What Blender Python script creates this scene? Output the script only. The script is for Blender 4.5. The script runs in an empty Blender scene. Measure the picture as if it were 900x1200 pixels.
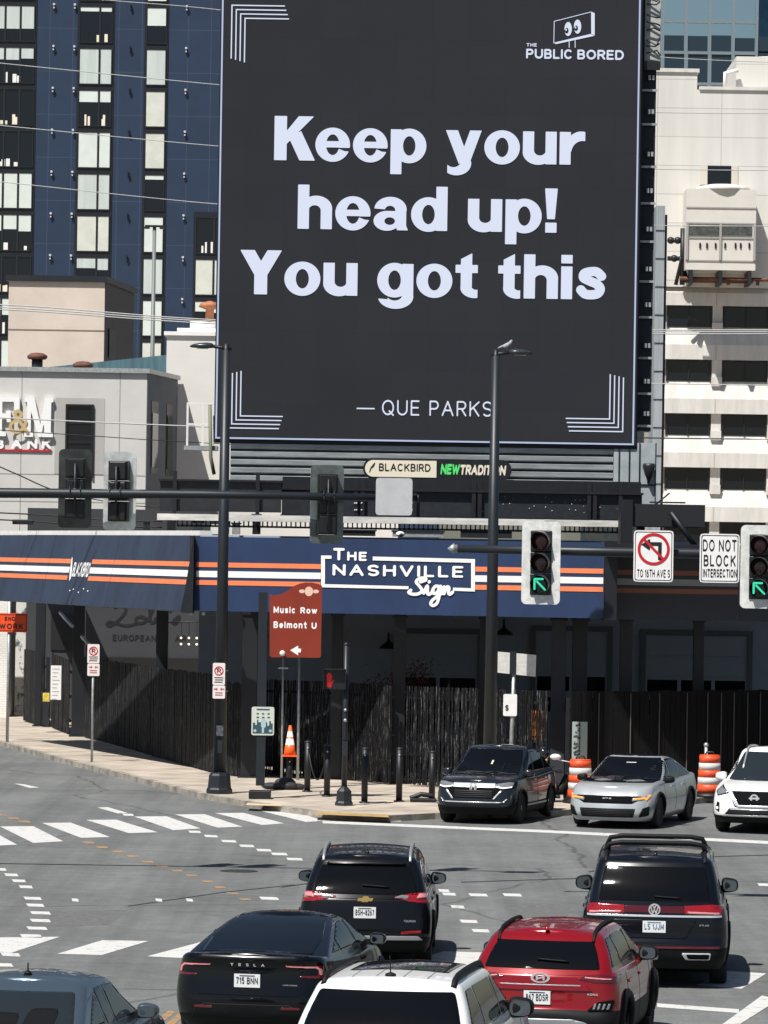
import bpy, bmesh, math, random
import numpy as np
from mathutils import Vector, Matrix
from mathutils.bvhtree import BVHTree
random.seed(7)
SC = bpy.context.scene
COL = SC.collection
V = Vector
# ---------------------------------------------------------------- camera, sky, sun, exposure
F, CH, U0, V0, ROLL = 5000.0, 5.7, 450.0, 651.0, math.radians(0.9)
CR, SR = math.cos(ROLL), math.sin(ROLL)
cam = bpy.data.cameras.new('camera')
cam.sensor_fit = 'VERTICAL'; cam.sensor_height = 36.0; cam.lens = F * 36.0 / 1200.0
cam.shift_y = (V0 - 600.0) / 1200.0
cam.clip_start = 1.0; cam.clip_end = 5000.0
co = bpy.data.objects.new('camera', cam); COL.objects.link(co)
co.matrix_world = Matrix.Translation((0, 0, CH)) @ Matrix.Rotation(math.radians(90), 4, 'X') @ Matrix.Rotation(ROLL, 4, 'Z')
SC.camera = co
TOSUN = V((-0.36, -0.52, 1.0)).normalized()
w = bpy.data.worlds.new("World"); SC.world = w; w.use_nodes = True
nt = w.node_tree
sky = nt.nodes.new('ShaderNodeTexSky'); sky.sky_type = 'NISHITA'; sky.sun_disc = False
sky.sun_elevation = math.asin(TOSUN.z); sky.sun_rotation = math.atan2(TOSUN.x, TOSUN.y) % (2 * math.pi)
sky.air_density = 1.0; sky.dust_density = 1.0; sky.ozone_density = 1.0
nt.links.new(sky.outputs[0], nt.nodes['Background'].inputs[0])
nt.nodes['Background'].inputs[1].default_value = 0.05
sl = bpy.data.lights.new('sun', 'SUN'); sl.energy = 5.0; sl.angle = math.radians(0.53); sl.color = (1.0, 0.968, 0.915)
so = bpy.data.objects.new('sun', sl); COL.objects.link(so)
so.rotation_euler = (-TOSUN).to_track_quat('-Z', 'Y').to_euler(); so.location = (-40, -40, 120)
vs = SC.view_settings
vs.view_transform = 'Standard'; vs.look = 'None'; vs.exposure = 0.34; vs.gamma = 1.0; vs.use_curve_mapping = False
SC.render.engine = 'CYCLES'
SC.cycles.max_bounces = 6; SC.cycles.use_denoising = True
SC.cycles.caustics_reflective = False; SC.cycles.caustics_refractive = False

# ---------------------------------------------------------------- where a point of the photograph stands in the place
def at(u, v, Y):
    dx, dy = u - U0, V0 - v
    return V((Y * (dx * CR - dy * SR) / F, Y, CH + Y * (dx * SR + dy * CR) / F))
def gnd(u, v, z=0.0):
    dx, dy = u - U0, V0 - v
    Y = -(CH - z) * F / (dx * SR + dy * CR)
    return V((Y * (dx * CR - dy * SR) / F, Y, z))

# ---------------------------------------------------------------- materials
MATS = {}
def mat(name, col, rough=0.6, metal=0.0, var=0.0, scale=4.0, bump=0.0, bscale=None, spec=0.5, coat=0.0, emit=None, es=1.0, trans=0.0, col2=None, stretch=None, detail=4.0, ramp=(0.35, 0.65), flake=0):
    if name in MATS: return MATS[name]
    m = bpy.data.materials.new(name); m.use_nodes = True; MATS[name] = m
    n = m.node_tree.nodes; L = m.node_tree.links
    b = n['Principled BSDF']
    b.inputs['Base Color'].default_value = (*col, 1); b.inputs['Roughness'].default_value = rough
    b.inputs['Metallic'].default_value = metal; b.inputs['Specular IOR Level'].default_value = spec
    b.inputs['Coat Weight'].default_value = coat; b.inputs['Coat Roughness'].default_value = 0.03
    b.inputs['Transmission Weight'].default_value = trans
    if emit:
        b.inputs['Emission Color'].default_value = (*emit, 1); b.inputs['Emission Strength'].default_value = es
    if var or bump or col2:
        tc = n.new('ShaderNodeTexCoord'); src = tc.outputs['Object']
        if stretch:
            mp = n.new('ShaderNodeMapping'); mp.inputs['Scale'].default_value = stretch
            L.new(src, mp.inputs['Vector']); src = mp.outputs[0]
        nz = n.new('ShaderNodeTexNoise'); nz.inputs['Scale'].default_value = scale; nz.inputs['Detail'].default_value = detail
        nz.inputs['Roughness'].default_value = 0.65
        L.new(src, nz.inputs['Vector'])
        if var or col2:
            r = n.new('ShaderNodeValToRGB')
            c1 = tuple(c * (1 - var) for c in col); c2 = col2 or tuple(min(1, c * (1 + var)) for c in col)
            r.color_ramp.elements[0].color = (*c1, 1); r.color_ramp.elements[1].color = (*c2, 1)
            r.color_ramp.elements[0].position = ramp[0]; r.color_ramp.elements[1].position = ramp[1]
            L.new(nz.outputs[0], r.inputs[0]); L.new(r.outputs[0], b.inputs['Base Color'])
        if bump:
            nb = nz
            if bscale:
                nb = n.new('ShaderNodeTexNoise'); nb.inputs['Scale'].default_value = bscale; nb.inputs['Detail'].default_value = 3
                L.new(src, nb.inputs['Vector'])
            bp = n.new('ShaderNodeBump'); bp.inputs['Strength'].default_value = bump; bp.inputs['Distance'].default_value = 0.02
            L.new(nb.outputs[0], bp.inputs['Height']); L.new(bp.outputs[0], b.inputs['Normal'])
    return m

# ---------------------------------------------------------------- objects
ORG = {}
def tag(o, label=None, cat=None, group=None, kind=None):
    if label: o['label'] = label
    if cat: o['category'] = cat
    if group: o['group'] = group
    if kind: o['kind'] = kind
    return o
def thing(name, label, cat, loc=(0, 0, 0), group=None):
    o = bpy.data.objects.new(name, None); COL.objects.link(o); o.location = loc; o.empty_display_size = 0.2
    ORG[o.name] = V(loc)
    return tag(o, label, cat, group)
def kids(o): return [c for c in bpy.data.objects if c.parent == o]
def copy_tree(o, parent=None):
    c = o.copy(); COL.objects.link(c); c.parent = parent
    ORG[c.name] = ORG.get(o.name, V((0, 0, 0)))
    for ch in o.children: copy_tree(ch, c)
    return c
class MB:
    def __init__(s): s.v = []; s.f = []; s.m = []; s.sm = []
    def add(s, vs, fs, mi=0, smooth=False):
        k = len(s.v); s.v += [tuple(p) for p in vs]
        for f in fs: s.f.append(tuple(i + k for i in f)); s.m.append(mi); s.sm.append(smooth)
        return s
    def hexa(s, a, mi=0):  # 8 corners: bottom ring 0-3 then top ring 4-7
        return s.add(a, [(3, 2, 1, 0), (4, 5, 6, 7), (0, 1, 5, 4), (1, 2, 6, 5), (2, 3, 7, 6), (3, 0, 4, 7)], mi)
    def box(s, lo, hi, mi=0):
        (x0, y0, z0), (x1, y1, z1) = lo, hi
        return s.hexa([(x0, y0, z0), (x1, y0, z0), (x1, y1, z0), (x0, y1, z0), (x0, y0, z1), (x1, y0, z1), (x1, y1, z1), (x0, y1, z1)], mi)
    def slab(s, p0, p1, z0, z1, d, mi=0):  # upright board from p0 to p1 (plan), depth d behind it
        p0 = V(p0[:2]); p1 = V(p1[:2]); n = (p1 - p0).normalized(); n = V((-n.y, n.x)) * d
        q = [p0, p1, p1 + n, p0 + n]
        return s.hexa([(a.x, a.y, z0) for a in q] + [(a.x, a.y, z1) for a in q], mi)
    def cyl(s, p0, p1, r0, r1=None, n=14, mi=0, cap=True):
        p0 = V(p0); p1 = V(p1); r1 = r0 if r1 is None else r1
        d = (p1 - p0).normalized(); a = d.orthogonal().normalized(); b = d.cross(a)
        vs = [p + (a * math.cos(t) + b * math.sin(t)) * r for p, r in ((p0, r0), (p1, r1)) for t in [2 * math.pi * i / n for i in range(n)]]
        s.add(vs, [(i, (i + 1) % n, n + (i + 1) % n, n + i) for i in range(n)], mi, True)
        if cap: s.add(vs, [tuple(range(n))[::-1], tuple(range(n, 2 * n))], mi)
        return s
    def tube(s, pts, r, n=8, mi=0):
        pts = [V(p) for p in pts]; rs = r if isinstance(r, (list, tuple)) else [r] * len(pts)
        rings = []; a = None
        for i, p in enumerate(pts):
            d = (pts[min(i + 1, len(pts) - 1)] - pts[max(i - 1, 0)]).normalized()
            a = d.orthogonal().normalized() if a is None else (a - d * a.dot(d)).normalized()
            b = d.cross(a)
            rings.append([p + (a * math.cos(2 * math.pi * k / n) + b * math.sin(2 * math.pi * k / n)) * rs[i] for k in range(n)])
        vs = [q for R in rings for q in R]
        fs = [(i * n + k, i * n + (k + 1) % n, (i + 1) * n + (k + 1) % n, (i + 1) * n + k) for i in range(len(pts) - 1) for k in range(n)]
        s.add(vs, fs, mi, True); e = len(vs)
        return s.add(vs, [tuple(range(n))[::-1], tuple(range(e - n, e))], mi)
    def lathe(s, prof, c=(0, 0, 0), n=20, mi=0, axis='z', smooth=True):
        c = V(c); vs = []
        for r, h in prof:
            for k in range(n):
                t = 2 * math.pi * k / n; x, y = r * math.cos(t), r * math.sin(t)
                vs.append(c + (V((x, y, h)) if axis == 'z' else V((x, h, y)) if axis == 'y' else V((h, x, y))))
        fs = [(i * n + k, i * n + (k + 1) % n, (i + 1) * n + (k + 1) % n, (i + 1) * n + k) for i in range(len(prof) - 1) for k in range(n)]
        s.add(vs, fs, mi, smooth); e = len(vs)
        return s.add(vs, [tuple(range(n))[::-1], tuple(range(e - n, e))], mi)
    def prism(s, poly, o, ex, ey, d, mi=0):  # polygon (2d) in plane o+ex*x+ey*y, thickness vector d
        o, ex, ey, d = V(o), V(ex), V(ey), V(d); n = len(poly)
        vs = [o + ex * x + ey * y for x, y in poly]; vs += [p + d for p in vs]
        return s.add(vs, [tuple(range(n)), tuple(range(2 * n - 1, n - 1, -1))] + [(i, i + n, (i + 1) % n + n, (i + 1) % n) for i in range(n)], mi)
    def ball(s, c, r, n=14, m=9, mi=0):
        c = V(c); r = V(r) if not isinstance(r, (int, float)) else V((r, r, r)); vs = []
        for i in range(m + 1):
            ph = math.pi * i / m
            for k in range(n):
                t = 2 * math.pi * k / n
                vs.append(c + V((r.x * math.sin(ph) * math.cos(t), r.y * math.sin(ph) * math.sin(t), -r.z * math.cos(ph))))
        return s.add(vs, [(i * n + k, i * n + (k + 1) % n, (i + 1) * n + (k + 1) % n, (i + 1) * n + k) for i in range(m) for k in range(n)], mi, True)
    def build(s, name, mats, parent=None, label=None, bevel=0.0, recalc=True):
        off = V((0, 0, 0))
        if parent is not None:
            p = parent
            while p.parent is not None: p = p.parent
            off = ORG.get(p.name, V((0, 0, 0)))
        me = bpy.data.meshes.new(name)
        me.from_pydata([(x - off.x, y - off.y, z - off.z) for x, y, z in s.v], [], s.f)
        me.polygons.foreach_set('material_index', s.m); me.polygons.foreach_set('use_smooth', s.sm)
        for m in (mats if isinstance(mats, (list, tuple)) else [mats]): me.materials.append(m)
        if recalc:
            bm = bmesh.new(); bm.from_mesh(me); bmesh.ops.remove_doubles(bm, verts=bm.verts, dist=1e-5)
            bmesh.ops.recalc_face_normals(bm, faces=bm.faces); bm.to_mesh(me); bm.free()
        me.update()
        o = bpy.data.objects.new(name, me); COL.objects.link(o); o.parent = parent
        if label: o['label'] = label
        if bevel:
            md = o.modifiers.new('bevel', 'BEVEL'); md.width = bevel; md.segments = 2; md.limit_method = 'ANGLE'
        return o

# ---------------------------------------------------------------- flat shapes from distance fields (lettering, emblems, panes)
def ell(x, y, cx, cy, rx, ry): return (np.sqrt(((x - cx) / rx) ** 2 + ((y - cy) / ry) ** 2) - 1) * min(rx, ry)
def bx(x, y, x0, y0, x1, y1): return np.maximum(np.maximum(x0 - x, x - x1), np.maximum(y0 - y, y - y1))
def conv(x, y, *p):
    a = sum(p[i][0] * p[(i + 1) % len(p)][1] - p[(i + 1) % len(p)][0] * p[i][1] for i in range(len(p)))
    if a < 0: p = p[::-1]
    r = None
    for i in range(len(p)):
        (ax, ay), (bx_, by) = p[i], p[(i + 1) % len(p)]; dx, dy = bx_ - ax, by - ay; l = math.hypot(dx, dy)
        d = ((x - ax) * dy - (y - ay) * dx) / l
        r = d if r is None else np.maximum(r, d)
    return r
def seg(x, y, ax, ay, bx_, by):
    dx, dy = bx_ - ax, by - ay; t = np.clip(((x - ax) * dx + (y - ay) * dy) / (dx * dx + dy * dy + 1e-12), 0, 1)
    return np.hypot(x - ax - t * dx, y - ay - t * dy)
def pline(x, y, pts):
    r = None
    for a, b in zip(pts[:-1], pts[1:]):
        d = seg(x, y, *a, *b); r = d if r is None else np.minimum(r, d)
    return r
def polyd(x, y, p):  # signed distance to any polygon
    d = pline(x, y, list(p) + [p[0]]); ins = np.zeros(np.shape(x), bool)
    for (ax, ay), (bx_, by) in zip(p, p[1:] + p[:1]):
        c = ((ay > y) != (by > y)) & (x < (bx_ - ax) * (y - ay) / ((by - ay) if by != ay else 1e-12) + ax)
        ins ^= c
    return np.where(ins, -d, d)
def rrect(x, y, x0, y0, x1, y1, r):
    qx = np.abs(x - (x0 + x1) / 2) - (x1 - x0) / 2 + r; qy = np.abs(y - (y0 + y1) / 2) - (y1 - y0) / 2 + r
    return np.hypot(np.maximum(qx, 0), np.maximum(qy, 0)) + np.minimum(np.maximum(qx, qy), 0) - r
Un = lambda *a: np.minimum.reduce(a)
In = lambda *a: np.maximum.reduce(a)
def march(fn, x0, y0, x1, y1, res, runs=True):
    nx, ny = max(2, int(math.ceil((x1 - x0) / res))), max(2, int(math.ceil((y1 - y0) / res)))
    xs, ys = np.linspace(x0, x1, nx + 1), np.linspace(y0, y1, ny + 1)
    X, Y = np.meshgrid(xs, ys); D = fn(X, Y) + 1e-9
    vs, fs, key = [], [], {}
    def vid(k, p):
        if k not in key: key[k] = len(vs); vs.append(p)
        return key[k]
    def corner(i, j): return vid((i, j), (xs[i], ys[j]))
    def edge(i, j, i2, j2):
        a, b = D[j, i], D[j2, i2]; t = a / (a - b)
        return vid((min(i, i2), min(j, j2), i == i2), (xs[i] + t * (xs[i2] - xs[i]), ys[j] + t * (ys[j2] - ys[j])))
    S = D < 0
    for j in range(ny):
        i = 0
        while i < nx:
            c = ((i, j), (i + 1, j), (i + 1, j + 1), (i, j + 1)); ins = [S[b, a] for a, b in c]
            if all(ins):
                k = i
                if runs:
                    while k + 1 < nx and S[j, k + 2] and S[j + 1, k + 2]: k += 1
                fs.append((corner(i, j), corner(k + 1, j), corner(k + 1, j + 1), corner(i, j + 1))); i = k + 1; continue
            if any(ins):
                if ins == [True, False, True, False] or ins == [False, True, False, True]:
                    for q in range(4):
                        if ins[q]: fs.append((edge(*c[q - 1], *c[q]), corner(*c[q]), edge(*c[q], *c[(q + 1) % 4])))
                else:
                    p = []
                    for q in range(4):
                        if ins[q]: p.append(corner(*c[q]))
                        if ins[q] != ins[(q + 1) % 4]: p.append(edge(*c[q], *c[(q + 1) % 4]))
                    fs.append(tuple(p))
            i += 1
    return vs, fs
def flat(mb, fn, box, res, o, ex=(1, 0, 0), ey=(0, 0, 1), mi=0):
    vs, fs = march(fn, *box, res); o, ex, ey = V(o), V(ex), V(ey)
    mb.add([o + ex * x + ey * y for x, y in vs], fs, mi); return mb

def arc(cx, cy, rx, ry, a0, a1, n=10):
    return [(cx + rx * math.cos(math.radians(a0 + (a1 - a0) * i / n)), cy + ry * math.sin(math.radians(a0 + (a1 - a0) * i / n))) for i in range(n + 1)]
_S = arc(.5, .75, .5, .25, 35, 270) + arc(.5, .25, .5, .25, 90, -145)
GL = {  # stroke letters in a unit box: (width, strokes)
 'A': (.8, [[(0, 0), (.5, 1), (1, 0)], [(.2, .36), (.8, .36)]]),
 'B': (.62, [[(0, 0), (0, 1), (.6, 1)] + arc(.6, .76, .34, .24, 90, -90) + [(0, .52)], [(0, 0), (.65, 0)] + arc(.65, .26, .35, .26, -90, 90) + [(0, .52)]]),
 'C': (.74, [arc(.5, .5, .5, .5, 48, 312, 18)]),
 'D': (.72, [[(0, 0), (0, 1), (.45, 1)] + arc(.45, .5, .55, .5, 90, -90, 14) + [(0, 0)]]),
 'E': (.56, [[(1, 0), (0, 0), (0, 1), (1, 1)], [(0, .52), (.9, .52)]]),
 'F': (.54, [[(0, 0), (0, 1), (1, 1)], [(0, .52), (.9, .52)]]),
 'G': (.76, [arc(.5, .5, .5, .5, 45, 360, 18) + [(1, .48), (.6, .48)]]),
 'H': (.7, [[(0, 0), (0, 1)], [(1, 0), (1, 1)], [(0, .52), (1, .52)]]),
 'I': (.0, [[(.5, 0), (.5, 1)]]),
 'J': (.5, [[(1, 1), (1, .3)] + arc(.5, .3, .5, .3, 0, -180)]),
 'K': (.66, [[(0, 0), (0, 1)], [(1, 1), (0, .4)], [(.35, .6), (1, 0)]]),
 'L': (.52, [[(0, 1), (0, 0), (1, 0)]]),
 'M': (.84, [[(0, 0), (0, 1), (.5, .15), (1, 1), (1, 0)]]),
 'N': (.72, [[(0, 0), (0, 1), (1, 0), (1, 1)]]),
 'O': (.82, [arc(.5, .5, .5, .5, 0, 360, 24)]),
 'P': (.6, [[(0, 0), (0, 1), (.6, 1)] + arc(.6, .73, .4, .27, 90, -90) + [(0, .46)]]),
 'Q': (.82, [arc(.5, .5, .5, .5, 0, 360, 24), [(.62, .25), (1, -.05)]]),
 'R': (.64, [[(0, 0), (0, 1), (.6, 1)] + arc(.6, .74, .38, .26, 90, -90) + [(0, .48)], [(.5, .48), (1, 0)]]),
 'S': (.62, [_S]),
 'T': (.66, [[(0, 1), (1, 1)], [(.5, 0), (.5, 1)]]),
 'U': (.7, [[(0, 1), (0, .36)] + arc(.5, .36, .5, .36, 180, 360, 12) + [(1, 1)]]),
 'V': (.76, [[(0, 1), (.5, 0), (1, 1)]]),
 'W': (1.05, [[(0, 1), (.25, 0), (.5, .9), (.75, 0), (1, 1)]]),
 'X': (.7, [[(0, 0), (1, 1)], [(0, 1), (1, 0)]]),
 'Y': (.72, [[(0, 1), (.5, .45), (1, 1)], [(.5, .45), (.5, 0)]]),
 'Z': (.64, [[(0, 1), (1, 1), (0, 0), (1, 0)]]),
 '0': (.56, [arc(.5, .5, .5, .5, 0, 360, 20)]), '1': (.22, [[(0, .8), (1, 1), (1, 0)]]),
 '2': (.56, [arc(.5, .7, .5, .3, 160, -20) + [(0, 0), (1, 0)]]),
 '3': (.54, [arc(.5, .76, .45, .24, 150, -80) , arc(.5, .27, .5, .27, 90, -150)]),
 '4': (.58, [[(.75, 0), (.75, 1), (0, .3), (1, .3)]]), '5': (.54, [[(.9, 1), (.1, 1), (.05, .55)] + arc(.48, .32, .5, .32, 120, -140)]),
 '6': (.56, [arc(.5, .3, .5, .3, 0, 360, 16), [(.02, .35), (.25, .8), (.7, 1)]]), '7': (.54, [[(0, 1), (1, 1), (.35, 0)]]),
 '8': (.56, [arc(.5, .76, .42, .24, 0, 360, 14), arc(.5, .26, .5, .26, 0, 360, 14)]), '9': (.56, [arc(.5, .7, .5, .3, 0, 360, 16), [(.98, .65), (.75, .2), (.3, 0)]]),
 '-': (.5, [[(0, .42), (1, .42)]]), ' ': (.3, []), '.': (.0, [[(.5, 0), (.5, .02)]]), "'": (.0, [[(.5, .8), (.5, 1)]]),
 'u': (.5, [[(0, .7), (0, .25)] + arc(.5, .25, .5, .25, 180, 360) + [(1, .7)], [(1, .7), (1, 0)]]),
 's': (.44, [[(x, y * .7) for x, y in _S]]), 'i': (.0, [[(.5, 0), (.5, .7)], [(.5, .95), (.5, 1)]]),
 'c': (.48, [arc(.5, .35, .5, .35, 50, 310, 14)]), 'o': (.54, [arc(.5, .35, .5, .35, 0, 360, 18)]),
 'w': (.78, [[(0, .7), (.25, 0), (.5, .65), (.75, 0), (1, .7)]]), 'e': (.52, [[(0, .36), (1, .36)] + arc(.5, .35, .5, .35, 0, 310, 16)]),
 'l': (.0, [[(.5, 0), (.5, 1)]]), 'm': (.82, [[(0, 0), (0, .7)], [(0, .45)] + arc(.25, .45, .25, .25, 180, 0) + [(.5, 0)], [(.5, .45)] + arc(.75, .45, .25, .25, 180, 0) + [(1, 0)]]),
 'n': (.5, [[(0, 0), (0, .7)], [(0, .45)] + arc(.5, .45, .5, .25, 180, 0) + [(1, 0)]]),
 't': (.36, [[(.5, 1), (.5, .15)] + arc(.85, .15, .35, .15, 180, 290), [(0, .7), (1, .7)]]),
}
_gc = {}
def glyph(ch, hw, res):
    k = (ch, hw, res)
    if k not in _gc:
        wd, st = GL[ch]; W = wd + 2 * hw
        st = [[(hw + x * wd, hw + y * (1 - 2 * hw)) for x, y in s] for s in st]
        if not st: _gc[k] = (wd, [], [])
        else:
            fn = lambda x, y: Un(*[pline(x, y, s) for s in st]) - hw
            vs, fs = march(fn, -.05, -.12, W + .05, 1.05, res); _gc[k] = (W, vs, fs)
    return _gc[k]
def text(mb, s, o, width, height, hw=.08, gap=.16, ex=(1, 0, 0), ey=(0, 0, 1), mi=0, res=.07, slant=0.0):
    gl = [glyph(c, hw, res) for c in s]
    tot = sum(g[0] for g in gl) + gap * (len(gl) - 1); k = width / tot; o, ex, ey = V(o), V(ex), V(ey); x = 0
    for W, vs, fs in gl:
        mb.add([o + ex * ((px + x + slant * py) * k) + ey * (py * height) for px, py in vs], fs, mi); x += W + gap
    return mb
def text_at(mb, s, u0, v1, u1, v0, Y, **kw):  # baseline runs from (u0, v1); cap height v1 - v0
    return text(mb, s, at(u0, v1, Y), (u1 - u0) * Y / F, (v1 - v0) * Y / F, **kw)
def band(mb, pts, wd, o, ex=(1, 0, 0), ey=(0, 0, 1), mi=0, res=None):  # drawn stroke of width wd along 2d points
    xs, ys = [p[0] for p in pts], [p[1] for p in pts]; h = wd / 2
    return flat(mb, lambda x, y: pline(x, y, pts) - h, (min(xs) - wd, min(ys) - wd, max(xs) + wd, max(ys) + wd), res or wd / 2.5, o, ex, ey, mi)
def smooth_pts(p, n=6):
    out = []
    for i in range(len(p) - 1):
        a, b, c, d = p[max(i - 1, 0)], p[i], p[i + 1], p[min(i + 2, len(p) - 1)]
        for k in range(n):
            t = k / n
            out.append(tuple(.5 * (2 * b[j] + (c[j] - a[j]) * t + (2 * a[j] - 5 * b[j] + 4 * c[j] - d[j]) * t * t + (3 * b[j] - a[j] - 3 * c[j] + d[j]) * t ** 3) for j in range(len(b))))
    return out + [p[-1]]
# ================================================================ materials of the setting
def brick_mat(name, c1, c2, mortar, bw, bh, ms, plane='xz', rough=.7, offset=.0, var=0.12, metal=0.0, rot=0.0, vscale=.6, streak=None):
    m = bpy.data.materials.new(name); m.use_nodes = True; n = m.node_tree.nodes; L = m.node_tree.links; b = n['Principled BSDF']
    b.inputs['Roughness'].default_value = rough; b.inputs['Metallic'].default_value = metal
    tc = n.new('ShaderNodeTexCoord'); mp = n.new('ShaderNodeMapping'); L.new(tc.outputs['Object'], mp.inputs[0])
    if plane == 'xz': mp.inputs['Rotation'].default_value = (math.radians(-90), 0, 0)
    else: mp.inputs['Rotation'].default_value = (0, 0, rot)
    br = n.new('ShaderNodeTexBrick'); L.new(mp.outputs[0], br.inputs['Vector']); br.offset = offset
    for k, v in (('Scale', 1.0), ('Brick Width', bw), ('Row Height', bh), ('Mortar Size', ms), ('Mortar Smooth', .1)): br.inputs[k].default_value = v
    br.inputs['Color1'].default_value = (*c1, 1); br.inputs['Color2'].default_value = (*c2, 1); br.inputs['Mortar'].default_value = (*mortar, 1)
    nz = n.new('ShaderNodeTexNoise'); nz.inputs['Scale'].default_value = vscale; nz.inputs['Detail'].default_value = 6; ms_ = n.new('ShaderNodeMapping'); ms_.inputs['Scale'].default_value = streak or (1, 1, 1); L.new(tc.outputs['Object'], ms_.inputs[0]); L.new(ms_.outputs[0], nz.inputs['Vector'])
    mr = n.new('ShaderNodeMapRange'); mr.inputs[1].default_value = .3; mr.inputs[2].default_value = .7; mr.inputs[3].default_value = 1 - var; mr.inputs[4].default_value = 1 + var
    L.new(nz.outputs[0], mr.inputs[0])
    mx = n.new('ShaderNodeMix'); mx.data_type = 'RGBA'; mx.blend_type = 'MULTIPLY'; mx.inputs[0].default_value = 1
    cb = n.new('ShaderNodeCombineColor'); [L.new(mr.outputs[0], cb.inputs[i]) for i in range(3)]
    L.new(br.outputs[0], mx.inputs[6]); L.new(cb.outputs[0], mx.inputs[7]); L.new(mx.outputs[2], b.inputs['Base Color'])
    return m
def asphalt_mat():
    m = bpy.data.materials.new('asphalt'); m.use_nodes = True; n = m.node_tree.nodes; L = m.node_tree.links; b = n['Principled BSDF']
    b.inputs['Roughness'].default_value = .85; b.inputs['Specular IOR Level'].default_value = .3
    tc = n.new('ShaderNodeTexCoord'); O = tc.outputs['Object']
    def noise(sc, det, st=None, rot=0):
        src = O
        if st:
            mp = n.new('ShaderNodeMapping'); mp.inputs['Scale'].default_value = st; mp.inputs['Rotation'].default_value = (0, 0, rot); L.new(O, mp.inputs[0]); src = mp.outputs[0]
        z = n.new('ShaderNodeTexNoise'); z.inputs['Scale'].default_value = sc; z.inputs['Detail'].default_value = det; z.inputs['Roughness'].default_value = .7; L.new(src, z.inputs['Vector']); return z.outputs[0]
    def rng(s, a, b_, lo, hi):
        r = n.new('ShaderNodeMapRange'); r.inputs[1].default_value = a; r.inputs[2].default_value = b_; r.inputs[3].default_value = lo; r.inputs[4].default_value = hi; L.new(s, r.inputs[0]); return r.outputs[0]
    def mul(a, c):
        k = n.new('ShaderNodeMath'); k.operation = 'MULTIPLY'; L.new(a, k.inputs[0]); L.new(c, k.inputs[1]); return k.outputs[0]
    v = rng(noise(.25, 6), .3, .7, .80, 1.18)
    v = mul(v, rng(noise(22, 3), .25, .75, .74, 1.26))
    v = mul(v, rng(noise(1.0, 3, (1.1, .03, 1), math.radians(-10)), .35, .62, .80, 1.06)); v = mul(v, rng(noise(2.6, 5), .3, .7, .86, 1.12)); v = mul(v, rng(noise(.9, 8), .60, .72, 1.0, .80))
    v = mul(v, rng(noise(1.0, 3, (.05, 1.2, 1), math.radians(4)), .35, .68, .95, 1.03))
    # tar-filled cracks
    ck = n.new('ShaderNodeTexVoronoi'); ck.feature = 'DISTANCE_TO_EDGE'; ck.inputs['Scale'].default_value = .085
    mp = n.new('ShaderNodeMapping'); nzv = n.new('ShaderNodeTexNoise'); nzv.inputs['Scale'].default_value = .35; nzv.inputs['Detail'].default_value = 4; L.new(O, nzv.inputs['Vector'])
    ad = n.new('ShaderNodeMix'); ad.data_type = 'RGBA'; ad.blend_type = 'ADD'; ad.inputs[0].default_value = 1.6; L.new(O, ad.inputs[6]); L.new(nzv.outputs[1], ad.inputs[7]); L.new(ad.outputs[2], ck.inputs['Vector'])
    v = mul(v, rng(ck.outputs['Distance'], .0015, .005, .62, 1.0))
    cr = n.new('ShaderNodeValToRGB'); cr.color_ramp.elements[0].color = (.0, .0, .0, 1); cr.color_ramp.elements[1].color = (.300, .311, .304, 1); cr.color_ramp.elements[1].position = 2.0 / 2.0
    h = n.new('ShaderNodeMath'); h.operation = 'MULTIPLY'; h.inputs[1].default_value = .5; L.new(v, h.inputs[0]); L.new(h.outputs[0], cr.inputs[0])
    L.new(cr.outputs[0], b.inputs['Base Color'])
    bp = n.new('ShaderNodeBump'); bp.inputs['Strength'].default_value = .25; bp.inputs['Distance'].default_value = .01; L.new(noise(60, 3), bp.inputs['Height']); L.new(bp.outputs[0], b.inputs['Normal'])
    return m
def paint_mat(name, col, wear=.42):
    m = bpy.data.materials.new(name); m.use_nodes = True; n = m.node_tree.nodes; L = m.node_tree.links; b = n['Principled BSDF']; b.inputs['Roughness'].default_value = .7
    tc = n.new('ShaderNodeTexCoord'); z = n.new('ShaderNodeTexNoise'); z.inputs['Scale'].default_value = 5; z.inputs['Detail'].default_value = 8; z.inputs['Roughness'].default_value = .75; L.new(tc.outputs['Object'], z.inputs['Vector'])
    r = n.new('ShaderNodeValToRGB'); r.color_ramp.elements[0].position = wear - .06; r.color_ramp.elements[1].position = wear + .05
    r.color_ramp.elements[0].color = (.16, .16, .155, 1); r.color_ramp.elements[1].color = (*col, 1); L.new(z.outputs[0], r.inputs[0]); L.new(r.outputs[0], b.inputs['Base Color'])
    return m
M_black = mat('black_painted_steel', (.006, .007, .010), .5, var=.3, scale=3)
M_dark = mat('dark_powder_coat', (.014, .017, .022), .45, var=.15, scale=2)
M_alu = mat('brushed_aluminium', (.62, .64, .64), .38, .75, var=.25, scale=5)
M_galv = mat('galvanised_steel', (.42, .44, .44), .5, .55, var=.2, scale=9)
M_white = mat('white_paint', (.78, .77, .74), .6, var=.06, scale=2)
M_cream = mat('cream_letter_face', (.80, .74, .60), .5)
M_letter = mat('white_lettering', (.86, .85, .83), .5)
M_inkblk = mat('black_lettering', (.012, .012, .012), .5)
M_inkred = mat('red_lettering', (.55, .012, .02), .45)
M_glassd = mat('dark_window_glass', (.008, .010, .014), .06, spec=.5)
M_signwhite = mat('white_sign_sheeting', (.84, .83, .82), .4, var=.05, scale=6)
LED_W = mat('screen_white_pixels', (.02, .02, .02), .5, emit=(.67, .72, .87), es=.80)

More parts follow.
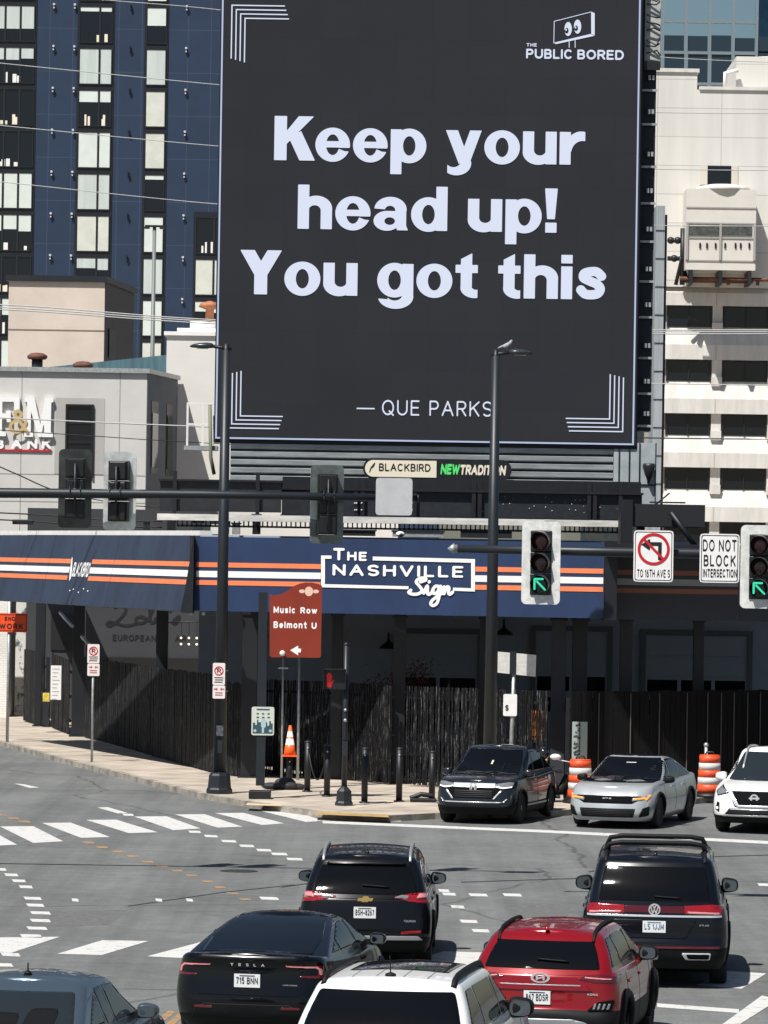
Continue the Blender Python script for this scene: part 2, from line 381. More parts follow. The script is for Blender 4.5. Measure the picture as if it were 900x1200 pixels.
# ================================================================ ground, road, sidewalk
road = MB().add([(-700, -60, 0), (700, -60, 0), (700, 2500, 0), (-700, 2500, 0)], [(0, 1, 2, 3)]).build('road', asphalt_mat()); tag(road, kind='structure')
curb_px = [(-160, 838), (-60, 860), (0, 874), (67, 893), (130, 909), (187, 924), (235, 936), (290, 946), (345, 954), (400, 961), (455, 963), (510, 960), (580, 959), (650, 957), (705, 953), (760, 947), (830, 941), (905, 936), (1100, 926)]
curb = [gnd(u, v) for u, v in curb_px]
cl = [p.copy() for p in curb]
inn = []
for i, p in enumerate(cl):
    d = (cl[min(i + 1, len(cl) - 1)] - cl[max(i - 1, 0)]).normalized(); inn.append(p + V((-d.y, d.x, 0)) * .17)
sb = MB(); back = [V((40, 330, 0)), V((-75, 330, 0))]
pts = inn + back
sb.add([(p.x, p.y, .13) for p in pts], [tuple(range(len(pts)))])
M_conc = brick_mat('sidewalk_concrete', (.46, .395, .325), (.42, .36, .295), (.25, .215, .175), 1.55, 1.55, .018, plane='xy', rot=math.radians(17), var=.26, vscale=1.1)
tag(sb.build('sidewalk', M_conc), kind='structure')
kb = MB()
for i in range(len(cl) - 1):
    a, b_, c, d = cl[i], cl[i + 1], inn[i + 1], inn[i]
    kb.add([(a.x, a.y, 0), (b_.x, b_.y, 0), (b_.x, b_.y, .134), (a.x, a.y, .134), (c.x, c.y, .134), (d.x, d.y, .134)], [(0, 1, 2, 3), (3, 2, 4, 5)])
tag(kb.build('kerb', mat('kerb_stone', (.30, .27, .23), .8, var=.42, scale=2.2)), kind='structure')
SWZ = .13
M_line = paint_mat('road_paint_white', (.56, .555, .535), .40); M_yel = paint_mat('road_paint_yellow', (.38, .21, .08), .48); M_yel2 = mat('tactile_yellow', (.42, .28, .115), .7, var=.2)
def paint(name, quads, m, z=.004):
    mb = MB()
    for q in quads:
        p = [gnd(u, v) for u, v in q]; mb.add([(a.x, a.y, z) for a in p], [tuple(range(len(p)))])
    return tag(mb.build(name, m), kind='structure')
# far crosswalk, measured on the photograph's ground plane
far = []
for i in range(8):
    u = -52 + i * 53.2; v = 963.5 - i * 2.6 + (i > 5) * .3
    far.append([(u + 0, v + 3.0), (u + 42, v + 2.2), (u + 82 + i * .4, v + 18.5), (u + 37 + i * .4, v + 20.3)])
far[0] = [(-52, 967), (-9, 966), (17, 987), (-40, 989)]
far = [[(-52, 972), (-14, 971.5), (20, 990), (-18, 992)]]
for (u, v, w_), (ub, vb), (uc, vc) in zip([(0, 968.7, 39), (49, 964.5, 34), (101, 961, 35), (157, 957, 38), (205, 954.6, 35), (252, 953, 33), (301, 949.4, 37)], [(74, 986), (129, 981), (185, 975.5), (235, 971), (284, 969), (333, 965), (380, 962)], [(39, 988), (95, 982), (151, 976.5), (203, 973), (255, 970), (307, 967), (359, 963.5)]):
    far.append([(u, v), (u + w_, v - .3), (ub, vb), (uc, vc)])
paint('crosswalk_marking', far, M_line)
near = [[(-12, 1099), (70, 1098), (13, 1117), (-60, 1116)], [(120, 1102), (174, 1103), (119, 1119.5), (67, 1118)], [(236, 1104), (300, 1105), (236, 1124), (172, 1121)],
        [(520, 1115), (585, 1117), (560, 1134), (470, 1130)], [(850, 1138), (898, 1141), (869, 1159), (816, 1155)], [(690, 1128), (742, 1130), (718, 1148), (660, 1146)]]
paint('crosswalk_marking', near, M_line)
paint('stop_line', [[(378, 962), (640, 973), (905, 986), (905, 989.5), (640, 976), (378, 965)], [(770, 1176), (866, 1183), (866, 1187.5), (770, 1180.5)]], M_line)
paint('lane_line', [[(893, 1167), (912, 1172), (862, 1204), (842, 1204)], [(372, 960), (470, 961), (470, 963), (372, 962)]], M_line, .006)
d = []
for u, v, w_ in [(16, 921.5, 15), (120, 949, 17), (150, 955, 8), (228, 975, 9), (247, 980, 10), (268, 986, 11), (289, 991.5, 11), (309, 996.5, 11), (327, 1001, 12), (345, 1007, 12), (0, 1019, 9), (13, 1025.5, 10), (22, 1032.5, 10),
                 (30, 1039.5, 10), (38, 1053, 13), (41, 1061, 13), (47, 1070, 15), (47, 1079, 15), (43, 1088, 15), (36, 1097, 16), (12, 1119, 14), (2, 1131, 16), (88, 1055, 5), (186, 1055, 5), (222, 1055, 5), (315, 1053, 14), (526, 1048, 10), (536, 1063, 10), (549, 1080, 13), (563, 1091, 13), (520, 1044, 8), (500, 1030, 8), (600, 1049, 14), (560, 1049, 14), (730, 1037, 9), (895, 1037, 9), (805, 1044, 10)]:
    h = max(1.1, (v - 651) / 205.0); w_ *= .82
    d.append([(u - w_, v - h), (u + w_ * .85, v - h * .7), (u + w_ * 1.05, v + h), (u - w_ * .75, v + h * .7)])
d[0] = [(17, 918.5), (27, 919), (46, 923), (35, 923.5)]; d[1] = [(114, 946.5), (126, 946), (150, 953), (138, 953.5)]
paint('lane_dashes', d, M_line)
y = []
for u, v in [(2, 955), (16, 959), (29, 963), (104, 987.5), (120, 993), (138, 998), (156, 1003.5), (173, 1010), (190, 1015), (208, 1020.5), (225, 1026), (243, 1033), (258, 1040), (273, 1047), (288, 1054)]:
    w_ = 8; y.append([(u - w_, v - 1.2), (u + w_ * .6, v - .9), (u + w_ * .95, v + 1.3), (u - w_ * .6, v + 1.1)])
y += [[(199, 1183), (205, 1187), (170, 1215), (158, 1215)], [(211, 1186), (216, 1190), (190, 1215), (178, 1215)]]
paint('turn_dashes', y, M_yel)
# tactile kerb-ramp strips on the sidewalk corner
for q, nm in (([(370, 951), (454, 954.5), (456, 958), (369, 954.5)], M_yel2), ([(290, 941), (330, 943), (330, 945), (288, 943.5)], mat('pale_ramp_strip', (.52, .42, .26), .8, var=.2))):
    p = [gnd(u, v, SWZ) for u, v in q]
    tag(MB().add([(a.x, a.y, SWZ + .005) for a in p], [(0, 1, 2, 3)]).build('ramp_strip', nm), kind='structure')
# tar seams that cross the junction
M_tar = mat('tar_seam', (.022, .022, .022), .6)
tb = MB()
for ln, wd in (([(330, 1040), (390, 1031), (470, 1026)], .05), ([(150, 1062), (260, 1046), (345, 1037)], .04), ([(690, 1022), (760, 1006), (905, 1002)], .05), ([(540, 1034), (690, 1029)], .04)):
    p = [gnd(u, v) for u, v in ln]
    for a, b_ in zip(p[:-1], p[1:]):
        tb.add([(a.x, a.y - wd * 2, .003), (b_.x, b_.y - wd * 2, .003), (b_.x, b_.y + wd * 2, .003), (a.x, a.y + wd * 2, .003)], [(0, 1, 2, 3)])
tag(tb.build('road_seam', M_tar), kind='structure')
pb_ = MB()
for q in ([(612, 1058), (668, 1060), (664, 1082), (600, 1079)], [(60, 1068), (150, 1066), (128, 1084), (30, 1086)], [(330, 1036), (352, 1037), (345, 1050), (322, 1049)]):
    p = [gnd(u, v) for u, v in q]; pb_ = MB().add([(a.x, a.y, .0015) for a in p], [(0, 1, 2, 3)]); tag(pb_.build('asphalt_patch', mat('patch_asphalt', (.115, .115, .115), .9, var=.22, scale=9)), kind='structure')
mh = gnd(280, 1021)
mc = thing('manhole_cover', 'small dark round cover set in the road ahead of the dotted turn line', 'manhole cover', mh)
MB().lathe([(.34, .002), (.34, .008), (.30, .010), (0.01, .010)], mh).build('lid', mat('cast_iron', (.05, .05, .05), .6, .5), mc)

# ================================================================ far buildings
def ray_plane(u, v, P, n):
    dx, dy = u - U0, V0 - v; dr = V(((dx * CR - dy * SR) / F, 1.0, (dx * SR + dy * CR) / F)); C = V((0, 0, CH))
    return C + dr * ((V(P) - C).dot(V(n)) / dr.dot(V(n)))
# --- blue residential tower
ZT = 300.0
def T(u, v, Y): return at(u, v, Y)
M_blue = brick_mat('blue_cladding', (.0135, .030, .067), (.0125, .028, .062), (.04, .065, .11), 1.62, 3.03, .02, var=.08, rough=.5)
M_span = mat('black_spandrel', (.010, .012, .016), .4)
M_blind = mat('pale_roller_blind', (.62, .68, .64), .7, var=.05, scale=.8)
M_blind2 = mat('warm_roller_blind', (.58, .60, .54), .7, var=.07, scale=.9); M_blind3 = mat('grey_roller_blind', (.50, .56, .54), .7, var=.08, scale=.7, stretch=(4, 1, .3))
M_wlight = mat('pale_fixture', (.50, .52, .53), .5)
tower = thing('apartment_tower', 'tall navy blue clad tower with strips of windows and white blinds left of the billboard', 'building', (at(130, 650, ZT).x, ZT, 0))
x0t, x1t = at(-330, 300, ZT).x, at(520, 300, ZT).x; ztop = at(0, -420, ZT).z
MB().box((x0t, ZT, 0), (x1t, ZT + 22, ztop)).build('wall', M_blue, tower)
random.seed(3)
pitch = 49.0 * ZT / F; zrow0 = at(150, 8, ZT).z
cols = [(at(a, 170, ZT).x, at(b, 170, ZT).x, sp, bl) for a, b, sp, bl in (
    (-5.5, 39, (.22, .62), {-1: 1, 0: .62, 1: .34, 2: 0, 3: 0, 4: 1, 5: .42, 6: 0, 7: .5, 8: 1}),
    (91, 130, (.62,), {-1: .3, 0: .17, 1: 1, 2: .36, 3: 1, 4: 1, 5: 1, 6: .3, 7: .5, 8: 1}),
    (169.5, 193.5, (), {-1: 1, 0: .5, 1: 1, 2: 1, 3: 1, 4: .08, 5: 1, 6: 1, 7: 1, 8: 1}),
    (230.5, 262, (.7,), {5: .0, 6: 1, 7: .3, 8: 1}))]
MW = mat('window_frame_black', (.014, .016, .02), .4)
random.seed(11)
for a, b, sp, bl in cols:
    rr_ = sorted(bl); zt0 = zrow0 - pitch * rr_[0] + .35; zb0 = zrow0 - pitch * (rr_[-1] + 1)
    MB().box((a - .12, ZT - .06, zb0), (b + .12, ZT - .003, zt0)).build('spandrel_strip', M_span, tower)
    for r in rr_:
        zt = zrow0 - pitch * r; zb = zt - 43 * ZT / F
        fr = MB(); t = .055
        fr.box((a, ZT - .14, zb), (a + t, ZT - .063, zt)).box((b - t, ZT - .14, zb), (b, ZT - .063, zt)).box((a + t, ZT - .14, zt - t), (b - t, ZT - .063, zt)).box((a + t, ZT - .14, zb), (b - t, ZT - .063, zb + t))
        for q in sp: fr.box((a + (b - a) * q - .06, ZT - .14, zb + t), (a + (b - a) * q + .06, ZT - .063, zt - t))
        wo = fr.build('window', MW, tower)
        MB().box((a + t, ZT - .075, zb + t), (b - t, ZT - .066, zt - t)).build('pane', M_glassd, wo)
        f_ = bl[r]
        if f_ > 0:
            cuts = [0] + list(sp) + [1]; bb = MB()
            for q0, q1 in zip(cuts[:-1], cuts[1:]):
                ff = f_ if f_ in (0, 1) else max(.05, min(1, f_ + random.uniform(-.05, .05)))
                xa, xb = a + (b - a) * q0 + .075, a + (b - a) * q1 - .075
                bb.box((xa, ZT - .10, zt - t - (zt - zb - 2 * t) * ff + (0.02 if ff == 1 else 0)), (xb, ZT - .09, zt - t - .02))
            bb.build('blind', random.choice((M_blind, M_blind, M_blind2, M_blind3)), wo)
        if (r, round(a)) and f_ < .6 and len(sp):
            it = MB()
            for k in range(random.randint(2, 4)):
                xx = a + .3 + random.random() * (b - a - .8); ww = random.uniform(.12, .32); hh = random.uniform(.25, .8)
                it = MB().box((xx, ZT - .088 - .002 * k, zb + t), (xx + ww, ZT - .079 - .002 * k, zb + t + hh)); it.build('sill_item', M_cream if r % 2 == 0 else M_white, wo)
for u in (61, 85.5, 151, 216.5):
    X = at(u, 170, ZT).x
    for r in range(-1, 9):
        zz = zrow0 - pitch * r + .08
        lamp_ = MB().cyl((X, ZT - .26, zz), (X, ZT - .003, zz), .085 if u != 151 else .07, n=10).box((X - .05, ZT - .2, zz - .28), (X + .05, ZT - .003, zz - .17))
        lamp_.build('wall_fixture', M_wlight if u != 151 else M_span, tower)

# --- beige stair box and teal parapet behind the bank
def block(name, label, cat, u0, u1, v0, Y, depth, m, side=0.0, extra=None):
    a, b = at(u0, v0, Y), at(u1, v0, Y); o = thing(name, label, cat, ((a.x + b.x) / 2, Y, 0))
    z = (a.z + b.z) / 2
    MB().hexa([(a.x, Y, 0), (b.x, Y, 0), (b.x + side, Y + depth, 0), (a.x + side, Y + depth, 0), (a.x, Y, z), (b.x, Y, z), (b.x + side, Y + depth, z), (a.x + side, Y + depth, z)]).build('wall', m, o)
    return o, a.x, b.x, z
M_beige = mat('beige_stucco', (.61, .525, .455), .8, var=.07, scale=.5, bump=.2, bscale=5)
bo, xa, xb, zz = block('penthouse_block', 'beige stucco rooftop block with a dark metal rim in front of the blue tower', 'building', 10.5, 123, 330, 205, 9, M_beige, side=0.85)
MB().hexa([(xa - .15, 204.85, zz), (xb + .12, 204.85, zz), (xb + 1.05, 214.2, zz), (xa + .8, 214.2, zz), (xa - .15, 204.85, zz + .28), (xb + .12, 204.85, zz + .28), (xb + 1.05, 214.2, zz + .28), (xa + .8, 214.2, zz + .28)]).build('roof_rim', M_dark, bo)
zj = at(60, 386, 205).z
MB().box((xa, 204.97, zj - .03), (xb, 204.997, zj)).build('joint', mat('joint_grey', (.3, .25, .2), .8), bo)
MB().hexa([(xb + .004, 205.01, 0), (xb + .03, 205.01, 0), (xb + .03 + .85, 214, 0), (xb + .004 + .85, 214, 0), (xb + .004, 205.01, zz - .003), (xb + .03, 205.01, zz - .003), (xb + .88, 214, zz - .003), (xb + .854, 214, zz - .003)]).build('side_shade_sheet', mat('beige_side_shade', (.035, .033, .036), .6, var=.15), bo)  # shade of the side face painted as a dark sheet
MB().slab((xb + .16, 206), (xb + .32, 208.4), at(130, 418, 205).z, at(130, 384, 205).z, -.03).build('side_door', M_dark, bo)
M_teal = mat('teal_metal_cladding', (.10, .19, .225), .5, .3, var=.25, scale=1.2, stretch=(3, 3, .2))
a, b = at(20, 434, 175), at(262, 409, 175)
tl = thing('metal_parapet', 'low teal metal clad roof parapet behind the bank', 'parapet', ((a.x + b.x) / 2, 175, 0))
MB().prism([(a.x, 0), (b.x, 0), (b.x, b.z), (a.x, a.z)], (0, 175, 0), (1, 0, 0), (0, 0, 1), (0, 14, 0)).build('wall', M_teal, tl)
# --- bank
M_bank = mat('bank_grey_stucco', (.57, .555, .53), .85, var=.06, scale=.35, bump=.15, bscale=4)
M_bank2 = mat('bank_recess_grey', (.42, .405, .385), .85, var=.06, scale=.5)
ZB = 150.0
pa = at(-260, 437, ZB); pb = at(172.5, 437.5, ZB); pc = at(207.5, 444, 155.5)
bank = thing('bank_building', 'pale grey bank with raised white letters and gold ampersand at upper left', 'building', (pb.x - 4, ZB, 0))
zk = pb.z
MB().hexa([(pa.x, ZB, 0), (pb.x, ZB, 0), (pc.x, 155.5, 0), (pa.x, 155.5, 0), (pa.x, ZB, zk), (pb.x, ZB, zk), (pc.x, 155.5, zk), (pa.x, 155.5, zk)]).build('wall', M_bank, bank)
MB().hexa([(pa.x, ZB - .12, zk), (pb.x + .1, ZB - .12, zk), (pc.x + .12, 155.6, zk), (pa.x, 155.6, zk), (pa.x, ZB - .12, zk + .16), (pb.x + .1, ZB - .12, zk + .16), (pc.x + .12, 155.6, zk + .16), (pa.x, 155.6, zk + .16)]).build('coping', M_galv, bank)
q0, q1 = at(65, 466, ZB), at(121.5, 556, ZB)
MB().box((q0.x, ZB - .012, q1.z), (q1.x, ZB - .003, q0.z)).build('recess_panel', M_bank2, bank)
q0, q1 = at(79.5, 476, ZB), at(106.5, 560, ZB)
wf = MB(); t = .07
wf.box((q0.x - t, ZB - .10, q1.z), (q0.x, ZB - .014, q0.z)).box((q1.x, ZB - .10, q1.z), (q1.x + t, ZB - .014, q0.z)).box((q0.x - t, ZB - .10, q0.z), (q1.x + t, ZB - .014, q0.z + t))
wf.box((q0.x, ZB - .06, (q0.z + q1.z) / 2 - .05), (q1.x, ZB - .03, (q0.z + q1.z) / 2 + .05)).box((q0.x, ZB - .06, q0.z - .62), (q1.x, ZB - .03, q0.z - .56))
wo = wf.build('window', M_black, bank); MB().box((q0.x, ZB - .028, q1.z), (q1.x, ZB - .016, q0.z)).build('pane', M_glassd, wo)
MB().hexa([(pb.x + .004, ZB + .01, 0), (pb.x + .03, ZB + .01, 0), (pc.x + .03, 155.5, 0), (pc.x + .004, 155.5, 0), (pb.x + .004, ZB + .01, zk - .003), (pb.x + .03, ZB + .01, zk - .003), (pc.x + .03, 155.5, zk - .003), (pc.x + .004, 155.5, zk - .003)]).build('side_shade_sheet', mat('bank_side_shade', (.10, .11, .13), .85, var=.08, scale=.6), bank)  # dark colour paints the shade on the bank's side wall
dr = (pc - pb); dr.z = 0; L_ = dr.length; dr.normalize()
for f0, f1 in ((.12, .34), (.62, .84)):
    p0, p1 = pb + dr * L_ * f0, pb + dr * L_ * f1
    so_ = MB().slab(p0, p1, at(180, 555, 151).z, at(180, 470, 151).z, -.05).build('window', M_dark, bank)
    MB().slab(p0 + dr * .1 + V((dr.y, -dr.x, 0)) * .055, p1 - dr * .1 + V((dr.y, -dr.x, 0)) * .055, at(180, 548, 151).z, at(180, 484, 151).z, -.02).build('pane', M_glassd, so_)
js = MB()
for vv in (556, 588): js.box((pa.x, ZB - .006, at(60, vv, ZB).z - .012), (pb.x, ZB - .003, at(60, vv, ZB).z + .012))
for uu in (25, 140): js.box((at(uu, 500, ZB).x - .012, ZB - .006, 0), (at(uu, 500, ZB).x + .012, ZB - .0031, zk))
js.build('wall_joint', mat('joint_dark', (.26, .25, .24), .9), bank)
# raised letters
lt = MB(); s_ = ZB / F
def slabletter(fn, box, u, vb, hpx, d0=-.16, d1=-.02, res=.03, sx=1.0, m=None):
    vs, fs = march(fn, *box, res, runs=False); o = at(u, vb, ZB); h = hpx * s_; k = len(vs); mb = m or lt
    mb.add([(o.x + x * h * sx, ZB + d0, o.z + y_ * h) for x, y_ in vs], fs)
    ed = {}
    for f in fs:
        for i in range(len(f)):
            e = (f[i], f[(i + 1) % len(f)]); ed[e] = 1
    be = [e for e in ed if (e[1], e[0]) not in ed]
    mb.add([(o.x + vs[i][0] * h * sx, ZB + dd, o.z + vs[i][1] * h) for e in be for i, dd in ((e[0], d0), (e[1], d0), (e[1], d1), (e[0], d1))], [(4 * i, 4 * i + 1, 4 * i + 2, 4 * i + 3) for i in range(len(be))])
slabletter(lambda x, y: Un(bx(x, y, .1, 0, .36, 1), bx(x, y, 0, 0, .46, .12), bx(x, y, 0, .88, .8, 1), bx(x, y, .66, .66, .8, 1), bx(x, y, .1, .44, .58, .58), bx(x, y, .48, .36, .58, .66)), (-.05, -.05, .9, 1.05), -14, 511, 46)
slabletter(lambda x, y: Un(bx(x, y, .05, 0, .19, 1), bx(x, y, -.04, 0, .28, .11), bx(x, y, -.04, .89, .25, 1), conv(x, y, (.05, 1), (.30, 1), (.58, .12), (.46, 0)), conv(x, y, (.46, 0), (.56, 0), (.80, 1), (.68, 1)), bx(x, y, .66, 0, .9, 1), bx(x, y, .58, 0, .98, .11), bx(x, y, .7, .89, .98, 1)), (-.1, -.05, 1.05, 1.05), 30, 512, 46, sx=.72)
for ch, u in zip('BANK', (-6, 13, 32, 49)):
    W, vs, fs = glyph(ch, .13, .04); o = at(u, 526, ZB); h = 11.5 * s_
    lt.add([(o.x + x * h * 1.05, ZB - .08, o.z + y_ * h) for x, y_ in vs], fs)
lt.build('lettering', M_letter, bank)
am = MB()
band(am, smooth_pts([(.95, 0), (.55, .5), (.3, .85), (.45, 1.02), (.62, .85), (.45, .6), (.12, .4), (.1, .12), (.4, -.02), (.7, .15), (.88, .5)], 6), .16, (0, 0, 0))
o = at(11, 506, ZB); h = 24 * s_
am2 = MB().add([(o.x + x * h * .95, ZB - .2, o.z + z_ * h) for x, _, z_ in am.v], am.f).build('ampersand', mat('gold_letter', (.55, .40, .19), .45), bank)
o0, o1 = at(-16, 530, ZB), at(60, 527.5, ZB)
MB().box((o0.x, ZB - .06, o1.z - .055), (o1.x, ZB - .003, o1.z)).build('underline', M_inkred, bank)
M_rust = mat('rusty_metal', (.13, .055, .035), .85, var=.35, scale=4)
for i, (u, v, r_) in enumerate(((43.5, 432, .36), (97, 436, .36))):
    p = at(u, v, 152); zr = zk + .16
    o = thing('roof_vent', ('taller rusty mushroom vent on a dark stub on the bank roof', 'flat rusty vent cap low on the bank roof')[i], 'vent', (p.x, 152, zr), 'vents on the bank roof')
    hh = (.36, .08)[i]
    MB().cyl((p.x, 152, zr), (p.x, 152, zr + hh - .0), .2, n=14).build('pipe', M_dark, o)
    MB().lathe([(.3, hh), (r_, hh + .05), (r_, hh + .13), (.22, hh + .22), (.02, hh + .24)], (p.x, 152, zr), 16).build('cap', M_rust, o)
# --- white block right behind the bank
M_wstucco = mat('pale_stucco', (.68, .655, .615), .85, var=.05, scale=.4)
wb, xa, xb, zz = block('white_annex', 'plain off white stucco block between the bank and the billboard', 'building', 195.5, 470, 395, 155.75, 8, M_wstucco)
MB().box((xa - .1, 155.65, zz), (xb + .1, 163.85, zz + .14)).build('coping', M_white, wb)
q = at(206, 388, 157.5); q2 = at(262, 388, 157.5)
MB().box((q.x, 158.5, zz + .14), (q2.x + 2, 160.5, zz + .42)).build('roof_curb', M_white, wb)
p = at(238, 383, 159); tk = thing('rooftop_tank', 'small white tank with an orange cowl on the roof beside the billboard edge', 'tank', (p.x, 159.5, zz + .42))
MB().lathe([(.3, 0), (.3, .25), (.05, .25)], (p.x, 159.5, zz + .42), 14).cyl((p.x - .5, 159.5, zz + .5), (p.x + .45, 159.5, zz + .5), .24).build('body', M_white, tk)
MB().lathe([(.16, .3), (.16, .75), (.42, .85), (.36, .98), (.04, 1.08)], (p.x + .22, 159.5, zz + .42), 14).build('cowl', mat('orange_cowl', (.40, .15, .07), .7, var=.2), tk)

# --- white office building on the right
ZW = 260.0; sw = ZW / F
M_off = brick_mat('white_precast', (.645, .625, .585), (.62, .60, .56), (.46, .43, .385), 3.9, 1.75, .028, var=.11, rough=.8, streak=(1.2, 1, .16))
M_off2 = mat('white_precast_ledge', (.60, .58, .545), .8, var=.11, scale=1.0, stretch=(1.4, 1, .25))
off = thing('office_building', 'cream precast office block with projecting sloped ledges right of the billboard', 'building', (at(840, 500, ZW).x, ZW, 0))
X0 = at(768.5, 100, ZW).x; Xs = at(817, 100, ZW).x; Xr = at(1250, 100, ZW).x
zhi = at(790, 84.5, ZW).z; zlo = at(850, 105.5, ZW).z; zled = at(800, 336, ZW).z
MB().box((X0, ZW, zled), (Xs, ZW + 14, zhi)).box((Xs, ZW, zled), (Xr, ZW + 20, zlo)).build('upper_wall', M_off, off)
MB().box((X0 - .12, ZW - .12, zhi), (Xs + .12, ZW + 14.1, zhi + .22)).box((Xs + .121, ZW - .12, zlo), (Xr, ZW + 20, zlo + .2)).build('coping', M_off2, off)
Xw = at(779, 450, ZW).x
MB().box((Xw, ZW + .6, 0), (Xr, ZW + 20, zled)).build('recessed_wall', mat('grey_window_wall', (.40, .38, .35), .8), off)
dpx = 63.3; Xl = at(772, 500, ZW).x
for r in range(6):
    vb = 357.5 + dpx * r
    zb = at(800, vb, ZW).z; zf = zb + 17.2 * sw; zt = zb + 39.5 * sw if r else zb + 24 * sw
    e = MB(); yb = ZW + .6; yf = ZW + .08; xi = Xl + 11 * sw
    if r == 0: zf = zb + 15 * sw
    e.add([(Xl, yf, zb), (Xr, yf, zb), (Xr, yb, zb), (Xl, yb, zb), (Xl, yf, zf), (Xr, yf, zf), (Xr, yb, zt), (xi, yb, zt), (Xl, yb, zf)], [(0, 1, 2, 3), (0, 1, 5, 4), (4, 5, 6, 7), (3, 0, 4, 8), (4, 7, 8)])
    for uu in (838.5, 904): e.box((at(uu, 450, ZW).x - .035, yf - .012, zb), (at(uu, 450, ZW).x + .035, yf - .002, zf), 1)
    e.build('ledge', [M_off2, mat('precast_joint', (.45, .41, .36), .9)], off)
    zwt = zb; zwb = zb - 25 * sw
    pr = MB()
    for k in range(5):
        uu = 781 + 66.2 * k
        xa, xb = at(uu, 450, ZW).x, at(uu + 52.5, 450, ZW).x
        wd = MB(); t = .1
        wd.box((xa, ZW + .42, zwb), (xa + t, ZW + .58, zwt)).box((xb - t, ZW + .42, zwb), (xb, ZW + .58, zwt)).box((xa + t, ZW + .42, zwt - t), (xb - t, ZW + .58, zwt)).box(((xa + xb) / 2 - .04, ZW + .42, zwb), ((xa + xb) / 2 + .04, ZW + .58, zwt - t))
        wo = wd.build('window', M_black, off); MB().box((xa + t, ZW + .5, zwb), (xb - t, ZW + .55, zwt - t)).build('pane', M_glassd, wo)
        pr = MB(); pr.box((xb + .05, ZW + .40, zwb - 1), (xb + 12.5 * sw, ZW + .597, zwt)).box((xb + .02, ZW + .16, zwb - .3), (xb + 12.8 * sw, ZW + .4, zwb + 5 * sw)); pr.build('pier', M_off2, off)
# recessed window high on the wall
q0, q1 = at(820.5, 194, ZW), at(864.5, 217, ZW)
wf = MB(); xm0, xm1 = at(829, 205, ZW).x, at(857, 205, ZW).x
wf.box((q0.x, ZW - .05, q1.z), (xm0, ZW - .004, q0.z)).box((xm1, ZW - .05, q1.z), (q1.x, ZW - .004, q0.z))
wo = wf.build('window', mat('splayed_reveal', (.60, .55, .48), .8), off); MB().box((xm0, ZW - .03, q1.z), (xm1, ZW - .006, q0.z)).build('pane', M_glassd, wo)
# penthouse box on the roof
q0, q1 = at(863, 66, ZW + 3), at(1000, 104, ZW + 3)
ph = thing('rooftop_plant_room', 'white box room with a pale dome and side pipe on the roof of the cream office block', 'plant room', (q0.x + 2, ZW + 3, zlo + .2))
MB().box((q0.x, ZW + 3, zlo + .2), (q1.x, ZW + 12, q0.z)).build('wall', M_off, ph)
q2 = at(892, 58, ZW + 3)
MB().lathe([(1.9, 0), (1.9, .14), (1.6, .2), (.05, .22)], (q2.x + .8, ZW + 6, q0.z), 24).build('dome', M_off2, ph)
MB().tube([(q0.x - .7, ZW + 2.6, zlo + .2), (q0.x - .7, ZW + 2.6, q0.z - 1.1), (q0.x + .1, ZW + 2.6, q0.z - .9)], .14).build('pipe', M_white, ph)
# cooling unit hung on the wall
q0, q1 = at(800.5, 226, ZW), at(880, 326, ZW)
cu = thing('cooling_unit', 'white boxy cooling unit with two dark louvres fixed to the cream office wall', 'cooling unit', ((q0.x + q1.x) / 2, ZW - 1.5, q1.z))
MB().box((q0.x, ZW - 3.0, q1.z + 5 * sw), (q1.x, ZW - .02, q0.z)).build('casing', mat('white_sheet_metal', (.64, .61, .56), .5, var=.04, scale=.6), cu)
MB().lathe([(1.75, 0), (1.6, .22), (.9, .38), (.03, .42)], ((q0.x + q1.x) / 2 + .2, ZW - 1.5, q0.z), 24).build('fan_cowl', M_off2, cu)
for ua, ub in ((803.5, 838), (841.5, 876)):
    a, b = at(ua, 269, ZW), at(ub, 280.5, ZW); lv = MB().box((a.x, ZW - 3.06, b.z), (b.x, ZW - 3.003, a.z)).build('louvre', mat('grey_louvre', (.06, .065, .06), .6, var=.5, scale=6), cu)
tr = MB()
for vv in (248, 266, 283, 309.5): tr.box((q0.x, ZW - 3.05, at(840, vv, ZW).z - .05), (q1.x, ZW - 3.004, at(840, vv, ZW).z + .03))
for uu in (801, 839.5, 879): tr.box((at(uu, 290, ZW).x - .07, ZW - 3.1, at(840, 309, ZW).z), (at(uu, 290, ZW).x + .07, ZW - 3.051, at(840, 266, ZW).z))
tr.build('frame', mat('grey_trim', (.34, .33, .31), .6), cu)
for uu in (816, 824, 834, 845, 857, 863, 873): hd = MB().box((at(uu, 292, ZW).x - .05, ZW - 3.07, at(uu, 295, ZW).z), (at(uu, 292, ZW).x + .05, ZW - 3.003, at(uu, 289, ZW).z)); hd.build('latch', M_dark, cu)
for uu in (806, 840, 874): sp_ = MB().box((at(uu, 320, ZW).x - .1, ZW - 3.0, zled - .0), (at(uu, 320, ZW).x + .1, ZW - .1, q1.z + 5 * sw)); sp_.build('bracket', M_dark, cu)
pp = thing('rooftop_pipes', 'rusty and black pipes running along the ledge under the cooling unit', 'pipes', (q0.x, ZW - 2, zled))
pm = MB().tube([(q0.x - .3, ZW - 2.4, zled + .35), (Xr - 8, ZW - 2.4, zled + .35)], .11).tube([(q0.x, ZW - 1.4, zled + .3), (q1.x, ZW - 1.4, zled + .3)], .14)
for uu in (806, 850, 884): pm.box((at(uu, 320, ZW).x - .1, ZW - 2.55, zled), (at(uu, 320, ZW).x + .1, ZW - 2.25, zled + .3))
pm.build('pipe_run', M_rust, pp)
bp = MB(); a = at(780, 306, ZW)
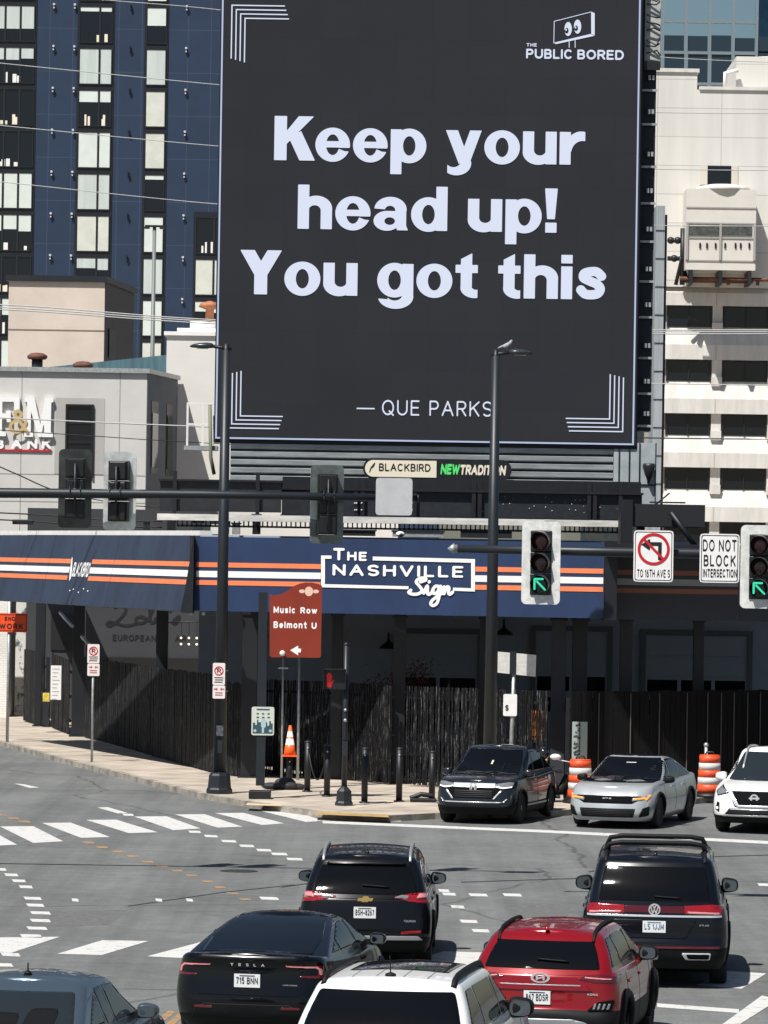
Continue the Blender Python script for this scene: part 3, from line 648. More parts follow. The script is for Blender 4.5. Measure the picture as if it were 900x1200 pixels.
for vv in (284, 305): bp.tube([(a.x, ZW - 1.6, at(780, vv, ZW).z), (at(803, vv, ZW).x, ZW - 1.6, at(780, vv, ZW).z)], .14)
bp.tube([(at(798, 280, ZW).x, ZW - 1.7, at(798, 270, ZW).z), (at(798, 280, ZW).x, ZW - 1.7, zled)], .16).tube([(at(790, 322, ZW).x, ZW - 1.6, zled), (at(796, 322, ZW).x, ZW - 1.8, at(796, 305, ZW).z), (at(802, 322, ZW).x, ZW - 1.6, zled + .5)], .12)
for uu, vv in ((784, 284), (792, 284), (788, 305)): bp.ball((at(uu, vv, ZW).x, ZW - 1.6, at(uu, vv, ZW).z), .22)
bp.build('valve_manifold', M_black, pp)
# metal clad shaft at the left corner of the office block
q0, q1 = at(765.5, 240, 200), at(777, 620, 200)
sh = thing('metal_shaft', 'narrow grey metal clad shaft between the billboard and the cream office block', 'shaft', (q0.x + .2, 200, 0))
q0, q1 = at(765, 500, 200), at(775.5, 500, 200); zt = at(768, 241, 200).z
MB().box((q0.x, 200, 0), (q1.x, 203, zt)).build('wall', mat('grey_sheet_metal', (.36, .39, .41), .5, .3, var=.2, scale=2, stretch=(6, 6, .1)), sh)
MB().box((q1.x + .003, 200.2, 0), (q1.x + .12, 203, zt - .4)).build('corner_trim', M_dark, sh)
rj = MB()
for vv in range(270, 620, 33): rj.box((q0.x, 199.97, at(770, vv, 200).z - .02), (q1.x, 199.997, at(770, vv, 200).z + .02))
rj.build('joint', M_dark, sh)

# --- glass tower behind
ZG = 350.0
q0 = at(700, 0, ZG)
M_cw = mat('reflective_curtain_glass', (.62, .74, .76), .04, 1.0)
gt = thing('glass_tower', 'blue green glass curtain wall tower rising behind the cream office block', 'building', (at(820, 0, ZG).x, ZG, 0))
zg = at(800, -420, ZG).z; xg0, xg1 = at(690, 0, ZG).x, at(885.5, 0, ZG).x
MB().box((xg0, ZG, 0), (xg1, ZG + 30, zg)).build('wall', M_cw, gt)
MB().box((xg1 + .01, ZG + 1.5, 0), (at(1150, 0, ZG).x, ZG + 30, zg)).build('side_wing', mat('deep_blue_glass', (.05, .10, .15), .06, .9, var=.3, scale=.3), gt)
gm = MB(); k = 0
for uu in np.arange(692, 886, 27.6): gm.box((at(uu + 1.5, 40, ZG).x - .12, ZG - .14, 5), (at(uu + 1.5, 40, ZG).x + .12, ZG - .003, zg))
for i in range(-11, 7): gm.box((xg0, ZG - .13, at(820, 25.5 + 36.5 * i, ZG).z - .12), (xg1, ZG - .002, at(820, 25.5 + 36.5 * i, ZG).z + .12))
gm.build('mullion', mat('mullion_grey', (.30, .36, .38), .4, .5), gt)
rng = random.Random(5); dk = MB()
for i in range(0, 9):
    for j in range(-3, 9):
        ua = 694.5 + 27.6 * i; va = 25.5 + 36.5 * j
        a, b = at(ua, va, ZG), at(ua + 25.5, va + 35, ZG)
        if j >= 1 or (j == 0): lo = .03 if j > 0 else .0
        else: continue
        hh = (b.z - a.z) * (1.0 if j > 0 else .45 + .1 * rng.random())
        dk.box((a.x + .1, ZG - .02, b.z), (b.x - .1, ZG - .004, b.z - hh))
dk.build('reflection_pane', mat('painted_reflection_dark', (.02, .035, .05), .05, spec=.6), gt)  # dark panes paint in the mirrored buildings on the glass
# ================================================================ the big screen
YB = 114.0; sB = YB / F
M_led = brick_mat('screen_black_pixels', (.0225, .024, .0275), (.0205, .022, .0255), (.0185, .020, .0235), .98, .98, .008, var=.09, rough=.8, vscale=.25)
M_led.node_tree.nodes['Principled BSDF'].inputs['Specular IOR Level'].default_value = .08; M_led.node_tree.nodes['Principled BSDF'].inputs['Emission Color'].default_value = (.010, .011, .014, 1); M_led.node_tree.nodes['Principled BSDF'].inputs['Emission Strength'].default_value = .6
bb = thing('billboard', 'huge black LED billboard reading Keep your head up! You got this', 'billboard', (at(500, 520, YB).x, YB, at(500, 520, YB).z))
a, b = at(250.5, 518.5, YB), at(746.3, 525, YB); zb = a.z - .0; ztp = at(500, -70, YB).z
xl, xr = a.x, b.x
MB().box((xl, YB + .004, zb), (xr, YB + .5, ztp)).build('cabinet', M_black, bb)
MB().box((xl + .04, YB - .06, zb + .09), (xr - .04, YB + .002, ztp - .1)).build('screen', M_led, bb)
pf = MB(); fy = YB - .075
def pxbar(mb, u0, v0, u1, v1, wpx, Y):  # horizontal or vertical bar between two picture points, as a lit strip of pixels
    p, q = at(u0, v0, Y), at(u1, v1, Y); h = wpx * Y / F / 2
    if abs(u1 - u0) > abs(v1 - v0):
        z = (p.z + q.z) / 2; mb.add([(p.x, Y, z - h), (q.x, Y, z - h), (q.x, Y, z + h), (p.x, Y, z + h)], [(0, 1, 2, 3)])
    else:
        x = (p.x + q.x) / 2; mb.add([(x - h, Y, p.z), (x + h, Y, p.z), (x + h, Y, q.z), (x - h, Y, q.z)], [(0, 1, 2, 3)])
Xb0, Xb1 = at(255, 400, YB).x, at(743.5, 400, YB).x; Zb0 = at(500, 517, YB).z
for x in (Xb0, Xb1): pf.add([(x - .022, fy, Zb0 - .022), (x + .022, fy, Zb0 - .022), (x + .022, fy, ztp - .2), (x - .022, fy, ztp - .2)], [(0, 1, 2, 3)])
pf.add([(Xb0 + .023, fy, Zb0 - .022), (Xb1 - .023, fy, Zb0 - .022), (Xb1 - .023, fy, Zb0 + .022), (Xb0 + .023, fy, Zb0 + .022)], [(0, 1, 2, 3)])
pf.build('border_line', mat('screen_border_pixels', (.02, .02, .02), .5, emit=(.50, .58, .82), es=.7), bb)
chs = [MB(), MB(), MB()]
def corner_mark(u, v, su, sv, i):  # nested chevrons
    pass
for i in range(4):
    g = i * 5.1; ch = chs[0]
    # top left
    x0, z0 = at(272 + g, 6.5 + g, YB).x, at(272 + g, 6.5 + g, YB).z
    x1, z1 = at(334 + i * 1.6, 6 + g, YB).x, at(272, 69 + i * 1.4, YB).z; h = .7 * sB
    for (X0_, X1_, Z0_, Z1_, sx_, sz_) in ((x0, x1, z0, z1, 1, -1),):
        ch.add([(X0_ - h, fy, Z0_ - h), (X1_, fy, Z0_ - h), (X1_, fy, Z0_ + h), (X0_ - h, fy, Z0_ + h)], [(0, 1, 2, 3)])
        ch.add([(X0_ - h, fy, Z1_), (X0_ + h, fy, Z1_), (X0_ + h, fy, Z0_ - h - .001), (X0_ - h, fy, Z0_ - h - .001)], [(0, 1, 2, 3)])
    ch = chs[1]; x0, z0 = at(266.5 + g, 501.5 - g * .93, YB).x, at(300, 502.0 - g * .93, YB).z
    x1, z1 = at(327 + i * 1.4, 500, YB).x, at(268, 438.5 - i * 1.3, YB).z
    ch.add([(x0 - h, fy, z0 - h), (x1, fy, z0 - h), (x1, fy, z0 + h), (x0 - h, fy, z0 + h)], [(0, 1, 2, 3)])
    ch.add([(x0 - h, fy, z0 + h + .001), (x0 + h, fy, z0 + h + .001), (x0 + h, fy, z1), (x0 - h, fy, z1)], [(0, 1, 2, 3)])
    ch = chs[2]; x0, z0 = at(729.5 - g, 505 - g * .95, YB).x, at(700, 505.5 - g * .95, YB).z
    x1, z1 = at(666.5 - i * 1.3, 505, YB).x, at(730, 442.5 - i * 1.2, YB).z
    ch.add([(x1, fy, z0 - h), (x0 + h, fy, z0 - h), (x0 + h, fy, z0 + h), (x1, fy, z0 + h)], [(0, 1, 2, 3)])
    ch.add([(x0 - h, fy, z0 + h + .001), (x0 + h, fy, z0 + h + .001), (x0 + h, fy, z1), (x0 - h, fy, z1)], [(0, 1, 2, 3)])
[ch.build('corner_mark', LED_W, bb) for ch in chs]

# heavy grotesque letters, one distance field each (cap height 1)
def _bowl(x, y, cx): return np.maximum(ell(x, y, cx, .365, .385, .39), -ell(x, y, cx, .365, .15, .235))
HG = {
 'K': (.86, lambda x, y: Un(bx(x, y, 0, 0, .27, 1), conv(x, y, (.2, .30), (.2, .56), (.55, 1), (.88, 1)), conv(x, y, (.34, .50), (.60, .66), (.92, 0), (.58, 0)))),
 'e': (.78, lambda x, y: In(Un(In(ell(x, y, .39, .365, .39, .385), -ell(x, y, .39, .365, .16, .25)), In(bx(x, y, .1, .31, .78, .44), ell(x, y, .39, .365, .39, .385))), -conv(x, y, (.40, .305), (.9, .305), (.9, .12), (.66, .215), (.52, .225)))),
 'p': (.80, lambda x, y: Un(bx(x, y, 0, -.28, .24, .735), In(_bowl(x, y, .42), -bx(x, y, -.1, -.2, .02, 1)))),
 'y': (.80, lambda x, y: Un(conv(x, y, (0, .735), (.26, .735), (.52, .06), (.30, -.02)), conv(x, y, (.55, .735), (.80, .735), (.53, -.02), (.30, .02)), In(ell(x, y, .24, -.02, .33, .265), -ell(x, y, .17, .06, .19, .175), bx(x, y, .04, -.4, .60, .04)), conv(x, y, (.32, .05), (.56, .08), (.5, -.08), (.36, -.12)))),
 'o': (.80, lambda x, y: In(ell(x, y, .40, .365, .40, .385), -ell(x, y, .40, .365, .155, .235))),
 'u': (.76, lambda x, y: Un(bx(x, y, 0, .25, .24, .735), bx(x, y, .52, 0, .76, .735), In(ell(x, y, .35, .27, .35, .285), -ell(x, y, .385, .31, .145, .125), -bx(x, y, .24, .29, .53, .9), bx(x, y, -.1, -.1, .70, .30)))),
 'r': (.55, lambda x, y: Un(bx(x, y, 0, 0, .24, .735), In(ell(x, y, .49, .36, .36, .39), -ell(x, y, .52, .25, .27, .30), bx(x, y, .15, .3, .57, .9)))),
 'h': (.76, lambda x, y: Un(bx(x, y, 0, 0, .24, 1), bx(x, y, .52, 0, .76, .48), In(ell(x, y, .41, .46, .35, .29), -ell(x, y, .375, .42, .145, .125), -bx(x, y, .24, -.1, .52, .43), bx(x, y, .06, .43, .9, .9)))),
 'd': (.80, lambda x, y: Un(bx(x, y, .56, 0, .80, 1), In(_bowl(x, y, .38), -bx(x, y, .78, -.2, 1, 1)))),
 'a': (.76, lambda x, y: Un(bx(x, y, .49, .06, .72, .48), conv(x, y, (.50, .1), (.72, .1), (.76, 0), (.53, 0)), In(ell(x, y, .37, .47, .355, .28), -ell(x, y, .36, .44, .13, .12), -bx(x, y, -.1, .1, .5, .44), -conv(x, y, (-.1, .50), (.27, .475), (.27, .3), (-.1, .3))), In(ell(x, y, .29, .205, .29, .22), -ell(x, y, .355, .20, .13, .095)), In(bx(x, y, .25, .30, .55, .425)))),
 '!': (.27, lambda x, y: Un(conv(x, y, (0, 1), (.27, 1), (.215, .31), (.055, .31)), bx(x, y, .015, 0, .255, .215))),
 'Y': (.92, lambda x, y: Un(conv(x, y, (0, 1), (.31, 1), (.60, .50), (.46, .30), (.32, .44)), conv(x, y, (.92, 1), (.61, 1), (.32, .50), (.46, .30), (.60, .44)), bx(x, y, .32, 0, .60, .48))),
 'g': (.80, lambda x, y: Un(bx(x, y, .56, 0.0, .80, .735), In(_bowl(x, y, .38), -bx(x, y, .78, -.2, 1, 1)), In(ell(x, y, .41, -.01, .39, .275), -ell(x, y, .385, .02, .18, .13), -bx(x, y, -.1, .005, .56, .4), -conv(x, y, (-.1, -.06), (.235, -.085), (.235, .1), (-.1, .1))))),
 't': (.50, lambda x, y: Un(conv(x, y, (.12, .2), (.36, .2), (.36, 1), (.12, .87)), bx(x, y, 0, .565, .49, .735), In(ell(x, y, .43, .215, .31, .225), -ell(x, y, .46, .25, .10, .085), -bx(x, y, .36, .2, .9, .6), bx(x, y, .0, -.1, .49, .24)))),
 'i': (.24, lambda x, y: Un(bx(x, y, 0, 0, .24, .735), bx(x, y, 0, .82, .24, 1))),
 's': (.72, lambda x, y: In(pline(x, y, smooth_pts([(.585, .53), (.48, .625), (.35, .632), (.20, .59), (.18, .49), (.32, .415), (.48, .345), (.56, .24), (.50, .13), (.35, .10), (.21, .12), (.12, .21)], 5)) - .098, bx(x, y, 0, -.012, .9, .742))),
 ' ': (.30, None)}
def heavy(mb, s, u0, u1, vb, cap, Y, gap=.055):
    tot = sum(HG[c][0] for c in s) + gap * (len(s) - 1); p = at(u0, vb, Y); q = at(u1, vb, Y); k = (q.x - p.x) / tot; h = cap * Y / F; x = 0; z = (p.z + q.z) / 2
    for c in s:
        W, fn = HG[c]
        if fn is not None:
            vs_, fs_ = march(lambda a, b: fn(a, b) - .008, -.06, -.36, W + .08, 1.06, .0125); mb.add([(p.x + (px + x) * k, Y, z + pz * h) for px, pz in vs_], fs_)
        x += W + gap
    return mb
tx = MB()
heavy(tx, 'Keep your', 321.5, 684, 190, 51, fy, .085); heavy(tx, 'head up!', 349, 652.5, 270, 51, fy, .09); heavy(tx, 'You got this', 281.5, 711.5, 347.5, 51, fy, .085)
tx.build('message_lettering', LED_W, bb)
t2 = MB()
text_at(t2, 'QUE PARKS', 447.5, 486.5, 576.5, 468.5, fy, hw=.055, gap=.24, res=.045)
pxbar(t2, 418, 478.5, 439, 479, 1.6, fy)
t2.build('signature_lettering', LED_W, bb)
lg = MB()
text_at(lg, 'PUBLIC', 616.5, 68.5, 671, 57, fy, hw=.10, gap=.14, res=.05); text_at(lg, 'BORED', 676.5, 69.5, 731, 58, fy, hw=.10, gap=.14, res=.05); text_at(lg, 'THE', 617, 54.5, 629, 50.5, fy, hw=.11, gap=.2, res=.06)
def pxpoly(mb, pts, Y): 
    P = [at(u, v, Y) for u, v in pts]; mb.add([(p.x, Y, p.z) for p in P], [tuple(range(len(P)))])
def pxline(mb, pts, wpx, Y):
    P = [at(u, v, Y) for u, v in pts]; xs = [(p.x, p.z) for p in P]; h = wpx * Y / F / 2
    flat(mb, lambda x, y: pline(x, y, xs) - h, (min(a for a, _ in xs) - 2 * h, min(b for _, b in xs) - 2 * h, max(a for a, _ in xs) + 2 * h, max(b for _, b in xs) + 2 * h), h * .9, (0, Y, 0))
pxline(lg, [(649, 50.5), (649.5, 25), (692.5, 14)], .8, fy)
pxpoly(lg, [(649, 50), (651.5, 51.7), (696.5, 42), (692.5, 39.7)], fy); pxpoly(lg, [(692.7, 13.6), (696.9, 15.4), (696.9, 41.6), (692.9, 39.4)], fy)
for u in (667, 674): pxline(lg, [(u, 47.5), (u, 55.5)], .9, fy)
for cu_, cv_ in ((665.8, 34), (676.8, 31.2)):
    c = at(cu_, cv_, fy)
    flat(lg, lambda x, y: In(ell(x, y, 0, 0, 4.3 * sB, 8.2 * sB), -ell(x, y, -1.6 * sB, -2.0 * sB, 2.2 * sB, 3.4 * sB)), (-6 * sB, -10 * sB, 6 * sB, 10 * sB), .6 * sB, (c.x, fy, c.z))
    flat(lg, lambda x, y: ell(x, y, -2.3 * sB, -1.0 * sB, .9 * sB, 1.3 * sB), (-5 * sB, -5 * sB, 0, 5 * sB), .4 * sB, (c.x, fy, c.z))
lg.build('logo', LED_W, bb)
# backside of the second face, right of the screen
bk = thing('rear_structure', 'dark steel back frame with catwalk brackets along the right edge of the billboard', 'frame', (xr + .3, YB + 1, zb))
xo = at(764.5, 300, YB + 1).x
MB().box((xr + .02, YB + .52, zb + .5), (xo, YB + 1.6, ztp)).build('back_panel', mat('back_panel_navy', (.010, .014, .024), .6), bk)
fb = MB()
for v in (105, 145, 195, 238, 283, 330, 372, 420, 462, 500):
    fb = MB(); z = at(758, v, YB).z; fb.box((xr + .03, YB + .42, z), (xo + .03, YB + .5, z + .06))
    fb.box((xo - .22, YB + .30, z + .3), (xo - .16, YB + .5, z + .42)).box((xo - .12, YB + .30, z + .3), (xo - .06, YB + .5, z + .42)); fb.build('bracket', M_galv, bk)
g0 = at(757, 75, YB + 1); fb = MB().box((xr + .06, YB + .3, g0.z), (xo + .08, YB + .51, ztp)); fb.build('grey_cabinet', mat('cabinet_grey', (.42, .43, .42), .6, var=.15, scale=3), bk)
fb = MB()
for i in range(9):
    z = g0.z + .1 + i * .22 + random.random() * .1; fb.tube([(xr + .1, YB + .2, z), (xr + .25 + random.random() * .15, YB + .14, z + random.uniform(-.15, .15)), (xo + .05, YB + .2, z + random.uniform(-.1, .1))], .022)
fb.box((xr + .04, YB + .18, g0.z - .25), (xo + .08, YB + .3, g0.z - .02)); fb.build('cable_bundle', M_black, bk)

# louvre band and structure under the screen
M_lou = mat('ribbed_steel', (.48, .52, .53), .45, .35, var=.25, scale=1.6, stretch=(.6, 1, 6))
lv = thing('ribbed_skirt', 'grey horizontally ribbed steel skirt panel right below the screen', 'panel', (0, YB + .3, at(500, 572, YB).z))
a, b = at(270, 528, YB), at(719, 528, YB); c = at(769, 530, YB)
zt_, zb_ = at(500, 526, YB).z, at(500, 573, YB).z; n_ = 5; st = (zt_ - zb_) / n_
m = MB()
for i in range(n_ + 1):
    z0 = zt_ - (i + 1) * st + .05 + .3; m.prism([(0, z0), (-.10, z0 + .03), (-.12, z0 + st - .07), (0, z0 + st - .05)], (a.x, YB + .16, 0), (0, 1, 0), (0, 0, 1), (b.x - a.x, 0, 0))
m.build('rib', M_lou, lv)
MB().box((a.x, YB + .161, zb_ - .3), (b.x, YB + .3, zt_ + .1)).build('backing', M_black, lv)
m = MB().box((b.x + .01, YB + .02, zb_ - .9), (c.x, YB + .6, zt_ + .25)); m.build('end_cabinet', mat('cabinet_bluegrey', (.40, .44, .46), .5, .2, var=.12, scale=2), lv)
m = MB()
for f_ in (.12, .36, .6, .98): m.box((b.x + (c.x - b.x) * f_, YB - .01, zb_ - .9), (b.x + (c.x - b.x) * f_ + .03, YB + .018, zt_ + .25))
z = at(750, 569, YB).z; m.box((b.x, YB - .012, z), (c.x, YB + .017, z + .04)); m.build('seam', M_black, lv)
p = at(760, 552, YB); sp_ = thing('floodlight', 'small dark floodlight fixed to the pale cabinet at the right end of the ribbed skirt', 'floodlight', (p.x, YB - .1, p.z))
MB().lathe([(.03, -.28), (.11, -.1), (.17, .12), (.15, .2), (.01, .2)], (p.x, YB - .16, p.z), 12).build('lamp_head', M_dark, sp_)
MB().cyl((p.x, YB - .16, p.z - .25), (p.x, YB + .01, p.z - .3), .04).build('arm', M_dark, sp_)
# capsule sponsor sign
YS = YB - .35; sS = YS / F
p0, p1 = at(425.5, 538, YS), at(599.5, 562.5, YS); zc = (at(512, 550, YS).z); h2 = 12.2 * sS; X0_, X1_ = p0.x, p1.x
cs = thing('capsule_sign', 'capsule shaped sign reading BLACKBIRD on cream and NEWTRADITION on black', 'sign', ((X0_ + X1_) / 2, YS, zc))
def cap_poly(inset):
    r = h2 - inset; return [(X0_ + h2 + r * math.cos(math.radians(t)), r * math.sin(math.radians(t))) for t in range(90, 271, 12)] + [(X1_ - h2 + r * math.cos(math.radians(t)), r * math.sin(math.radians(t))) for t in range(-90, 91, 12)]
MB().prism(cap_poly(0), (0, YS + .004, zc), (1, 0, 0), (0, 0, 1), (0, .16, 0)).build('body', M_black, cs)
xm = at(511.5, 550, YS).x
lf = [p for p in cap_poly(.055) if p[0] <= xm - .01]; lf = lf + [(xm, -(h2 - .055)), (xm, h2 - .055)]
MB().prism(lf, (0, YS + .003, zc), (1, 0, 0), (0, 0, 1), (0, -.02, 0)).build('cream_face', mat('cream_sign_face', (.80, .74, .58), .5), cs)
l1 = MB(); text_at(l1, 'BLACKBIRD', 444, 552, 504.5, 542.8, YS - .022, hw=.09, gap=.16)
pxpoly(l1, [(432.5, 553.5), (434, 548), (439, 541.8), (439.8, 543), (438, 547), (435, 549.5), (433.5, 553.8)], YS - .022); l1.build('lettering', M_inkblk, cs)
l2 = MB(); text_at(l2, 'NEW', 516, 556, 538, 543.5, YS - .004, hw=.13, gap=.06, slant=.18, res=.05); l2.build('green_lettering', mat('green_letter', (.10, .75, .18), .5), cs)
l2 = MB(); text_at(l2, 'TRADITION', 538.5, 556.5, 592, 544.5, YS - .004, hw=.13, gap=.06, slant=.18, res=.05); l2.build('white_lettering', M_cream, cs)

# black beam, pale girder, roof clutter
YK = 110.5
bm_ = thing('black_girder', 'black box girder with brackets spanning below the ribbed skirt', 'girder', (at(540, 590, YK).x, YK, 6.5))
a, b = at(330, 600, YK), at(752, 606, YK); zt_ = at(540, 571, YK).z; zm = at(540, 577, YK).z; zb_ = at(540, 606, YK).z
M_gird = mat('girder_black', (.011, .014, .02), .55, var=.5, scale=6, ramp=(.3, .75))
MB().box((a.x, YK, zb_), (b.x, YK + 1.2, zm)).build('web', M_gird, bm_)
m = MB().box((a.x - .03, YK - .14, zm + .003), (b.x + .03, YK + 1.3, zm + .06)).box((a.x - .03, YK - .14, zb_ - .06), (b.x + .03, YK + 1.3, zb_ - .003)).box((a.x, YK + .5, zm + .063), (b.x, YK + 1.2, zm + .35))
m.build('flange', M_black, bm_)
for u in (417, 425, 486, 555, 562, 690, 697, 727):
    x = at(u, 590, YK).x; m = MB().box((x - .05, YK - .12, zb_), (x + .05, YK - .003, zm)); m.box((x - .05, YK + .1, zm + .061), (x + .05, YK + .3, zm + .32)); m.build('stiffener', M_black, bm_)
m = MB()
for u in (416, 418, 424, 483, 485):
    for v in (590, 598): p = at(u, v, YK); m.ball((p.x, YK - .012 - (.11 if u < 430 else 0), p.z), .03, 8, 5)
for k in range(26):
    p = at(random.uniform(560, 735), random.uniform(582, 602), YK); m.ball((p.x, YK - .004, p.z), random.uniform(.012, .022), 6, 4)
m.build('bolt', M_galv, bm_)
sb_ = thing('sign_back', 'long black sign box seen over the striped fascia behind the left street lamp', 'sign box', (at(258, 600, 109).x, 109, 6.6))
a, b = at(187, 600, 109.2), at(329, 602, 109.2); zt_ = at(258, 564.5, 109.2).z; zb_ = at(258, 599.5, 109.2).z
MB().box((a.x, 109.2, zb_), (b.x, 109.6, zt_)).build('box', mat('box_black', (.016, .018, .022), .5, var=.2), sb_)
m = MB().box((a.x - .03, 109.1, zt_), (b.x + .03, 109.7, zt_ + .05))
for u in (205, 302): x = at(u, 580, 109.2).x; m.box((x - .05, 109.08, zb_ - .3), (x + .05, 109.197, zt_ + .25))
m.build('bracket', M_black, sb_)
YI = 108.2
ib = thing('pale_girder', 'weathered white steel girder with open grating lying above the navy fascia', 'girder', (at(460, 612, YI).x, YI, 6.3))
a, b = at(184, 612, YI), at(735, 612, YI); zt_ = at(460, 606, YI).z; zb_ = at(460, 613.5, YI).z
M_ib = mat('weathered_white_steel', (.60, .585, .55), .65, var=.25, scale=2.5, stretch=(.5, 1, 3))
MB().box((a.x, YI, zb_), (b.x, YI + .5, zt_)).build('flange', M_ib, ib)
m = MB(); m.box((a.x + .5, YI + .1, zb_ - .16), (b.x - .2, YI + .2, zb_ - .11))
x = a.x + .5
while x < b.x - .2: m.box((x, YI + .1, zb_ - .16), (x + .035, YI + .18, zb_ - .003)); x += .12
m.build('grating', M_dark, ib)
# street-front roof: slab, clutter
# --- right end dark platform
dp = thing('dark_platform', 'black boxed platform with a diagonal brace at the right end of the girders', 'platform', (at(780, 600, 106).x, 106, 6.2))
a, b = at(741, 620, 106), at(826, 620, 106); zt_ = at(780, 591, 106).z; zb_ = at(780, 617, 106).z
MB().box((a.x, 106, zb_), (b.x, 108.8, zt_)).build('box', mat('platform_black', (.008, .009, .012), .6), dp)
MB().tube([(at(786, 612, 105.8).x, 105.85, zb_ + .35), (at(818, 648, 105.8).x, 105.85, zb_ - .55)], .07).build('brace', M_black, dp); MB().box((a.x - .3, 105.9, zb_ - .9), (a.x, 107, zt_ + .1)).build('column', M_black, dp)
p = at(780, 585, 107); rr2 = MB().tube([(p.x - .25, 107, zt_), (p.x + .1, 107, zt_ + .3)], .02).tube([(p.x - .4, 107, zt_ + .06), (p.x + .5, 107, zt_ + .06)], .02).build('stand', M_black, dp)

# ================================================================ striped fascia and canopy
M_fmain = mat('navy_fascia_panel', (.0135, .032, .090), .5, var=.14, scale=1.0, stretch=(1.2, 1.2, .4))
M_fleft = mat('faded_navy_panel', (.024, .036, .066), .6, var=.2, scale=1.0, stretch=(1.2, 1.2, .4))
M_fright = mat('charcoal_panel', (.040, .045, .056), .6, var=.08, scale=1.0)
M_orange = mat('orange_stripe', (.80, .215, .085), .5, var=.05, scale=2); M_wstripe = mat('white_stripe', (.86, .84, .80), .5, var=.04, scale=2)
PL, PR = at(228, 670, 104.0), at(708, 678, 101.6)
ZFT = (at(228, 627.5, 104.0).z + at(708, 637, 101.6).z) / 2; ZFB = (at(228, 715, 104.0).z + at(708, 725.5, 101.6).z) / 2
HF = ZFT - ZFB
def P2(p, z): return V((p.x, p.y, z))
class Plane:  # upright or leaning board: origin at bottom left
    def __init__(s, p0, p1, z0, z1, lean=0.0):
        e = V((p1.x - p0.x, p1.y - p0.y, 0)); s.L = e.length; s.ex = e.normalized(); s.n = V((s.ex.y, -s.ex.x, 0))
        up = V((0, 0, z1 - z0)) - s.n * lean; s.H = up.length; s.ey = up.normalized(); s.o = V((p0.x, p0.y, z0)) + s.n * (lean / 2); s.nn = s.ex.cross(s.ey)
    def pt(s, x, y, d=0.0): return s.o + s.ex * x + s.ey * y + s.nn * d
    def quad(s, mb, x0, y0, x1, y1, d0, d1): return mb.hexa([s.pt(x0, y0, d0), s.pt(x1, y0, d0), s.pt(x1, y0, d1), s.pt(x0, y0, d1), s.pt(x0, y1, d0), s.pt(x1, y1, d0), s.pt(x1, y1, d1), s.pt(x0, y1, d1)])
    def uv(s, u, v):
        h = ray_plane(u, v, s.o, s.nn) - s.o; return h.dot(s.ex), h.dot(s.ey)
    def poly(s, mb, pts, d):  # picture points
        q = [s.uv(*p) for p in pts]; mb.add([s.pt(x, y, d) for x, y in q], [tuple(range(len(q)))])
fm = Plane(PL, PR, ZFB, ZFT)
STR = ((.345, .41), (.46, .545), (.585, .65))
fas = thing('fascia_sign', 'navy fascia board with orange and white stripes reading THE NASHVILLE Sign', 'fascia', P2((PL + PR) / 2, ZFB))
m = MB(); fm.quad(m, 0, 0, fm.L, fm.H, -.12, 0); m.build('board', M_fmain, fas)
xa, xb = fm.uv(377, 670)[0], fm.uv(556, 676)[0]
for i, (f0, f1) in enumerate(STR):
    m = MB()
    for x0, x1 in ((.05, xa - .02), (xb + .02, fm.L - .02)): m = MB(); fm.quad(m, x0, fm.H * (1 - f1), x1, fm.H * (1 - f0), .002, .012); m.build('stripe', (M_orange, M_wstripe, M_orange)[i], fas)
m = MB()
D = .02
for pts in ([(376.5, 651), (388.7, 651), (388.7, 654.8), (381, 654.8), (381, 684.5), (479, 687), (479, 690.5), (376.5, 688.2)],
            [(437, 652.2), (556.8, 655.2), (556.8, 693.2), (531, 692.3), (531, 688.6), (552.3, 689.3), (552.3, 659.5), (437, 656.7)]):
    fm.poly(m, pts, D)
m.build('logo_frame', M_wstripe, fas)
m = MB()
def ftext(pl, mb, s, u0, v1, u1, v0, d, vb=None, **kw):
    x0, y0 = pl.uv(u0, v1); x1, y1 = pl.uv(u1, vb if vb is not None else v1 + (u1 - u0) * .0165); _, yt = pl.uv(u0, v0)
    text(mb, s, pl.pt(x0, y0, d), x1 - x0, yt - y0, ex=pl.ex, ey=(pl.ey), **kw)
ftext(fm, m, 'T', 390.5, 656.6, 404, 642, D, hw=.11, res=.05); ftext(fm, m, 'HE', 407, 657, 430, 646.3, D, hw=.12, gap=.22, res=.05)
ftext(fm, m, 'NASHVILLE', 389.8, 674.4, 543, 661, D, hw=.10, gap=.26, res=.05)
m.build('lettering', M_letter, fas)
m = MB()
sg = [(.30, .86), (.42, .93), (.40, 1.0), (.28, .98), (.20, .86), (.28, .70), (.34, .56), (.26, .44), (.12, .42), (.03, .48), (.08, .56)]
def script(mb, pl, strokes, u0, v0, u1, v1, wpx, d, res=None):
    x0, y0 = pl.uv(u0, v1); x1, y1 = pl.uv(u1, v1 + (u1 - u0) * .016); _, yt = pl.uv(u0, v0); sx, sy = x1 - x0, yt - y0; px = sx / (u1 - u0); h = wpx * px / 2
    S_ = [[(a * sx, b * sy) for a, b in smooth_pts(s, 7)] for s in strokes]
    al = [p for s in S_ for p in s]
    flat(mb, lambda x, y: Un(*[pline(x, y, s) for s in S_]) - h, (min(p[0] for p in al) - 2 * h, min(p[1] for p in al) - 2 * h, max(p[0] for p in al) + 2 * h, max(p[1] for p in al) + 2 * h), res or h * .45, pl.pt(x0, y0, d), pl.ex, pl.ey)
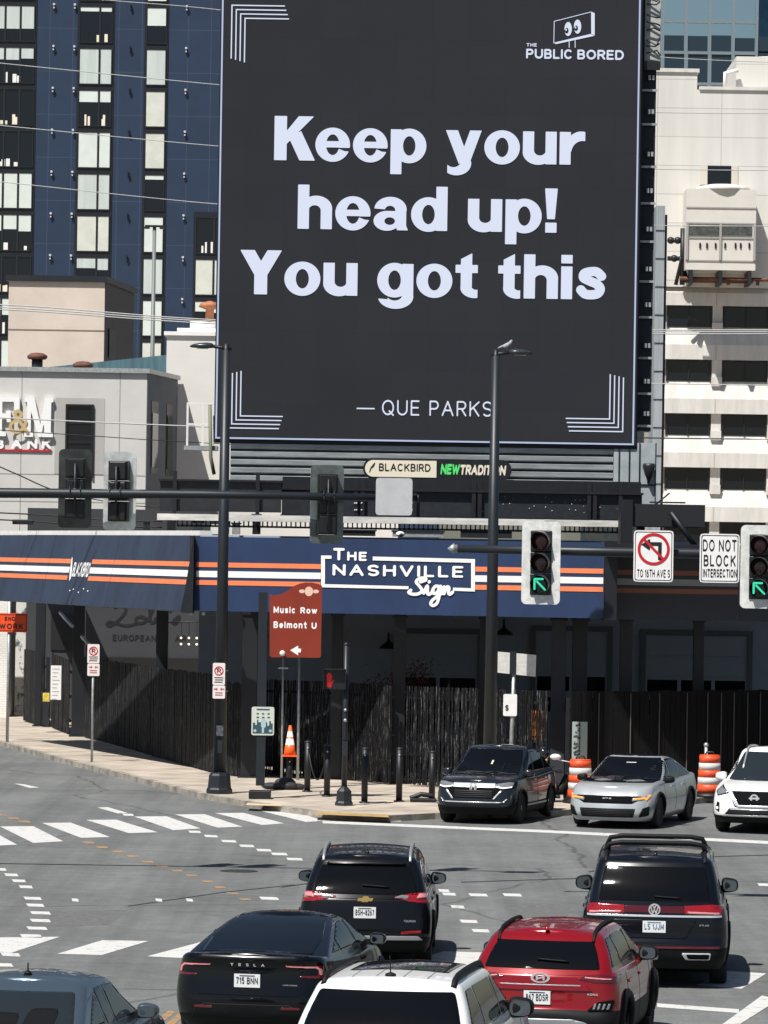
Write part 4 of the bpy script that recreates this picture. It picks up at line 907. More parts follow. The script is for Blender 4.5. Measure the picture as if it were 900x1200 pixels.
script(m, fm, [sg, [(.38, .46), (.46, .72), (.47, .45), (.53, .44), (.60, .56)], [(.50, .86), (.505, .875)],
               [(.76, .68), (.66, .72), (.585, .58), (.61, .46), (.69, .50), (.765, .72), (.745, .40), (.69, .12), (.60, .03), (.545, .10), (.60, .24), (.75, .42), (.82, .55)],
               [(.82, .46), (.85, .70), (.855, .46)], [(.855, .52), (.92, .70), (.965, .66), (.95, .50), (.99, .44), (1.05, .52)]], 477.5, 677, 528, 710, 3.6, D + .01)
m.build('script_lettering', M_letter, fas)
# left wing fascia, leaned back so the sun reaches its stripes, three panels
QL, QR = at(0, 665, 121.5), at(221.5, 670, 104.6)
dl = (QL - QR); QX = QL + dl * .05
lf_ = thing('striped_fascia', 'faded navy fascia with orange stripes and a small BLACKBIRD logo along the side street', 'fascia', P2((QL + QR) / 2, ZFB))
fl = Plane(V((QX.x, QX.y, 0)), V((QR.x, QR.y, 0)), ZFB - .02, ZFT + .02, .42)
cutu = [None, 56, 132, None]; cx = [0.0] + [fl.uv(u, 668)[0] for u in (56, 132)] + [fl.L]
for i in range(3): m = MB(); fl.quad(m, cx[i] + (.012 if i else 0), 0, cx[i + 1] - .012, fl.H, -.1, 0); m.build('panel', M_fleft, lf_)
m = MB(); fl.quad(m, 0, .02, fl.L, fl.H - .02, -.2, -.102); m.build('backing', M_black, lf_)
g0_, g1_ = fl.uv(79, 668)[0], fl.uv(106, 668)[0]
for i, (f0, f1) in enumerate(STR):
    m = MB()
    for x0, x1 in ((0, cx[1] - .02), (cx[1] + .02, g0_ + .2), (g1_, cx[2] - .02), (cx[2] + .02, fl.L - .03)): m = MB(); fl.quad(m, x0, fl.H * (1 - f1), x1, fl.H * (1 - f0), .002, .012); m.build('stripe', (M_orange, M_wstripe, M_orange)[i], lf_)
m = MB(); x0, x1 = fl.uv(86, 668)[0], fl.uv(105.5, 668)[0]
text(m, 'BLACKBIRD', fl.pt(x0, fl.H * .40, .014), x1 - x0, fl.H * .21, hw=.1, gap=.14, ex=fl.ex, ey=fl.ey)
fl.poly(m, [(81.5, 681), (82.5, 668), (85, 652.5), (85.6, 654), (85, 668), (83.4, 678)], .014)
m.build('lettering', M_letter, lf_)
m = MB()
for u, v in ((82, 692), (86, 690.5), (98, 690), (103, 692.5), (92, 694)):
    x, y = fl.uv(u, v); flat(m, lambda a, b: ell(a, b, 0, 0, .06, .018), (-.1, -.1, .1, .1), .012, fl.pt(x, y, .004), fl.ex, fl.ey)
m.build('paint_scuff', M_wstripe, lf_)
# corner post and right corner post, right charcoal fascia set back under a roof edge to shade it
cp = thing('corner_trim', 'black vertical corner trim between the faded and the bright navy fascia', 'trim', P2(QR, ZFB)); m = MB()
m.hexa([(QR.x - .17, QR.y - .30, ZFB - .06), (PL.x - .02, PL.y - .30, ZFB - .06), (PL.x, PL.y + .2, ZFB - .06), (QR.x, QR.y + .2, ZFB - .06), (QR.x + .16, QR.y - .12, ZFT + .02), (PL.x - .02, PL.y - .20, ZFT + .02), (PL.x, PL.y + .2, ZFT + .02), (QR.x, QR.y + .2, ZFT + .02)])
m.build('post', M_black, cp)
m = MB().cyl((QR.x + .08, QR.y - .36, ZFB - .07), (QR.x + .08, QR.y - .34, ZFB - .07), .05).cyl((QR.x + .38, QR.y - .3, ZFB - .07), (QR.x + .38, QR.y - .28, ZFB - .07), .05); m.build('bolt', M_galv, cp)
RL, RR = at(718, 680, 103.4), at(1010, 684, 103.4)
cp2 = thing('corner_trim', 'black vertical trim at the right end of the bright navy fascia', 'trim', P2(PR, ZFB))
MB().box((PR.x + .01, PR.y - .12, ZFB - .04), (RL.x, 103.5, ZFT + .04)).build('post', M_black, cp2)
fr = Plane(RL, RR, at(800, 727, 103.4).z, at(800, 638, 103.4).z)
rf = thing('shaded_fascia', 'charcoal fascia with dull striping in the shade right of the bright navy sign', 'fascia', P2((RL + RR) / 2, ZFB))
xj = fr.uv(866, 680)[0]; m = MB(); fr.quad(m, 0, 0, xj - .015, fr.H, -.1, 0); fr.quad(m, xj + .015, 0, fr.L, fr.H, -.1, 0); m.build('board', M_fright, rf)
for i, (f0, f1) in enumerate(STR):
    for x0, x1 in ((.03, xj - .02), (xj + .02, fr.L)): m = MB(); fr.quad(m, x0, fr.H * (1 - f1), x1, fr.H * (1 - f0), .002, .01); m.build('stripe', (mat('shaded_orange_stripe', (.30, .12, .085), .7), mat('shaded_white_stripe', (.32, .345, .36), .7))[i % 2], rf)  # orange and white dimmed in the colour itself, as shade
# roof slab of the canopy with an overhang added to shade the right fascia
roof = thing('canopy_roof', 'flat canopy roof with a pale membrane edge and black overhang added to shade the right fascia', 'roof', (0, 110, ZFT))
rp = [(QX.x + 1.1, QX.y + .4), (QR.x + 1.0, QR.y + 1.0), (QR.x + .9, QR.y + .35), (PL.x + .7, PL.y + .2), (PR.x, PR.y + .2), (PR.x + .03, PR.y - .55), (RR.x + 3, 101.2), (RR.x + 3, 118.5), (QR.x - 1.5, 118.5), (QX.x - 1.5, 150)]  # left edge drawn back so sun reaches the side fence
m = MB(); m.add([(x, y, ZFT - .28) for x, y in rp] + [(x, y, ZFT - .02) for x, y in rp], [tuple(range(10)), tuple(range(19, 9, -1))] + [(i, i + 10, (i + 1) % 10 + 10, (i + 1) % 10) for i in range(10)])
m.build('slab', M_black, roof)
m = MB().hexa([(QX.x + .22, QX.y, ZFT + .03), (QR.x + .25, QR.y + .05, ZFT + .03), (QR.x + .55, QR.y + .15, ZFT + .03), (QX.x + .5, QX.y + .1, ZFT + .03), (QX.x + .22, QX.y, ZFT + .15), (QR.x + .25, QR.y + .05, ZFT + .15), (QR.x + .55, QR.y + .15, ZFT + .15), (QX.x + .5, QX.y + .1, ZFT + .15)])
m.build('membrane', M_white, roof)
random.seed(21)
cl_spec = [(168, 176, 612, 628, 111, M_dark), (196, 206, 606, 628, 110.3, M_black), (226, 238, 612, 628, 110.2, M_white), (247, 268, 612, 628, 112, M_white), (272, 281, 614, 628, 112, M_galv), (296, 305, 604, 629, 109.2, M_black), (726, 741, 620, 637, 109.5, M_white), (747, 756, 600, 634, 107.2, M_black), (640, 650, 612, 634, 107.0, M_black), (395, 440, 622, 631, 109.5, M_dark), (460, 520, 623, 632, 110.5, M_galv), (540, 600, 622, 633, 110, M_dark)]
for k, (u0, u1, v0, v1, Y, mm) in enumerate(cl_spec):
    a, b = at(u0, v0, Y), at(u1, v0, Y)
    lab = ['grey roof box by the bank side wall', 'black roof stanchion left of the white roof boxes', 'small white roof box above the fascia corner', 'wider white roof box behind the left street lamp', 'narrow galvanised roof box right of the wider white one', 'black stanchion holding the long black sign box', 'pale roof box behind the right end of the pale girder', 'black stanchion at the right end of the pale girder', 'black stanchion behind the left facing traffic signal', 'low dark duct under the girder above THE', 'low galvanised duct under the girder mid roof', 'low dark duct behind the right street lamp'][k]
    o = thing('roof_box' if mm is not M_black else 'roof_stanchion', lab, 'roof box' if mm is not M_black else 'stanchion', ((a.x + b.x) / 2, Y, ZFT + .1)); MB().box((a.x, Y, ZFT + .103), (b.x, Y + .5, a.z)).build('casing', mm, o)
    MB().box((a.x - .03, Y - .03, a.z), (b.x + .03, Y + .53, a.z + .04)).build('lid', M_dark, o)
p = at(469, 626, 105.2)
cam_ = thing('security_camera', 'tiny white dome camera on the top edge of the navy fascia', 'camera', (p.x, 105.0, p.z)); MB().ball((p.x, 105.0, p.z), (.11, .1, .07)).build('housing', M_white, cam_); MB().ball((p.x + .02, 104.92, p.z - .02), .05, 8, 6).build('lens', M_inkblk, cam_)
# --- soffit posts
M_post = mat('canopy_post_paint', (.008, .010, .014), .5, var=.2, scale=1.5)
posts = [('post', 299, 286, 910, .36), (0, 0, 0, 0, 0)]
for lab, u, v, wd in (('broad black canopy post below the corner of the two navy fascias', 291, 911, .38), ('black canopy post behind the walk signal', 393, 913, .28), ('black canopy post right of the thin walk signal pole', 466, 921, .30),
                      ('black canopy post just left of the right street lamp base', 566, 925, .26), ('grey canopy post between the two fence types', 652, 930, .34), ('black canopy post in front of the middle garage door', 677, 926, .36), ('black canopy post left of the large garage door', 731, 924, .30), ('black canopy post in front of the large garage door', 816, 922, .26),
                      ('black canopy post behind the first no parking sign', 91, 863, .36), ('black canopy post under the seam of the faded fascia', 46, 851, .30), ('black canopy post behind the script wall lettering', 188, 886, .32)):
    p = gnd(u, v, SWZ); p.y = max(p.y, 104.4 if u < 600 else 104.0); p.x = at(u, v, p.y).x; o = thing('canopy_post', lab, 'post', p, 'posts under the canopy')
    MB().box((p.x - wd / 2, p.y - wd / 2, SWZ), (p.x + wd / 2, p.y + wd / 2, ZFT - .285)).build('shaft', M_post if u != 652 else mat('grey_post_paint', (.03, .035, .045), .5), o, bevel=.012)
    MB().box((p.x - wd * .7, p.y - wd * .7, SWZ), (p.x + wd * .7, p.y + wd * .7, SWZ + .04)).box((p.x - wd * .62, p.y - wd * .62, ZFB - .1), (p.x + wd * .62, p.y + wd * .62, ZFB - .04)).build('plate', M_black, o)
# --- facade under the canopy
M_fac = mat('charcoal_stucco', (.36, .41, .51), .9, var=.10, scale=.6)
YF = 117.0
fac = thing('shop_building', 'charcoal stucco shop front with garage doors in deep shade under the canopy', 'building', (at(600, 800, YF).x, YF, 0))
a, b = at(232, 800, YF), at(1010, 800, YF)
MB().box((a.x, YF, 0), (b.x, YF + 12, ZFT + .1)).build('wall', M_fac, fac)
M_gd = mat('garage_door_charcoal', (.33, .38, .47), .6)
for u0, u1, v0, rows in ((596, 640, 737, 5), (628, 712, 739, 5), (757, 876, 744, 5), (468, 560, 742, 4)):
    if u0 == 596: continue
    q0, q1 = at(u0, v0, YF), at(u1, v0, YF); z1 = q0.z; hrow = (z1 - SWZ) / 6.2
    fr_ = MB(); t = .14
    fr_.box((q0.x - t, YF - .09, SWZ), (q0.x, YF - .003, z1 + t)).box((q1.x, YF - .09, SWZ), (q1.x + t, YF - .003, z1 + t)).box((q0.x, YF - .09, z1), (q1.x, YF - .003, z1 + t))
    d_ = fr_.build('garage_door', mat('door_frame_slate', (.12, .14, .17), .6), fac)
    pm = MB(); gm = MB(); z = z1; k = 0; n = max(2, int(round((q1.x - q0.x) / .95)))
    while z - hrow > SWZ - .01:
        if k in (2, 3):
            gm.box((q0.x + .03, YF - .03, z - hrow + .02), (q1.x - .03, YF - .012, z - .02))
            pm.box((q0.x, YF - .06, z - .09), (q1.x, YF - .032, z)).box((q0.x, YF - .06, z - hrow), (q1.x, YF - .032, z - hrow + .09))
            for i in range(n + 1): x = q0.x + (q1.x - q0.x) * i / n; pm.box((x - .05, YF - .06, z - hrow + .09), (x + .05, YF - .032, z - .09))
        else: pm.box((q0.x, YF - .05, z - hrow + .015), (q1.x, YF - .005, z - .01))
        z -= hrow; k += 1
    pm.build('door_panel', M_gd, d_); gm.build('glazing', M_glassd, d_)
for u, v in ((300, 748), (455, 760), (590, 744)): p = at(u, v, YF); jm = MB(); jm.lathe([(.02, .32), (.05, .2), (.24, .05), (.26, 0), (.01, 0)], (p.x, YF - .35, p.z), 14); jm.tube([(p.x, YF - .003, p.z + .35), (p.x, YF - .2, p.z + .42), (p.x, YF - .35, p.z + .3)], .025); jm.build('barn_light', M_black, fac)
# --- left wing: wall with script lettering, set back from the street
wl = thing('side_shop_building', "dark shaded side shop wall with black script lettering Lola's EUROPEAN", 'building', (at(150, 760, 141).x, 141, 0))
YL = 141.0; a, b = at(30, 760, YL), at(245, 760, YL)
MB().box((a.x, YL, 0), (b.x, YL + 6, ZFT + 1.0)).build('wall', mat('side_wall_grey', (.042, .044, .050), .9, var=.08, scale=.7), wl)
pw = Plane(V((a.x, YL, 0)), V((b.x, YL, 0)), 0, 6)
m = MB()
script(m, pw, [[(.10, .95), (.16, 1.0), (.24, .92), (.22, .70), (.12, .40), (.04, .26), (.0, .34), (.05, .42), (.14, .34), (.26, .28), (.38, .36)],
               [(.44, .62), (.38, .56), (.38, .42), (.44, .38), (.50, .46), (.48, .60), (.43, .62), (.52, .54)], [(.53, .48), (.60, .95), (.59, 1.02), (.55, .90), (.57, .42), (.62, .44)],
               [(.74, .60), (.66, .62), (.62, .50), (.66, .40), (.73, .52), (.74, .60), (.74, .42), (.78, .42)], [(.83, .95), (.815, .84)], [(.86, .50), (.93, .66), (.92, .50), (.88, .38), (.84, .42)]], 125, 710, 216, 742, 3.2, .012, )
m.build('script_lettering', M_inkblk, wl)
m = MB(); ftext(pw, m, 'EUROPEAN', 132, 751, 183, 743.5, .012, hw=.10, gap=.2); ftext(pw, m, 'AR', 205, 752, 218, 744.5, .012, hw=.10, gap=.2); m.build('lettering', M_inkblk, wl)
m = MB()
for u, v, w__, h in ((60, 722, 26, 40), (125, 770, 110, 26)):
    q0, q1 = at(u, v, YL), at(u + w__, v + h, YL); m.box((q0.x, YL - .05, q1.z), (q1.x, YL - .004, q0.z))
m.build('opening', M_inkblk, wl)
p = at(226, 747, 131); ch_ = thing('string_lights', 'cluster of small warm bulbs hanging under the canopy beside the wall lettering', 'lights', (p.x, 131, p.z))
m = MB(); m2 = MB().tube([(p.x - .9, 131, p.z + .45), (p.x + .9, 131, p.z + .5)], .02)
for i in range(4):
    for j in range(2): x = p.x - .36 + i * .24; z = p.z - .02 - j * .19; m.ball((x, 131, z), .035, 8, 6); m2.tube([(x, 131, p.z + .48), (x, 131, z + .02)], .008)
m.build('bulb', mat('warm_bulb', (.8, .7, .5), .4, emit=(1, .8, .5), es=1.2), ch_); m2.build('cord', M_black, ch_)
rb = thing('ceiling_strut', 'slanted bright metal strut hanging under the faded fascia', 'strut', gnd(77, 858)); a, b = at(70.5, 718, 128), at(85, 734, 126); c, d_ = at(96, 746, 124.5), at(104, 755, 123.5)
MB().tube([a, b], .05).tube([c, d_], .05).build('rod', M_galv, rb)
sr = thing('ceiling_strut', 'steep dark strut leaning against the wall lettering', 'strut', gnd(190, 880)); MB().tube([at(187, 720, 125), at(193, 792, 124)], .07).build('rod', M_dark, sr)
# white brick pier at far left
wp = thing('white_pier', 'white painted brick pier with peeling paint at the far left edge', 'pier', gnd(15, 845)); 
M_wb = brick_mat('painted_brick', (.80, .78, .74), (.76, .74, .70), (.60, .57, .53), .23, .08, .008, var=.12, offset=.5)
g0 = gnd(24, 845); Yp = g0.y
a, b = at(-60, 700, Yp), at(13, 700, Yp); c = at(28, 700, Yp + 3)
MB().box((a.x, Yp, 0), (b.x, Yp + 2.0, 5.2)).build('shaft', M_wb, wp); MB().box((a.x, Yp - .12, 4.55), (b.x + .12, Yp + 2.1, 5.0)).build('cap', M_white, wp)
a, b = at(17, 700, Yp + 4), at(34, 700, Yp + 4); o = thing('peeling_wall', 'narrow white wall strip with flaking grey paint beside the pier', 'wall', (a.x, Yp + 4, 0))
MB().box((a.x, Yp + 4, 0), (b.x, Yp + 4.4, 5.2)).build('face', mat('peeling_paint', (.66, .64, .60), .9, col2=(.10, .12, .14), scale=3.5, ramp=(.52, .62)), o)

# ================================================================ fences
def wood_mat(name, c, hi, sc=26.0):
    m = bpy.data.materials.new(name); m.use_nodes = True; n = m.node_tree.nodes; L = m.node_tree.links; b = n['Principled BSDF']; b.inputs['Roughness'].default_value = .8; b.inputs['Specular IOR Level'].default_value = .2
    tc = n.new('ShaderNodeTexCoord'); mp = n.new('ShaderNodeMapping'); mp.inputs['Scale'].default_value = (sc, sc, 3.2); L.new(tc.outputs['Object'], mp.inputs[0])
    z = n.new('ShaderNodeTexNoise'); z.inputs['Scale'].default_value = .7; z.inputs['Detail'].default_value = 5; z.inputs['Roughness'].default_value = .8; L.new(mp.outputs[0], z.inputs['Vector'])
    r = n.new('ShaderNodeValToRGB'); r.color_ramp.elements[0].position = .56; r.color_ramp.elements[1].position = .68; r.color_ramp.elements[0].color = (*c, 1); r.color_ramp.elements[1].color = (*hi, 1)
    L.new(z.outputs[0], r.inputs[0]); L.new(r.outputs[0], b.inputs['Base Color']); return m
M_wood = wood_mat('worn_black_boards', (.008, .008, .009), (.15, .148, .142)); M_wood2 = wood_mat('black_stained_boards', (.006, .0055, .006), (.016, .014, .013))
M_reed = wood_mat('black_reed', (.005, .005, .006), (.22, .22, .215), 46)  # pale flecks paint in worn spots and light through the gaps
def board_fence(name, label, p0, p1, h0, h1, m, bw=.145, gap=.012, postn=4, jit=.03, seed=1):
    rng = random.Random(seed); p0, p1 = V(p0), V(p1); e = p1 - p0; L_ = e.length; e.normalize(); n = V((e.y, -e.x, 0))
    o = thing(name, label, 'fence', (p0 + p1) / 2); mb = MB(); x = 0
    while x < L_:
        w_ = min(bw * rng.uniform(.85, 1.1), L_ - x + .001); h = h0 + (h1 - h0) * x / L_ + rng.uniform(-jit, jit); d_ = rng.uniform(-.008, .008); t = rng.uniform(-.012, .012)
        a = p0 + e * x + n * d_; b = p0 + e * (x + w_ - gap) + n * d_; z = p0.z + (p1.z - p0.z) * x / L_ + .03
        mb.hexa([a, b, b - n * .022, a - n * .022] and [(q.x, q.y, z) for q in (a, b, b - n * .022, a - n * .022)] + [(q.x, q.y, z + h) for q in (a + e * t, b + e * t, b + e * t - n * .022, a + e * t - n * .022)]); x += w_
    mb.build('board_panel', m, o)
    mb = MB()
    for f_ in (.18, .5, .82):
        a, b = p0 - n * .035, p1 - n * .035; mb.slab(a, b, p0.z + h0 * f_ - .04, p0.z + h0 * f_ + .05, .05)
    mb.build('rail', M_black, o)
    for i in range(postn + 1):
        q = p0 + (p1 - p0) * (i / postn) - n * .14; MB().box((q.x - .05, q.y - .05, q.z), (q.x + .05, q.y + .05, q.z + h0 * .95)).build('fence_post', M_black, o)
    return o
A, B, C_ = gnd(97, 864, SWZ), gnd(252, 907, SWZ), gnd(284, 911, SWZ)
board_fence('board_fence', 'scratched black board fence along the side street sidewalk', A, B, 2.35, 2.45, M_wood, postn=6, seed=2)
board_fence('board_fence', 'short scratched black fence piece behind the left street lamp base', B + V((.05, 0, 0)), C_, 2.3, 2.3, M_wood, postn=1, seed=3)
g1, g2, g3 = gnd(27, 845, SWZ), gnd(50, 852, SWZ), gnd(80, 861, SWZ)
board_fence('board_gate', 'tall narrow black board gate next to the white pier', g1, g2, 2.32, 2.3, M_wood, postn=1, seed=4, jit=.02)
board_fence('board_gate', 'black board gate with a white notice and a yellow flyer', g2 + V((.3, -.5, 0)), g3, 2.3, 2.2, M_wood, postn=1, seed=5, jit=.02)
n_ = V((g3.y - g2.y, -(g3.x - g2.x), 0)).normalized()
if n_.y > 0: n_ = -n_
p = at(58.5, 810, g2.y - 1.9)
def plaque(name, label, cat, u0, v0, u1, v1, Y, m, extra=None, th=.02, group=None):
    a, b = at(u0, v1, Y), at(u1, v0, Y); o = thing(name, label, cat, ((a.x + b.x) / 2, Y, a.z), group); MB().box((a.x, Y, a.z), (b.x, Y + th, b.z)).build('sheet', m, o); return o, a, b
yg = (g2.y + g3.y) / 2 - 1.5
o, a, b = plaque('notice', 'tall white paper notice fixed to the black gate', 'notice', 59, 780, 72, 820, yg, M_signwhite)
m = MB()
for i in range(9): z = b.z - .12 - i * .115; m.box((a.x + .05, yg - .004, z), (b.x - .05 - .04 * (i % 3), yg - .001, z + .03))
m.build('print', mat('grey_print', (.45, .45, .44), .8), o)
o, a, b = plaque('flyer', 'small crumpled yellow flyer on the black gate', 'flyer', 50, 812, 58, 822, yg, mat('yellow_paper', (.65, .50, .08), .8, var=.4, scale=9))
o, a, b = plaque('utility_box', 'dark utility box below the yellow flyer', 'utility box', 50, 823, 58, 850, yg + .25, M_dark, th=.25)

def reed_fence(label, p0, p1, h, seed, dens=1.0):
    rng = random.Random(seed); p0, p1 = V(p0), V(p1); e = p1 - p0; L_ = e.length; e.normalize(); n = V((e.y, -e.x, 0))
    o = thing('reed_fence', label, 'fence', (p0 + p1) / 2); mb = MB(); x = 0
    while x < L_ - .02:
        w_ = rng.choice((.028, .034, .04, .046)); d_ = rng.uniform(-.01, .01); t = rng.uniform(-.005, .005); a = p0 + e * x + n * d_; b = a + e * w_; hh = h + rng.uniform(-.012, .012)
        mb.hexa([(q.x, q.y, SWZ + .04) for q in (a, b, b - n * .02, a - n * .02)] + [(q.x, q.y, SWZ + hh) for q in (a + e * t, b + e * t, b + e * t - n * .02, a + e * t - n * .02)])
        x += w_ + dens * rng.choice((.002, .004, .010, .022, .04))
    mb.build('reed_panel', M_reed, o); mb = MB()
    for f_ in (.12, .5, .88): mb.slab(p0 - n * .03, p1 - n * .03, SWZ + h * f_ - .03, SWZ + h * f_ + .03, .04)
    mb.build('rail', M_black, o)
    return o
def postpt(u, v): return gnd(u, v, SWZ)
reed_fence('black reed fence bay behind the orange cone', postpt(303, 909), postpt(386, 913), 2.42, 1)
reed_fence('black reed fence bay behind the walk signal pole', postpt(400, 914), postpt(458, 920), 2.42, 2)
reed_fence('black reed fence bay between the thin post and the right street lamp', postpt(475, 921), postpt(558, 925), 2.42, 3)
reed_fence('black reed fence bay right of the right street lamp', postpt(578, 926), postpt(640, 929), 2.42, 4, 2.6)
board_fence('board_fence', 'dark stained board fence with pale seams behind the three oncoming cars', gnd(668, 928, SWZ), gnd(1000, 921, SWZ), 2.36, 2.4, M_wood2, bw=.165, gap=.010, postn=8, jit=.012, seed=9)
pm = thing('fence_battens', 'thin pale vertical battens on the dark board fence', 'battens', gnd(780, 926, SWZ)); 
for u in (699, 735, 768, 800, 824, 840, 855, 871, 886): 
    f_ = (u - 668) / 332; q = V(gnd(668, 928, SWZ)).lerp(gnd(1000, 921, SWZ), f_); MB().box((q.x - .012, q.y - .055, SWZ + .05), (q.x + .012, q.y - .035, SWZ + 2.35)).build('batten', mat('worn_batten', (.085, .075, .07), .8), pm)
YRU = gnd(620, 928, SWZ).y + .25; YPO = gnd(668, 928, SWZ).y - .08
# bits that show through and on the fences
o, a, b = plaque('fence_poster', 'pale green two panel poster on the black fence beside the orange barrel', 'poster', 670, 846, 688.5, 889, YPO, mat('pale_green_sheet', (.34, .40, .37), .6))
m = MB().box(((a.x + b.x) / 2 - .01, YPO - .015, a.z), ((a.x + b.x) / 2 + .01, YPO - .002, b.z))
rng = random.Random(4)
for k in range(26):
    x = a.x + .03 + rng.random() * .12; z = a.z + rng.random() * (b.z - a.z - .06); m.box((x, YPO - .01, z), (x + rng.uniform(.02, .07), YPO - .002, z + rng.uniform(.015, .05)))
m.build('print', mat('print_dark', (.05, .06, .06), .8), o)
o, a, b = plaque('rust_panel', 'perforated orange rusty screen behind the reed fence', 'screen', 620, 833, 640, 870, YRU, mat('rust_orange', (.50, .17, .05), .8, var=.3, scale=5), th=.03)
rng = random.Random(8); m = MB()
for i in range(12):
    for j in range(14):
        if rng.random() < .5: x = a.x + (b.x - a.x) * (i + .2) / 12; z = a.z + (b.z - a.z) * (j + .2) / 14; m.box((x, YRU - .01, z), (x + .022, YRU - .002, z + .035))
m.build('perforation', M_inkblk, o)
# ================================================================ street lamps
M_pole = mat('pole_blue_grey', (.014, .018, .023), .45, .1, var=.12, scale=2)
def street_lamp(label, ub, vb, ut, vt, side, Y=None):
    p = gnd(ub, vb, SWZ); top = at(ut, vt, p.y).z
    o = thing('street_lamp', label, 'street lamp', p)
    m = MB().lathe([(.30, 0), (.30, .10), (.27, .14), (.245, .42), (.215, .47), (.15, .50)], p, 8, smooth=False); m.build('base', M_pole, o)
    m = MB(); lx = at(ut, vt, p.y).x - p.x
    m.cyl((p.x, p.y, p.z + .3), (p.x + lx * .0, p.y, top - .12), .155, .10, 18); m.build('pole', M_pole, o)
    m = MB().box((p.x - .05, p.y - .17, p.z + .95), (p.x + .05, p.y - .12, p.z + 1.25)); m.build('hand_hole', M_dark, o)
    m = MB().cyl((p.x - side * .12, p.y, top - .1), (p.x + side * .36, p.y, top - .03), .045, .04, 10).cyl((p.x, p.y, top - .35), (p.x, p.y, top + .02), .085, .06, 14); m.build('arm', M_black, o)
    # flat cobra style head
    x0 = p.x + side * .30; q = []
    m = MB(); n = 12
    for i, (d_, hw, zt, zb) in enumerate(((0, .04, .04, -.04), (.04, .11, .065, -.055), (.16, .14, .078, -.06), (.32, .13, .066, -.058), (.46, .08, .04, -.05), (.54, .02, .0, -.038))):
        c = V((x0 + side * d_, p.y, top - .03)); q += [c + V((0, hw * math.cos(2 * math.pi * k / n), (zt if math.sin(2 * math.pi * k / n) > 0 else -zb) * math.sin(2 * math.pi * k / n))) for k in range(n)]
    m.add(q, [(i * n + k, i * n + (k + 1) % n, (i + 1) * n + (k + 1) % n, (i + 1) * n + k) for i in range(5) for k in range(n)] + [tuple(range(n)), tuple(range(5 * n, 6 * n))], 0, True)
    m.build('lamp_head', mat('lamp_head_grey', (.05, .06, .065), .3, .4), o)
    MB().box((x0 + side * .25 - .13, p.y - .09, top - .10), (x0 + side * .25 + .13, p.y + .09, top - .086)).build('diffuser', mat('lamp_glass', (.35, .36, .35), .2), o)
    return o, p, top
l1, pl1, t1 = street_lamp('left street lamp with no parking signs strapped to its pole', 257, 930, 261.5, 404, -1)
l2, pl2, t2_ = street_lamp('right street lamp with a small bird on top of its arm', 573, 936, 584, 411, 1)
m = MB().box((pl1.x - .09, pl1.y - .172, at(257, 862, pl1.y).z), (pl1.x + .075, pl1.y - .150, at(257, 850, pl1.y).z)); m.build('sticker', mat('peeled_sticker', (.12, .14, .16), .7, col2=(.02, .02, .03), scale=14), l1)
# pigeon on the arm
p = at(593, 404.5, pl2.y); bd = thing('bird', 'small grey bird perched on the arm of the right street lamp', 'bird', (p.x, p.y, t2_))
m = MB(); sp = [((-.10, .0, .10), .018), ((-.04, 0, .10), .05), ((.03, 0, .125), .062), ((.09, 0, .175), .045), ((.115, 0, .215), .038), ((.13, 0, .235), .03), ((.16, 0, .232), .008)]
m.tube([V((p.x, p.y, t2_)) + V(a) + V((0, 0, .0)) for a, _ in sp], [r for _, r in sp], 10).tube([(p.x - .09, p.y, t2_ + .1), (p.x - .19, p.y, t2_ + .055)], [.03, .012], 8)
for dy in (-.02, .02): m.tube([(p.x + .02, p.y + dy, t2_ + .08), (p.x + .02, p.y + dy, t2_ + .015)], .007, 6)
m.build('body', mat('pigeon_grey', (.30, .31, .33), .7, var=.3, scale=20), bd)
# distant lamp before the blue tower
p = at(175, 620, 190); dz = at(175, 266, 190).z; dl_ = thing('street_lamp', 'thin distant street lamp standing before the blue tower window strip', 'street lamp', (p.x, 190, 0))
MB().cyl((p.x, 190, 0), (p.x + .02, 190, dz), .14, .08, 10).build('pole', mat('far_pole_grey', (.16, .17, .17), .5), dl_)
MB().box((p.x - .4, 189.85, dz), (p.x + .45, 190.15, dz + .08)).box((p.x - .42, 189.85, dz - .08), (p.x - .2, 190.15, dz)).box((p.x + .25, 189.85, dz - .08), (p.x + .47, 190.15, dz)).build('lamp_head', M_dark, dl_)

# ================================================================ signal arms
def mast(label, Y, pts, r0, r1, post_x):
    P = [at(u, v, Y) for u, v in pts]; o = thing('signal_mast', label, 'signal mast', (post_x, Y + .0, 0))
    d = (P[-1] - P[0]); n = len(P)
    ext = P[0] + (P[0] - P[-1]).normalized() * abs(P[0].x - post_x) ; ext.z = P[0].z - .55 * 0
    q = [V((post_x, Y, P[0].z - .35)), V(((post_x + P[0].x) / 2, Y, P[0].z - .12))] + P
    m = MB().tube(q, [r0 + (r1 - r0) * i / (len(q) - 1) for i in range(len(q))], 16); m.build('arm', M_pole, o)
    MB().cyl((post_x, Y, 0), (post_x, Y, P[0].z + .3), .17, .13, 18).lathe([(.36, 0), (.36, .2), (.2, .3)], (post_x, Y, 0), 14).build('pole', M_pole, o)
    return o, P
YA, YR = 74.0, 70.0
ma, PA = mast('long dark signal arm reaching in from the left with signals seen from behind', YA, [(-20, 577.5), (240, 579.5), (489, 584)], .115, .062, -13.5)
mr, PRr = mast('dark signal arm reaching in from the right below the girders', YR, [(930, 650.5), (720, 647), (536, 643)], .115, .066, 12.5)
e = PRr[-1]; MB().lathe([(.066, .0), (.085, .02), (.085, .05), (.0, .22)], (0, 0, 0), 12).v and None
cap = MB(); cap.tube([e, e - V((.05, 0, 0)), e - V((.06, 0, 0)), e - V((.16, 0, 0))], [.07, .07, .095, .008], 12); cap.build('end_cap', M_galv, mr)
